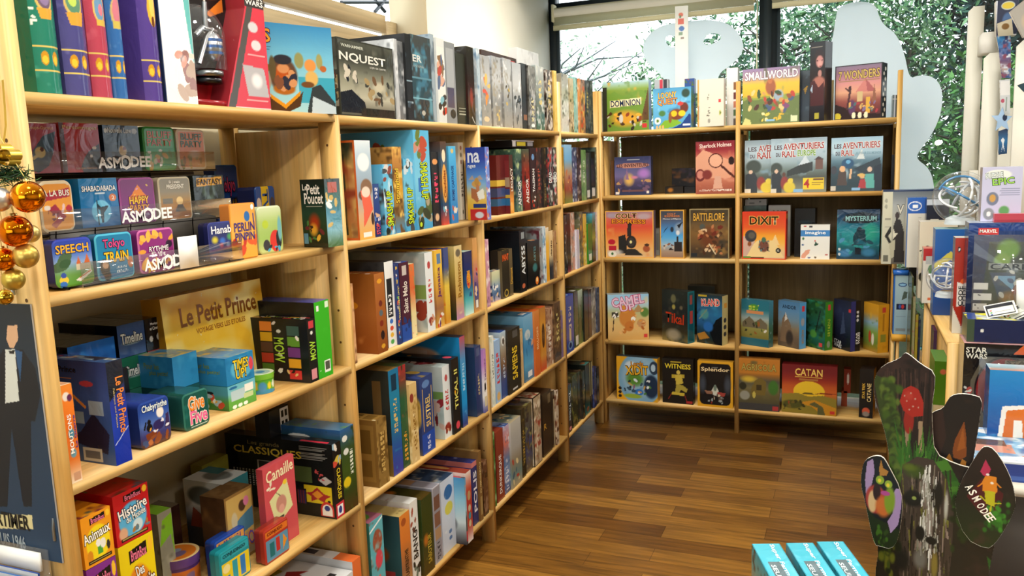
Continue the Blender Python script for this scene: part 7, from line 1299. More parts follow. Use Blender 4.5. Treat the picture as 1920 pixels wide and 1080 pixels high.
g.quad((x1, YP, zb2), (x1, YP + .003, zb2), (x1, YP + .003, zt_), (x1, YP, zt_), 'a8acb0')
g.quad((x0, YP, zt_), (x1, YP, zt_), (x1, YP + .003, zt_), (x0, YP + .003, zt_), '3c4858')
u0, v0 = P(-4, 984); u1, v1 = P(54, 967)
ff = ((x0, YP, zb2), (x1 - x0, 0, 0), (0, 0, zt_ - zb2), (0, -1, 0))
g.text(*ff, 'RTIMER', u0, v0, u1, v1 - .002, '1c1c1c', 0, None, .03)
u0, v0 = P(-3, 1019); u1, v1 = P(47, 1006)
g.text(*ff, 'PUIS 1946', u0, v0, u1, v1, '9ca8b0', 0)
tag(g.build('poster', CARD), 'dark blue poster of a man in a dinner suit hung on the end upright', 'poster')
# leaflet holder below the poster
e = empty('leaflet_holder', (-.1, -1.0, .6)); tag(e, 'clear holder full of blue leaflets under the dark blue poster', 'leaflet holder')
e.location = (0, 0, 0)
lx0, lx1 = -.3, hang(93, 1060)[0] + .004
zt2 = hang(60, 1028)[2]
g = G(); g.cube(lx0, -.958, .45, lx1, -.955, zt2 + .005, 'f0f0f0'); g.cube(lx0, -1.05, .45, lx1, -1.047, zt2 - .1, 'f0f0f0'); g.cube(lx1 - .003, -1.05, .45, lx1, -.955, zt2 - .04, 'f0f0f0'); g.cube(lx0, -1.05, .447, lx1, -.955, .45)
g.build('clear_case', ACRYL, e)
g = G(); g.cube(lx0 + .004, -.9655, zt2 - .035, lx1 - .012, -.9605, zt2, 'f2f4f2'); g.build('white_header', CARD, e)
for i in range(7):
    yq = -.972 - i * .01
    z_ = zt2 - .035 - i * .006
    game(f"{['front', 'second', 'third', 'fourth', 'fifth', 'sixth', 'rear'][6 - i]} blue leaflet of the row in the clear holder", .105, .004, z_ - .452, (lx1 - .064, yq, .4515), 0, [('g', '3c6cb0' if i % 2 else '2c4c98', '28488c'), ('r', 0, .97, 1, 1, 'd8dce0'), ('r', .7, .9, .95, .97, 'd8c838'), ('r', .1, .88, .6, .92, 'c8d8e8')], name='leaflet', cat='leaflet', group='leaflets in the clear holder', mat=CARD)
# baubles
bg = 'baubles bunched on the end upright'
bn = {}
def bauble(px, py, r_px, y, col, mat, label):
    p = ony(px, py, y)
    r = r_px * np.dot(p - C, FW) / F
    e = empty('bauble', tuple(p)); tag(e, label, 'bauble', bg)
    g = G()
    t = np.linspace(-math.pi / 2, math.pi / 2, 25)
    g.lathe([(r * math.cos(a), r * math.sin(a)) for a in t], col, 36)
    g.build('ball', mat, e, True)
    g = G(); g.lathe([(0, r * 1.12), (r * .2, r * 1.12), (r * .22, r * .96)], 'b8a468', 14)
    g.build('cap', METAL, e)
    return p, r
B_ = [(52, 369, 30, -1.005, 'e88c14', SHINY, 'largest shiny orange bauble, top right of the bunch'), (29, 433, 30, -1.01, 'd8740c', SHINY, 'shiny orange bauble below the largest one'),
      (48, 480, 23, -1.0, 'cfae58', SATIN, 'matte gold bauble right of the middle of the bunch'), (25, 524, 20.5, -1.01, 'c8b050', SATIN, 'matte gold bauble near the bottom of the bunch'),
      (6, 486, 22, -1.02, 'e08410', SHINY, 'shiny orange bauble at the left edge above two gold ones'), (-2, 374, 23, -1.03, 'd4d4d4', SATIN, 'silver bauble at the left edge of the photo'),
      (57, 438, 17, -.975, 'd8c078', SATIN, 'pale gold bauble half hidden behind the orange ones'), (9, 557, 15, -1.0, 'c8a038', SHINY, 'small shiny gold bauble lowest in the bunch')]
pts = [bauble(*b) for b in B_]
e = empty('garland', (0, 0, 0)); tag(e, 'dark green garland sprig with a gold ribbon bow hanging by the baubles', 'garland')
rng = np.random.default_rng(5)
g = G()
c0 = ony(18, 328, -1.0)
for i in range(260):
    d = rng.normal(size=3) * (.018, .008, .006)
    a = rng.normal(size=3); a[2] *= .4; a /= np.linalg.norm(a)
    g.tube([c0 + d, c0 + d + a * .016], [.0011, .0004], ['1c3c20', '2c5428', '142c1c'][i % 3], 3, False)
g.build('sprig', PAINT, e)
g = G()
for q in ([(6, 150), (10, 200), (12, 235), (4, 300)],):
    L = [ony(*p_, -.985) for p_ in q]
    for i in range(len(L) - 1):
        g.quad(L[i] + (-.004, 0, 0), L[i] + (.004, -.002, 0), L[i + 1] + (.004, -.002, 0), L[i + 1] + (-.004, 0, 0), 'd8b848')
for cx, cy, sx, sz in ((12, 292, .024, .014), (0, 285, .02, .018), (14, 303, .018, .01)):
    p = ony(cx, cy, -1.005)
    a = np.linspace(0, 2 * math.pi, 25)
    R = np.stack([np.stack([p[0] + sx * np.cos(a), np.full(25, p[1] - w_), p[2] + sz * np.sin(a) * (.6 + .4 * np.cos(a))], -1) for w_ in (-.01, .01)])
    g.grid(R, lin(hx('d4b850')))
p = ony(4, 290, -1.005)
g.tube([p + (-.008, 0, 0), p + (.008, 0, 0)], .006, 'c8a838', 10)
g.build('ribbon_bow', SATIN, e)
g = G()
top = np.array([-.03, -.953, 1.672])
for (p, r) in pts: g.tube([top, (top + p) / 2 + (0, -.02, 0), p + (0, 0, r * 1.1)], .0008, 'c8b060', 4, False)
g.build('string', PAINT, e)

# ---------------------------------------------------------------- right hand shelving and table
ZR = .87
ru = empty('shelving_unit', (0, 0, 0)); tag(ru, 'pine shelf unit at the right edge seen end on, loaded with toys and games', 'shelving')
XR = 1.603
for y0 in (2.0, 1.07):
    g = G(); g.cube(XR, y0 - .022, 0, XR + .055, y0, ZR - .001); g.cube(XR + .34, y0 - .022, 0, XR + .395, y0, ZR - .001); g.cube(XR + .055, y0 - .016, .08, XR + .34, y0 - .006, ZR - .02)
    g.build('upright', WZ, ru)
for (a, b) in ((1.07, 1.978), (2.0, 2.5)):
    for z in ((ZR, .52, .14)):
        g = G(); g.cube(XR, a + .0, z - .02, XR + .39, b, z); g.build('shelf_board', WY, ru)
g = G(); g.cube(XR + .396, 1.05, 0, XR + .404, 2.5, ZR - .001); g.build('back_panel', WZ, ru)
zr = ZR + .0006
def onboard(label, pl, pr, pt, y, d, ops, z=None, yr=None, **k):
    z = zr if z is None else z
    yr = y if yr is None else yr
    L = np.array([xpx(pl, y, z), y]); R = np.array([xpx(pr, yr, z), yr])
    v = R - L; m = (L + R) / 2
    h = zpy(pt, L[0], L[1]) - z
    return game(label, np.linalg.norm(v), d, h, (m[0], m[1], z), math.atan2(v[1], v[0]), ops, k.pop('left', None), k.pop('right', None), k.pop('top', None), **k)
RB = 'games and toys piled on the right hand unit'
onboard('black box supporting the tall white game box at the far end of the right unit', 1703, 1745, 496, 2.31, .16, [('f', '18181a'), ('n', .04, .2, '2c2c30')], group=RB)
zz = zpy(496, xpx(1703, 2.31, zr), 2.31) + .001
onboard('tall silver grey game box with a dark stone statue print', 1652, 1760, 357, 2.32, .1,
        [('g', '5c646c', '9ca0a0', 'b0b0a4', 'a8a898', '8c8878', '5c5850'), ('r', 0, 0, .17, 1, 'c8c6b0'), ('r', .165, 0, .175, 1, '74746c'), ('e', .06, .86, .025, .03, '9c9c8c'), ('e', .06, .78, .025, .03, '9c9c8c'), ('r', .04, .6, .14, .62, '908f80'), ('r', .04, .5, .14, .51, '908f80'), ('r', .03, .03, .12, .12, '6c6c60'), ('p', [(.22, .02), (.2, .3), (.19, .5), (.24, .62), (.32, .6), (.38, .45), (.4, .02)], '2a2422'), ('e', .26, .66, .04, .05, '3c302c', .3), ('p', [(.05, .38), (.15, .52), (.16, .44), (.11, .38), (.2, .26), (.17, .22)], '24221c'), ('p', [(.13, .28), (.24, .34), (.22, .1), (.16, .06)], 'b8b49c'), ('p', [(.2, .48), (.23, .42), (.28, .42), (.24, .38), (.2, .34)], 'd8d4c0'), ('r', 0, .975, 1, 1, '1c2c50'), tt('V', .25, .68, .37, .8, 'd8d4c4', 0, '4c4c48')], z=zz, left='c0bfac', top='2c4470', group=RB)
onboard('white box with a blue top showing a round cloud logo', 1697, 1733, 371, 2.2, .07, [('f', 'dcd8cc'), ('r', 0, .0, .04, 1, '3c6ca8'), ('r', .04, .78, 1, 1, '2058b0'), ('e', .4, .88, .36, .07, 'f0f4f8', .1), ('e', .4, .88, .32, .055, '2c64b8', .1), ('r', .3, .85, .55, .9, 'f0f4f8')] + [('r', .6, .05 + i * .055, .75, .055 + i * .055, 'b8b4a4') for i in range(13)], z=zz, right='e0dccc', top='3c70b8', group=RB)
onboard('black box with a white letter tile behind the clear ball maze', 1733, 1775, 374, 2.12, .08, [('f', '1c1e2c'), ('r', .2, .52, .55, .72, 'd8d4c8'), tt('M', .28, .55, .48, .69, '1c1c20'), ('r', 0, .92, 1, 1, 'b8c0cc')], z=zz, group=RB)
onboard('cream box with a line drawn fox face and letters', 1720, 1790, 416, 1.96, .1, [('f', 'd6cfba'), ('n', .08, .15, 'c8c0a8'), ('e', .22, .52, .15, .17, '2c2820', .04), ('e', .22, .52, .12, .14, 'd6cfba', .05), ('e', .1, .5, .04, .05, 'c8a838'), ('l', .35, .5, .55, .82, .004, '2c2820'), ('l', .55, .82, .52, .4, .004, '2c2820'), ('l', .02, .62, .4, .68, .004, '2c2820'), ('l', .3, .3, .5, .4, .004, '2c2820'), ('e', .1, .28, .1, .06, '2c2820', .2), ('r', .8, .0, 1, .3, 'b84438'), tt('SI', .84, .6, .96, .86, '2c2820', -70)], top='e0dac8', left='b8b0a0', group=RB)
onboard('white box with a red top and a green leaf over a dark blue disc', 1728, 1779, 466, 1.83, .08, [('f', 'dcdad0'), ('r', 0, .78, 1, 1, 'b83434'), ('r', .1, .72, 1, .86, 'b8bcbc'), ('e', .72, .4, .45, .26, '24384c', .05), ('r', .62, .26, .92, .4, 'c8ccc4'), ('e', .3, .62, .12, .09, '2c7c2c', .3), ('r', .2, .06, .5, .1, 'd06840'), ('r', .6, .06, .9, .1, '4c6ca0'), ('r', .45, .5, .85, .51, '8ca0b0'), ('r', .45, .45, .85, .46, '8ca0b0')], left='a8a898', top='c04038', group=RB)
# clear balls
def clearball(label, px, py, rp, y, seed, blue=True):
    p = ony(px, py, y); r = rp * np.dot(p - C, FW) / F
    e = empty('ball_maze', tuple(p)); tag(e, label, 'toy', RB)
    g = G(); t = np.linspace(-math.pi / 2, math.pi / 2, 25)
    g.lathe([(r * math.cos(a), r * math.sin(a)) for a in t], 'fff', 40); g.build('clear_sphere', BLISTER, e, True)
    g = G(); rng = np.random.default_rng(seed)
    for i in range(9):
        a = rng.normal(size=3); a /= np.linalg.norm(a); b = np.cross(a, rng.normal(size=3)); b /= np.linalg.norm(b)
        rr = r * (.45 + .4 * rng.random()); L = 2.2 + rng.random() * 2
        g.tube([a * rr * math.cos(q) + b * rr * math.sin(q) for q in np.linspace(0, L, 14)], r * .05, ['c8ccd0', 'dfe3e6', 'a8b0b8'][i % 3] if not (blue and i % 4 == 1) else '2878b0', 6)
    g.build('maze_track', TIN, e, True)
    g = G(); g.lathe([(r * .55, -r * 1.02), (r * .5, -r * .8), (r * .3, -r * .7)], 'c0c8cc', 20); g.build('foot', PAINT, e)
    return p, r
onboard('blue box with a yellow swoosh under the clear ball maze', 1748, 1808, 430, 1.56, .1, [('g', '2c60a8', '2454a0', '1c4488'), ('p', [(0, .6), (.5, .75), (1, .6), (1, .5), (.5, .65), (0, .5)], 'c8c058')], left='2c5c98', top='8cb8c0 b8d0c8', group=RB)
pz = zpy(430, xpx(1748, 1.56, zr), 1.56)
p_, r_b = clearball('large clear sphere with a grey and blue ball maze inside', 1802, 370, 49, 1.63, 3)
clearball('half hidden clear sphere below the ball maze box', 1776, 520, 36, 1.36, 4, False)
# red box with a white base and the blue hero window carton
onboard('narrow red box with black letters and a white lower corner', 1784, 1806, 446, 1.215, .07, [('f', 'a83020'), ('p', [(0, 0), (0, .28), (.6, .12), (1, .0)], 'dcd8cc'), ('e', .85, .52, .35, .06, 'e06028'), ('e', .35, .88, .14, .03, '1c1c1c'), ('e', .35, .88, .07, .015, 'e8e8e8'), ('p', [(.3, .28), (.85, .3), (.85, .52), (.3, .54)], 'e8e0d8'), tt('CODE', .42, .29, .8, .5, '181818', 90)], left='6c5c50', top='c8c4bc', group=RB)
def carton(label, pl, pr, pt, y, d, z, ops, windows, inside, **k):
    L = np.array([xpx(pl, y, z), y]); R = np.array([xpx(pr, y, z), y])
    w = R[0] - L[0]; h = zpy(pt, L[0], y) - z
    e = empty('window_carton', ((L[0] + R[0]) / 2, y, z)); tag(e, label, 'toy box', RB)
    st = .0016; a = w / 2
    g = G()
    g.face((-a, 0, 0), (w, 0, 0), (0, 0, h), (0, -1, 0), ops, st, 12)
    g.quad((-a, d, 0), (-a, 0, 0), (-a, 0, h), (-a, d, h), k.get('side', '444'))
    g.face((-a, 0, h), (w, 0, 0), (0, d, 0), (0, 0, 1), k.get('top') or [('f', 'ccc')], st, 13)
    g.quad((a, 0, 0), (a, d, 0), (a, d, h), (a, 0, h), k.get('side', '444')); g.quad((-a, d, 0), (a, d, 0), (a, d, h), (-a, d, h), '333'); g.quad((-a, 0, 0), (a, 0, 0), (a, d, 0), (-a, d, 0), '333')
    g.build('carton', WRAP, e)
    g = G()
    for (x0, y0, x1, y1) in windows:
        g.cube(-a + x0 * w, -.004, y0 * h, -a + x1 * w, -.0006, y1 * h, 'fff')
    g.build('clear_window', BLISTER, e)
    return e, w, h
yc = 1.13
c_, w_, h_ = carton('big dark blue window carton of colourful figures, right edge', 1807, 1990, 418, yc, .1, zr,
    [('g', '24407c', '1c2c54', '1a2444', '1c2440', '16203c'), ('r', .0, .93, 1, 1, '1c3c80'), ('r', .1, .9, .31, .955, 'c83838'), ('n', .04, .2, '1c3868', '2c3450'), ('p', [(.16, .3), (.22, .84), (.6, .84), (.6, .3)], '2c3c34'), ('e', .42, .78, .14, .1, '6c9c3c', .6), ('e', .36, .68, .1, .07, '7ca040', .5), ('e', .72, .76, .14, .1, 'a83838', .6), ('p', [(.24, .58), (.5, .58), (.56, .3), (.34, .36)], '38485c'), ('p', [(.3, .55), (.5, .55), (.5, .42)], '6c98b8'), ('e', .46, .36, .14, .08, '8c6c40', .8), ('s', 20, .25, .28, .95, .6, .012, '6c7c3c', '8c4c3c', 'b8b8b0', '4c5c7c', 'c8b860'), ('r', .22, .6, 1, .66, '88908c'), ('r', .08, .43, .23, .49, 'd8d8d4'), ('r', .08, .34, .27, .4, 'd8d8d4'), ('r', .08, .25, .22, .31, 'd8d8d4'), ('r', .4, .22, .66, .28, 'c8ccc8'), ('r', .08, .15, .28, .21, 'c83c38'), ('s', 6, .1, .27, .22, .48, .004, '22262c'),
     tt('MARVEL', .115, .915, .295, .945, 'f0ece8'), tt('CARPLINE', .24, .605, .96, .655, '2c343c'), tt('MARVEL', .095, .163, .265, .197, 'f0d8d4')], [(.06, .24, .97, .9)], None, side='2c3040', top=[('f', 'b8c8e0'), ('n', .04, .3, 'd8e0ec')])
onboard('white puzzle box with green bubble lettering standing on the dark blue carton', 1838, 1913, 314, yc + .04, .055, [('f', 'c4c4e0'), ('n', .06, .15, 'd0d0e8'), ('e', .4, .86, .36, .1, 'e8ece4', .3), ('r', .5, .6, .95, .608, '7c80a0'), ('r', .45, .56, .95, .568, '7c80a0'), ('r', .5, .52, .95, .528, '7c80a0'), ('r', .45, .48, .95, .488, '7c80a0'), ('e', .28, .42, .16, .13, '707890', .2), ('e', .28, .43, .09, .08, 'c89848', .4), ('e', .2, .14, .15, .12, '8c9098', .3), ('e', .2, .14, .06, .05, 'e8e8e8', .3), ('e', .58, .2, .15, .1, '5c9c58', .5), tt('EPIC', .26, .68, .8, .8, '98d048', 6, '3c5028'), tt('PUZZLE', .08, .8, .52, .9, 'e8f0f0', 6, '3c5028')], z=zr + h_ + .001, left='8c7c74', top='b0b0c8', group=RB)
onboard('small red box lying in front of the puzzle box on the dark blue carton', 1864, 1925, 401, yc + .005, .03, [('f', 'b83c4c'), ('r', 0, 0, 1, .3, 'a02c3c')], z=zr + h_ + .001, top='d87888', group=RB)
# table in front of the right unit
ZT = .6
tb = empty('display_table', (1.75, .78, 0)); tag(tb, 'white topped display table at the right edge carrying boxed games', 'table')
g = G(); g.cube(-.3, -.28, ZT - .025, .5, .262, ZT, 'd8d4c8'); g.build('table_top', PAINT, tb)
for sx in (-.28, .44):
    for sy in (-.26, .21):
        g = G(); g.cube(sx, sy, 0, sx + .04, sy + .04, ZT - .0255, 'b89868'); g.build('leg', WZ, tb)
g = G(); g.cube(-.24, -.2, .08, .44, -.19, ZT - .0256, '4a443e'); g.build('front_panel', PAINT, tb)
zt3 = ZT + .0006
DB = 'boxes on the display table'
x0, x1 = xpx(1738, .66, ZT), 2.2
game('wide flat game box with a sunny blue board picture, lying on the display table', x1 - x0 - .03, .3, .055, ((x0 + x1) / 2 + .02, .54, zt3), 0, [('f', '24408c'), ('r', 0, .1, 1, .3, '3c5ca8'), ('r', 0, .9, 1, 1, 'd8e4f0')], '2c4890', None,
     [('g', 'b8d0f0', '4c90c8', '3c84b8', 'a0b8d0', 'd0dcec'), ('n', .06, .35, 'e8f0f8', '2c6ca8', '58b0d0'), ('p', [(.1, .9), (.28, .98), (.38, .84), (.2, .8)], 'f0f4f8'), ('p', [(.3, .5), (.55, .95), (.95, .9), (.8, .5), (.5, .4)], 'f4f6fa'), ('r', .1, .25, .28, .5, 'c08878'), ('r', .12, .45, .26, .62, '5c4c48'), ('p', [(.3, .2), (.8, .3), (.9, .15), (.3, .1)], 'c88c68'), ('n', .03, .25, '3c88b0'), ('p', [(.14, .1), (.5, .02), (.6, .12), (.3, .18)], 'f4f4f8'), ('s', 14, .4, .2, .95, .6, .014, '3c94c0', '7cc0d8', '2c587c', 'c8dce8')], mat=WRAP, group=DB)
zf = zt3 + .0556
a = 1856
game('bright blue box with a big orange letter D in a white outline', .2, .08, zpy(693, xpx(1850, .76, zf), .76) - zf, (xpx(1850, .76, zf) + .1, .76, zf), 0, [('g', '2c88c8', '2478c0', '1c60a8', '1c509c'), ('n', .05, .2, '3ca0d8', '1c4890'), ('p', [(.14, 0), (.18, .46), (.5, .5), (.75, .5), (.9, .4), (.9, 0)], 'f0ece4'), ('p', [(.2, 0), (.24, .4), (.48, .44), (.58, .32), (.6, .0)], 'd8702c'), ('p', [(.33, 0), (.34, .26), (.44, .26), (.46, 0)], 'f0ece4'), ('e', .8, .4, .16, .16, '3c3890', .2), ('e', .84, .75, .12, .08, 'e8c838', .3)], '1c4c80', None, [('g', 'b8d0e0', '98b8c8', 'c89078'), ('n', .04, .3, 'e0e8f0')], mat=WRAP, group=DB)
def space_carton():
    y, z, d = .91, zt3, .13
    return carton('black space toy carton with a red disc window behind the letter D box', 1800, 1985, 643, y, d, z,
        [('f', '15120f'), ('p', [(.08, .0), (.08, .6), (.2, .86), (.9, .86), (.9, 0)], '5c5444'), ('e', .44, .52, .32, .36, '24100e', .04), ('e', .44, .52, .3, .34, '8c1c1c', .05), ('e', .38, .54, .16, .26, 'a02424', .6), ('r', .42, .76, .72, .84, '8c7c64'), ('n', .04, .12, '2c1c14'), ('p', [(.5, .9), (.6, 1), (.66, .9)], 'c85828'), ('e', .075, .5, .03, .04, 'a83c34'), ('e', .075, .39, .03, .04, 'a83c34'), ('e', .075, .28, .03, .04, 'a83c34'), ('s', 7, .03, .3, .08, .55, .005, 'c8c4b8'), tt('STAR', .02, .9, .24, .96, 'd8d4c4'), tt('WARS', .02, .84, .24, .895, 'd8d4c4'), tt('STAR', .44, .8, .7, .835, '4c4438'), tt('WARS', .44, .765, .7, .795, '4c4438')], [(.16, .02, .9, .87)], None, side='2c2018', top=[('f', 'c89898'), ('n', .05, .4, '8c4c5c', 'e0c0bc')])
sw, w2, h2 = space_carton()
ztop = zt3 + h2 + .001
onboard('dark blue game box with a bright yellow splashed lid on the space carton', 1812, 1985, 598, .93, .117, [('f', '1c2448'), ('n', .04, .25, '3c4030', '16203c'), ('r', .0, .0, .08, 1, '3c4c38'), ('e', .17, .5, .02, .08, 'd8d8d0')], z=ztop, left='3c4a34', top=[('f', 'c8d4e0'), ('n', .05, .55, 'e8d420', 'f0e020', '2c3c58'), ('p', [(.0, .0), (.1, .0), (.14, 1), (.04, 1)], '2c4488')], group=DB)
ztc = zpy(598, xpx(1812, .93, ztop), .93) + .0012
for i, (cx, cy, an) in enumerate(((1880, .95, 14), (1915, .956, 30))):
    p = np.array([xpx(cx, cy, ztc), cy])
    q = game(['white edged dark card leaning at the front of the yellow splashed box', 'second dark card leaning right behind the first one'][i], .085, .002, .05, (p[0], p[1], ztc + .004 + .006 * (1 - i)), 0, [('f', 'e8e8e0'), ('r', .05, .08, .95, .92, '20242c'), ('r', .09, .14, .91, .66, 'd8dcd4'), ('e', .18, .5, .04, .06, 'b84438'), ('e', .18, .34, .04, .06, '3c8c48'), ('e', .18, .2, .04, .06, '3c58a0'), ('r', .3, .48, .8, .51, '8c8c88'), ('r', .3, .33, .8, .36, '8c8c88')], name='card', cat='card', group='dark cards leaning on the yellow splashed box', mat=CARD)
    q.rotation_euler = (-.85, math.radians(-an), 0)
e = empty('clear_cup', (xpx(1928, 1.0, ztc), 1.0, ztc + .0005))
tag(e, 'white lined clear plastic tub at the right edge in front of the figure carton', 'tub')
g = G(); g.lathe([(0, .002), (.032, .002), (.037, .11), (0, .11)], 'f4f4f2', 28); g.build('white_liner', CARD, e, True)
g = G(); g.lathe([(.036, .0), (.045, .095), (.046, .1)], 'fff', 28); g.build('clear_shell', BLISTER, e, True)
# things inside the right unit
ZI = .5206
def inside(label, y0, y1, h, ops, x=XR + .02, d=.2, z=ZI, **k): return game(label, y1 - y0, d, h, (x, (y0 + y1) / 2, z), -HP, ops, None, None, k.pop('top', None), group='things inside the right hand unit', **k)
onboard('green box on a cream base inside the right unit', 1749, 1776, 677, 1.42, .2, [('f', '4c7c1c'), ('r', 0, 0, 1, .16, 'c8bc98'), ('n', .03, .25, '3c6c18'), ('e', .6, .8, .25, .06, 'c86848', .5)], z=ZI, top='6c9c50', group='things inside the right hand unit')
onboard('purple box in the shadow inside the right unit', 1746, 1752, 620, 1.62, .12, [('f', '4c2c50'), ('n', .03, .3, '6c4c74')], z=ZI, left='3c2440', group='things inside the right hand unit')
# far end: tube and spines beyond the far upright, standing on a low wooden stand
st_ = empty('plant_stand', (0, 0, 0)); tag(st_, 'small yellow edged wooden stand under the blue capped tube', 'stand'); st_.name = 'wooden_stand'
zs_ = zpy(628, xpx(1670, 2.3, .7), 2.3)
xa, xb = xpx(1672, 2.3, zs_), xpx(1699, 2.3, zs_)
g = G(); g.cube(xa, 2.3, zs_ - .03, xb, 2.44, zs_ - .001, 'd8a038'); g.build('top_board', PAINT, st_)
g = G(); g.cube(xa, 2.31, 0, xa + .012, 2.43, zs_ - .0302); g.build('side', WZ, st_)
g = G(); g.cube(xb - .04, 2.31, 0, xb - .028, 2.43, zs_ - .0302); g.build('side', WZ, st_)
zt5 = zpy(508, xpx(1672, 2.31, .9), 2.31)
e = empty('clear_tube', ((xa + xb) / 2 + .004, 2.37, zs_)); tag(e, 'pale blue game tube with a bright blue cap on the wooden stand', 'game tube')
hw = (xb - xa) / 2
g = G(); g.face((-hw, -.045, 0), (2 * hw, 0, 0), (0, 0, zt5 - zs_ - .022), (0, -1, 0), [('g', 'a0bcc4', '98b4c0', '88a8b8'), ('r', 0, 0, .08, 1, '2860b0'), ('e', .6, .84, .3, .035, '1c3c78', .1), ('e', .6, .84, .24, .02, '88b8d8', .1), ('p', [(.55, .58), (.9, .62), (.95, .72), (.7, .73)], '4c5c54'), ('r', .2, .42, .9, .52, '1c2444'), ('e', .65, .47, .12, .04, 'b83838', .4), ('e', .45, .47, .1, .04, '3858a0', .4), ('r', .2, .05, .9, .1, '7c888c'), ('r', .2, .36, .9, .365, '7890a0'), ('r', .2, .3, .9, .305, '7890a0'), ('r', .2, .24, .9, .245, '7890a0')], .002, 5)
g.cube(-hw, -.0445, 0, hw, .05, zt5 - zs_ - .022, '2860a8'); g.build('tube_body', GLOSS, e)
g = G(); g.cube(-hw - .004, -.05, zt5 - zs_ - .0215, hw + .004, .055, zt5 - zs_, '2c68c0'); g.build('cap', TIN, e)
for i, (pl, pr, pt, c, lab) in enumerate(((1704, 1707, 520, '3c4420', 'dark olive spine nearest the blue capped tube'), (1707, 1712, 556, '9c9c74', 'pale olive spine second from the blue capped tube'), (1713, 1718, 590, 'a89838', 'yellow spine third from the blue capped tube'), (1719, 1723, 600, '2c344c', 'navy spine touching the far upright of the right unit'))):
    yv = 2.03 + .003 * i
    onboard(lab, pl, pr, pt, yv, .2, [('f', c), ('n', .03, .3, '6c6c5c', 'a85c5c')], z=ZI, group='slim games beyond the far upright of the right unit')
# white picket rack with hanging goods
pk = empty('picket_rack', (0, 0, 0)); tag(pk, 'white picket style display rack in front of the right window', 'display rack')
def picket(px0, px1, pyt, y, zb_=.92, dd=.03):
    x0, x1 = xpx(px0, y, 1.6), xpx(px1, y, 1.6); zt_ = zpy(pyt, x0, y)
    g = G(); c = (x1 - x0) * .3
    F_ = [(x0, y, zb_), (x1, y, zb_), (x1, y, zt_), (x0 + c, y, zt_), (x0, y, zt_ - c)]
    Bk = [(a, b + dd, z) for a, b, z in F_]
    n = 5
    g.add(F_ + Bk, [np.array([[0, 1, 2, 3, 4]]), np.array([[9, 8, 7, 6, 5]]), np.array([[i, i + 5, (i + 1) % 5 + 5, (i + 1) % 5] for i in range(5)])], lin(hx('eeece0')))
    return g.build('picket', PAINT, pk), x0, x1, zt_
picket(1807, 1836, 13, 2.5); picket(1840, 1873, 100, 2.3); picket(1900, 1960, 70, 2.1)
x0, x1 = xpx(1822, 2.42, 1.5), xpx(1950, 2.42, 1.5)
for pt, pb in ((205, 222),):
    g = G(); g.cube(x0, 2.44, 1.34, 2.5, 2.47, 1.4, 'e8e6da'); g.build('rail', PAINT, pk)
g = G(); g.cube(x0, 2.531, .9, 2.6, 2.545, zpy(206, xpx(1826, 2.53, 1.6), 2.53), 'e4e2d6'); g.build('back_board', PAINT, pk)
g = G(); xl, xr_ = xpx(1838, 2.36, 1.8), xpx(1868, 2.36, 1.8); g.cube(xl, 2.34, zpy(100, xl, 2.36), xr_, 2.5, zpy(62, xl, 2.36), 'f0eee6'); g.build('ledge', PAINT, pk)
g = G(); g.cube(1.65, 2.512, ZR, 2.6, 2.53, .95, 'e4e2d6'); g.build('foot_rail', PAINT, pk)
for xx in (1.72, 2.5):
    g = G(); g.cube(xx, 2.512, 0, xx + .04, 2.545, ZR, 'e4e2d6'); g.build('leg', PAINT, pk)
def hung(label, pts, y, t, ops, name='packet', cat='packet'):
    Q = np.array([ony(a, b, y) for a, b in pts]); c = Q.mean(0)
    U = (Q[:, 0] - Q[:, 0].min()) / np.ptp(Q[:, 0]); V = (Q[:, 2] - Q[:, 2].min()) / np.ptp(Q[:, 2])
    return cut(label, name, cat, Q, y, t, ops, np.array([1., 0, 0]), 'toys hung on the white picket rack')
def cut(label, name, cat, Q, y, t, ops, u, group=None, edge='e8e4d8', step=.0016, parent=None, mat=None):
    """flat cut-out: outline Q (3D points in one upright plane whose horizontal axis is u), thickness t behind it"""
    n = np.cross(u, (0, 0, 1.))             # towards the room
    o = Q[0]
    s_, v_ = (Q - o) @ u, Q[:, 2] - o[2]
    s0, s1, v0, v1 = s_.min(), s_.max(), v_.min(), v_.max()
    w, h = s1 - s0, v1 - v0
    nu, nv = max(3, int(w / step)), max(3, int(h / step))
    U, V = np.meshgrid(np.linspace(0, 1, nu + 1), np.linspace(0, 1, nv + 1))
    A, tx = paint(ops, U, V, w, h, 31)
    pl = list(zip((s_ - s0) / w, (v_ - v0) / h))
    uc, vc = (U[:-1, :-1] + U[1:, 1:]) / 2, (V[:-1, :-1] + V[1:, 1:]) / 2
    keep = inpoly(uc, vc, pl)
    org = o + u * s0 + np.array([0, 0, v0])
    P3 = org + U[..., None] * u * w + V[..., None] * np.array([0, 0, h])
    i = np.arange(U.size).reshape(U.shape)
    q = np.stack([i[:-1, :-1], i[:-1, 1:], i[1:, 1:], i[1:, :-1]], -1)[keep]
    used = np.unique(q); re = np.full(U.size, -1); re[used] = np.arange(len(used))
    g = G()
    cen = np.array([P3.reshape(-1, 3)[used][:, 0].mean(), P3.reshape(-1, 3)[used][:, 1].mean(), org[2]])
    g.add(P3.reshape(-1, 3)[used] - cen, [re[q]], A.reshape(-1, 3)[used])
    R = np.vstack([Q, Q[:1]]) - cen
    g.grid(np.stack([R + n * .0008, R - n * t]), lin(hx(edge)))
    g.add(Q - n * t - cen, [np.arange(len(Q))[None]], lin(hx('5c5040')))
    for x in tx: g.text(org - cen + n * .0004, u * w, (0, 0, h), n, *x)
    ob = g.build(name, mat or CARD, parent)
    ob.location = cen
    if label: tag(ob, label, cat, group)
    return ob
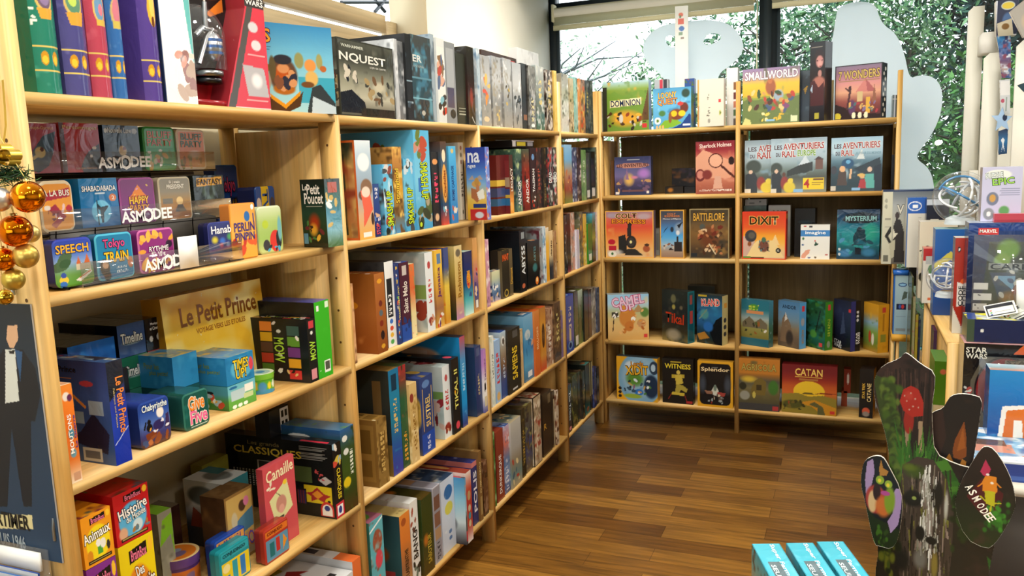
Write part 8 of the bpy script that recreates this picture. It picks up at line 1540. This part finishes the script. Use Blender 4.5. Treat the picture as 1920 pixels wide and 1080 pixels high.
hung('white window box with a dark front and a yellow oval, top right', ((1868, 2), (1910, -6), (1912, 40), (1905, 66), (1868, 68)), 2.2, .05, [('f', '2c3450'), ('b', 'e0e4f0', .006), ('e', .5, .8, .3, .12, 'c8d0c8', .2), ('e', .5, .8, .26, .09, 'e0c848', .2), ('e', .5, .4, .25, .25, '4c6c9c', .5)], 'figure_box', 'toy box')
hung('small cream packet with a brown mark on the white rack', ((1870, 44), (1897, 34), (1900, 66), (1872, 68)), 2.16, .01, [('f', 'c8c0a8'), ('e', .5, .55, .25, .2, '7c5c30', .4)])
hung('blue foil packet with white lettering hanging on the white rack', ((1868, 66), (1895, 64), (1896, 146), (1878, 146), (1872, 90)), 2.19, .01, [('g', '3c90d0', '3c80c0', '8090c8', '6c5078', 'c0a8a0', '30407c'), ('n', .02, .45, 'e0e8f4', '2c4c88', '8c4860')])
hung('white packet with pink and green print hanging lower on the white rack', ((1874, 150), (1894, 148), (1894, 215), (1876, 215)), 2.19, .01, [('f', 'd8dce0'), ('r', .1, .55, .9, .95, 'f0f0f0'), ('e', .35, .4, .15, .06, 'c05870'), ('r', .6, .1, .7, .5, '98a8a0')])
hung('pale blue star shaped tag on the white rack', ((1859, 217), (1872, 216), (1880, 200), (1884, 216), (1898, 218), (1888, 228), (1892, 244), (1878, 236), (1866, 246), (1870, 228)), 2.17, .004, [('f', 'a8c8ec'), ('e', .65, .55, .12, .15, '182848', .3)], 'star_tag', 'tag')
hung('dark blue card with a white figure mark low on the white rack', ((1872, 246), (1890, 240), (1888, 288), (1872, 290)), 2.185, .003, [('g', '2c3c60', '2870a8', '1c3c60'), ('p', [(.4, .1), (.5, .4), (.3, .55), (.5, .65), (.7, .55), (.6, .4), (.75, .1), (.55, .3)], 'e8eef4')], 'card', 'card')
hung('grey pouch at the top right corner of the photo', ((1893, 22), (1920, 0), (1960, 0), (1960, 74), (1918, 70)), 2.0, .02, [('f', 'a8a49c'), ('e', .6, .5, .3, .3, 'd0b898', .8)], 'pouch', 'pouch')
hung('dark teal corner of a folder at the right edge by the white rack', ((1907, 160), (1930, 152), (1960, 150), (1960, 190), (1925, 178)), 2.02, .004, [('f', '1c3c48'), ('b', '5c9cb0', .002)], 'folder', 'folder')

# ---------------------------------------------------------------- tree shaped cardboard cutout
aS = math.radians(12)
uS = np.array([math.cos(aS), -math.sin(aS), 0]); nS = np.cross(uS, (0, 0, 1.))
oS = np.array([1.5, .12, .7])
def stp(px, py, k=0.): return onp(px, py, oS + nS * k, nS)
se = empty('tree_cutout', (0, 0, 0)); tag(se, 'tree stump shaped cardboard cutout with a mushroom, a face and a frog like creature', 'cardboard cutout')
def spart(name, pts, ops, k, t=.006, sm=1):
    q = smooth(pts, sm)
    return cut(None, name, None, np.array([stp(a, b, k) for a, b in q]), 0, t, ops, uS, parent=se, step=.0013)
def rel(pts):       # picture outline -> function turning picture points into the panel's own 0..1 frame
    Q = np.array([stp(a, b) for a, b in smooth(pts, 1)])
    s_ = (Q - Q[0]) @ uS; s0, s1 = s_.min(), s_.max(); z0, z1_ = Q[:, 2].min(), Q[:, 2].max()
    def f(x, y):
        p = stp(x, y); return (((p - Q[0]) @ uS - s0) / (s1 - s0), (p[2] - z0) / (z1_ - z0))
    f.k = lambda d: abs(f(1700 + d, 900)[0] - f(1700, 900)[0]); f.kv = lambda d: abs(f(1700, 900 + d)[1] - f(1700, 900)[1])
    return f
TRUNK = [(1640, 704), (1655, 685), (1688, 672), (1696, 661), (1704, 664), (1728, 684), (1753, 698), (1752, 730), (1747, 760), (1748, 800), (1752, 850), (1790, 870), (1830, 880), (1865, 940), (1868, 1010), (1858, 1050), (1850, 1100), (1855, 1170), (1640, 1170), (1640, 1080), (1648, 1030), (1640, 1000), (1650, 960), (1665, 900), (1668, 860), (1662, 820), (1650, 780), (1638, 740)]
f = rel(TRUNK)
def Q_(*pts): return [f(*q) for q in pts]
def E_(x, y, rx, ry, c, s=.3): return ('e', *f(x, y), f.k(rx), f.kv(ry), c, s)
rs = random.Random(4)
OPS = [('g', '3c2c28', '30241e', '281f1a', '241e18', '2c2a1c', '26241a', '2a2a20', '2c2c20'), ('n', .03, .35, '1c1612', '46362e')]
OPS += [('l', *f(x, 690 + rs.random() * 30), *f(x + rs.uniform(-6, 6), 790 + rs.random() * 60), .002 + rs.random() * .002, rs.choice(['4c3a32', '1a1410', '54423a', '241a16'])) for x in range(1660, 1750, 4)]
OPS += [('p', Q_((1636, 700), (1664, 712), (1676, 760), (1684, 800), (1700, 860), (1716, 900), (1690, 930), (1664, 900), (1660, 830)), '3c5c20')]
OPS += [E_(1650 + rs.gauss(14, 9) + max(0, (y - 740)) * .16, y, 5 + rs.random() * 6, 6 + rs.random() * 7, rs.choice(['4c7c24', '5c8c2c', '34541c', '6c9834', '2c4418']), .8) for y in range(712, 900, 3) for _ in (0, 1)]
OPS += [('p', Q_((1697, 800), (1704, 800), (1706, 866), (1698, 866)), 'b8b090'), ('p', Q_((1722, 790), (1730, 790), (1732, 870), (1722, 870)), 'c8bc98'), E_(1704, 788, 10, 26, 'b83024', .2), E_(1709, 760, 22, 0.1, 'c82820'), ('p', Q_((1687, 752), (1694, 730), (1708, 723), (1722, 730), (1731, 752), (1731, 780), (1710, 782), (1694, 770)), 'd03426'), E_(1704, 742, 10, 10, 'e05040', .9)]
OPS += [E_(x, y, 1.6, 1.8, 'f0d8c8', .4) for x, y in ((1708, 737), (1716, 748), (1700, 752), (1712, 762), (1722, 764), (1705, 768), (1696, 742))]
for i in range(46):
    x = rs.uniform(1690, 1765); y = 880 + (x - 1690) * .25 + rs.uniform(-8, 10); dx = rs.uniform(-14, 26) + (x - 1725) * .35; dy = rs.uniform(40, 95)
    OPS.append(('p', Q_((x - 3, y), (x + 3, y), (x + dx * .6 + 2, y - dy * .6), (x + dx, y - dy), (x + dx * .5 - 2, y - dy * .5)), rs.choice(['3c8c28', '4ca030', '2c6c20', '58b038', '1f4c18', '348428'])))
for i in range(9):
    x, y = 1742 + i * 5, 868 + i * 9
    OPS.append(('p', Q_((x, y + 12), (x + 4, y), (x + 34, y - 6 + i), (x + 40, y + 6), (x + 16, y + 14)), rs.choice(['3c9028', '54ac34', '2c7820'])))
OPS += [('p', Q_((1692, 872), (1720, 856), (1750, 862), (1776, 900), (1788, 960), (1784, 1040), (1770, 1170), (1690, 1170), (1682, 1000)), '504a40')]
for i in range(170):
    x = 1690 + rs.random() * 92; y = 870 + rs.random() * 230
    OPS.append(('l', *f(x, y), *f(x + rs.uniform(-3, 3), y + 10 + rs.random() * 40), .0012 + rs.random() * .0028, rs.choice(['2c2820', '9c988c', '5c584c', '7c786c', '1c1a14', 'b8b8b0', '6c7c2c', '8c9c3c', '3c3a2c'])))
OPS += [E_(1716, 884, 26, 16, '4c7020', .9), E_(1705, 876, 18, 9, '6c9428', .9), E_(1735, 925, 10, 36, 'a8a8a0', .9), E_(1742, 980, 9, 50, 'b8bcb8', .9), E_(1757, 930, 12, 30, '201c14', .6), E_(1712, 935, 22, 18, '1a1812', .6), E_(1713, 938, 5, 4, '8c9c4c', .5), E_(1727, 1000, 12, 17, '14120e', .4), E_(1748, 1014, 14, 9, '14120e', .5), E_(1725, 1048, 16, 24, '8c9c98', .8), E_(1752, 1060, 8, 34, 'a8a848', .8), E_(1690, 1050, 20, 26, '1c1e1a', .8)]
OPS += [E_(1800 + rs.gauss(20, 18), 960 + rs.gauss(10, 26), 5 + rs.random() * 7, 5 + rs.random() * 7, rs.choice(['2c4c18', '3c6c20', '20380f', '4c8028']), .8) for _ in range(120)]
OPS += [E_(1665 + rs.gauss(0, 9), 1010 + rs.gauss(0, 26), 4 + rs.random() * 5, 7 + rs.random() * 8, rs.choice(['2c4818', '4c6c1c', '1c2c10', '7c9424']), .8) for _ in range(60)]
OPS += [('p', Q_((1850, 1042), (1866, 1060), (1880, 1110), (1862, 1110)), '2c8428'), ('m', (.68, .6, .58))]
for i in range(90):
    x = 1738 + rs.gauss(0, 8); y = 872 + rs.random() * 160
    OPS.append(('l', *f(x, y), *f(x + rs.uniform(-2, 2), y + 8 + rs.random() * 30), .001 + rs.random() * .002, rs.choice(['b0b0ac', '8c8c84', 'c8c8c4', '6c6c60', '9c9c94'])))
OPS += [E_(1760, 925, 9, 24, '17130e', .6), E_(1713, 932, 17, 13, '15120d', .6), E_(1714, 934, 5, 4, '7c8c44', .5), E_(1726, 1000, 9, 15, '100e0a', .5), E_(1746, 1014, 12, 8, '100e0a', .5), E_(1774, 950, 5, 34, 'a0a098', .9)]
spart('trunk_panel', TRUNK, OPS, 0.)
LEFT = [(1616, 880), (1622, 862), (1640, 854), (1655, 856), (1664, 870), (1690, 920), (1692, 960), (1685, 1010), (1672, 1030), (1650, 1024), (1640, 1022), (1632, 990), (1622, 940), (1614, 910)]
f = rel(LEFT)
OL = [('f', '14161c'), ('p', Q_((1618, 940), (1640, 970), (1700, 1000), (1690, 1040), (1640, 1040)), '1c2c14')]
OL += [E_(1650 + rs.gauss(0, 12), 1005 + rs.gauss(0, 12), 4, 6, rs.choice(['2c4818', '3c6c1c', '1c3010']), .8) for _ in range(24)]
OL += [('p', Q_((1622, 900), (1626, 866), (1637, 860), (1640, 885), (1634, 910), (1624, 930)), 'a894c4'), ('p', Q_((1672, 930), (1680, 916), (1692, 918), (1690, 950), (1684, 984), (1670, 1000), (1664, 978), (1674, 962)), 'a894c8'), ('e', *f(1642, 936), f.k(22), f.kv(30), 'a83c34', .3), ('e', *f(1636, 940), f.k(10), f.kv(24), 'd8c08c', .4), ('e', *f(1644, 922), f.k(8), f.kv(18), '2c1414', .3), ('e', *f(1656, 950), f.k(18), f.kv(24), 'c87030', .6), ('e', *f(1668, 938), f.k(12), f.kv(30), '7ca028', .5), ('e', *f(1660, 925), f.k(10), f.kv(5), 'b04c98', .3), ('e', *f(1650, 900), f.k(9), f.kv(9), '8cb034', .3), ('e', *f(1666, 908), f.k(8), f.kv(8), '94b83c', .3), ('e', *f(1649, 901), f.k(3.5), f.kv(4), 'e8d840', .3), ('e', *f(1665, 910), f.k(3.5), f.kv(4), 'e8d840', .3), ('p', Q_((1648, 880), (1652, 862), (1656, 878), (1666, 884), (1662, 892), (1650, 892)), 'b08038')]
spart('creature_panel', LEFT, OL + [('m', (.85, .82, .82))], .012)
BR = [(1740, 782), (1750, 772), (1768, 766), (1776, 752), (1783, 742), (1800, 738), (1822, 740), (1842, 747), (1838, 780), (1830, 830), (1822, 880), (1816, 898), (1790, 910), (1760, 890), (1742, 840)]
f = rel(BR)
OB = [('g', '1a1512', '201814', '241a14'), ('n', .03, .3, '2c2018'), ('p', Q_((1740, 780), (1768, 768), (1774, 820), (1760, 860), (1742, 840)), '34201a'), ('p', Q_((1786, 846), (1790, 826), (1808, 790), (1812, 820), (1812, 856), (1800, 862), (1788, 858)), '8c4818'), ('p', Q_((1794, 846), (1806, 800), (1810, 840)), 'a85c20'), ('p', Q_((1760, 880), (1780, 850), (1794, 880), (1788, 905), (1770, 900)), 'b07020'), ('p', Q_((1796, 880), (1804, 860), (1812, 866), (1806, 900)), 'c07c2c')]
OB += [('p', Q_((1745 + i * 7, 880 + i * 3), (1760 + i * 6, 862 + i * 4), (1790 + i * 4, 866 + i * 5), (1768 + i * 5, 880 + i * 4)), rs.choice(['3c9028', '2c7820', '54ac34'])) for i in range(6)]
spart('branch_panel', BR, OB + [('m', (.8, .8, .8))], -.02)
RT_ = [(1788, 950), (1800, 905), (1822, 868), (1838, 843), (1848, 836), (1864, 842), (1884, 872), (1898, 904), (1905, 940), (1902, 958), (1886, 990), (1866, 1020), (1850, 1030), (1810, 1010)]
f = rel(RT_)
OR = [('g', '2c201a', '201814', '1c2412', '203010'), ('n', .03, .3, '3c2c22'), ('p', Q_((1812, 930), (1842, 896), (1882, 926), (1868, 990), (1836, 960)), '4c1418')]
OR += [E_(1868 + rs.gauss(0, 12), 972 + rs.gauss(0, 14), 5, 6, rs.choice(['2c6c1c', '3c8c24', '1c4414']), .8) for _ in range(50)]
OR += [('p', Q_((1838, 884), (1848, 862), (1858, 880), (1852, 894), (1844, 892)), 'b83058'), ('p', Q_((1842, 902), (1848, 892), (1868, 894), (1870, 922), (1862, 930), (1842, 920)), 'e08c24'), ('p', Q_((1846, 920), (1866, 922), (1864, 950), (1848, 944)), 'c0c020'), ('l', *f(1842, 906), *f(1834, 912), .003, 'e08c24'), ('l', *f(1868, 906), *f(1876, 914), .003, 'e08c24'), ('l', *f(1848, 940), *f(1838, 930), .003, 'c0c020'), ('l', *f(1864, 944), *f(1876, 944), .003, 'c0c020'), ('l', *f(1858, 948), *f(1856, 966), .003, 'c0c020'), ('e', *f(1852, 890), f.k(3), f.kv(2.4), 'f4e8e8', .3), ('e', *f(1860, 906), f.k(3), f.kv(2.4), 'f4f0e0', .3)]
for ch, x, y in zip('ASMODEE', (1818, 1824, 1831, 1839, 1846, 1853, 1859), (913, 923, 935, 948, 958, 966, 973)):
    a0, b0 = f(x - 5, y + 6); a1, b1 = f(x + 5, y - 6)
    OR.append(('t', ch, a0, b0, a1, b1, 'f0ece0', -52))
spart('leaf_panel', RT_, OR + [('m', (.88, .86, .86))], .01)
# low table with the cutout and three turquoise boxes
ZL = .33
lt = empty('low_table', (1.5, -.28, 0)); tag(lt, 'low pale table under the turquoise boxes and the tree cutout', 'table')
g = G(); g.cube(-.75, -.5, ZL - .03, .6, .425, ZL, 'c8b088'); g.build('table_top', WX, lt)
for sx in (-.73, .54):
    for sy in (-.48, .36):
        g = G(); g.cube(sx, sy, 0, sx + .05, sy + .05, ZL - .0302); g.build('leg', WZ, lt)
zq = .6
CY = [('g', '2c9cb4', '38b0c8', '40b4cc', '3cacc4'), ('n', .04, .25, '5cc4d8', '2090a8')]
for i, (pa, pb) in enumerate((((1409, 1020), (1462, 1018)), ((1473, 1018), (1525, 1017)), ((1530, 1015), (1582, 1015)))):
    A, B = onz(*pa, zq), onz(*pb, zq)
    w = np.linalg.norm((B - A)[:2])
    L = .26
    dv = (onz(pa[0] + (32, 38, 44)[i], 1080, zq) - A)[:2]; dv = dv / np.linalg.norm(dv)
    m = (A + B)[:2] / 2 + dv * L
    w *= .97
    o = game(['left turquoise box of three, its top facing up', 'middle turquoise box of three, its top facing up', 'right turquoise box of three with the brightest top'][i], w, L, zq - ZL - .001, (m[0], m[1], ZL + .0005), math.atan2(dv[0], -dv[1]), CY,
         [('g', '2ca0b8', 'a09880', '343430', '6c5030'), ('n', .04, .3, '1c3840', '584428')], [('g', '30a8c0', '1c3c50', '16303c')],
         [('f', '48b4cc'), ('n', .05, .25, '70cce0', '38a4bc'), ('r', 0, 0, .04, 1, '1c88a0'), ('r', .96, 0, 1, 1, '2c94ac'), ('r', .22, .3, .62, .66, '5c7078'), ('r', .35, .08, .72, .26, 'f0e8e0'), ('e', .5, .17, .12, .06, 'e8b040', .5), ('e', .6, .14, .1, .05, 'd86870', .5), tt('Super Farmer', .56, .3, .76, .98, 'f0f8fa', -90), tt('SEUL', .26, .34, .42, .6, 'd8ecf0', -90)], group='turquoise boxes on the low table', mat=WRAP)
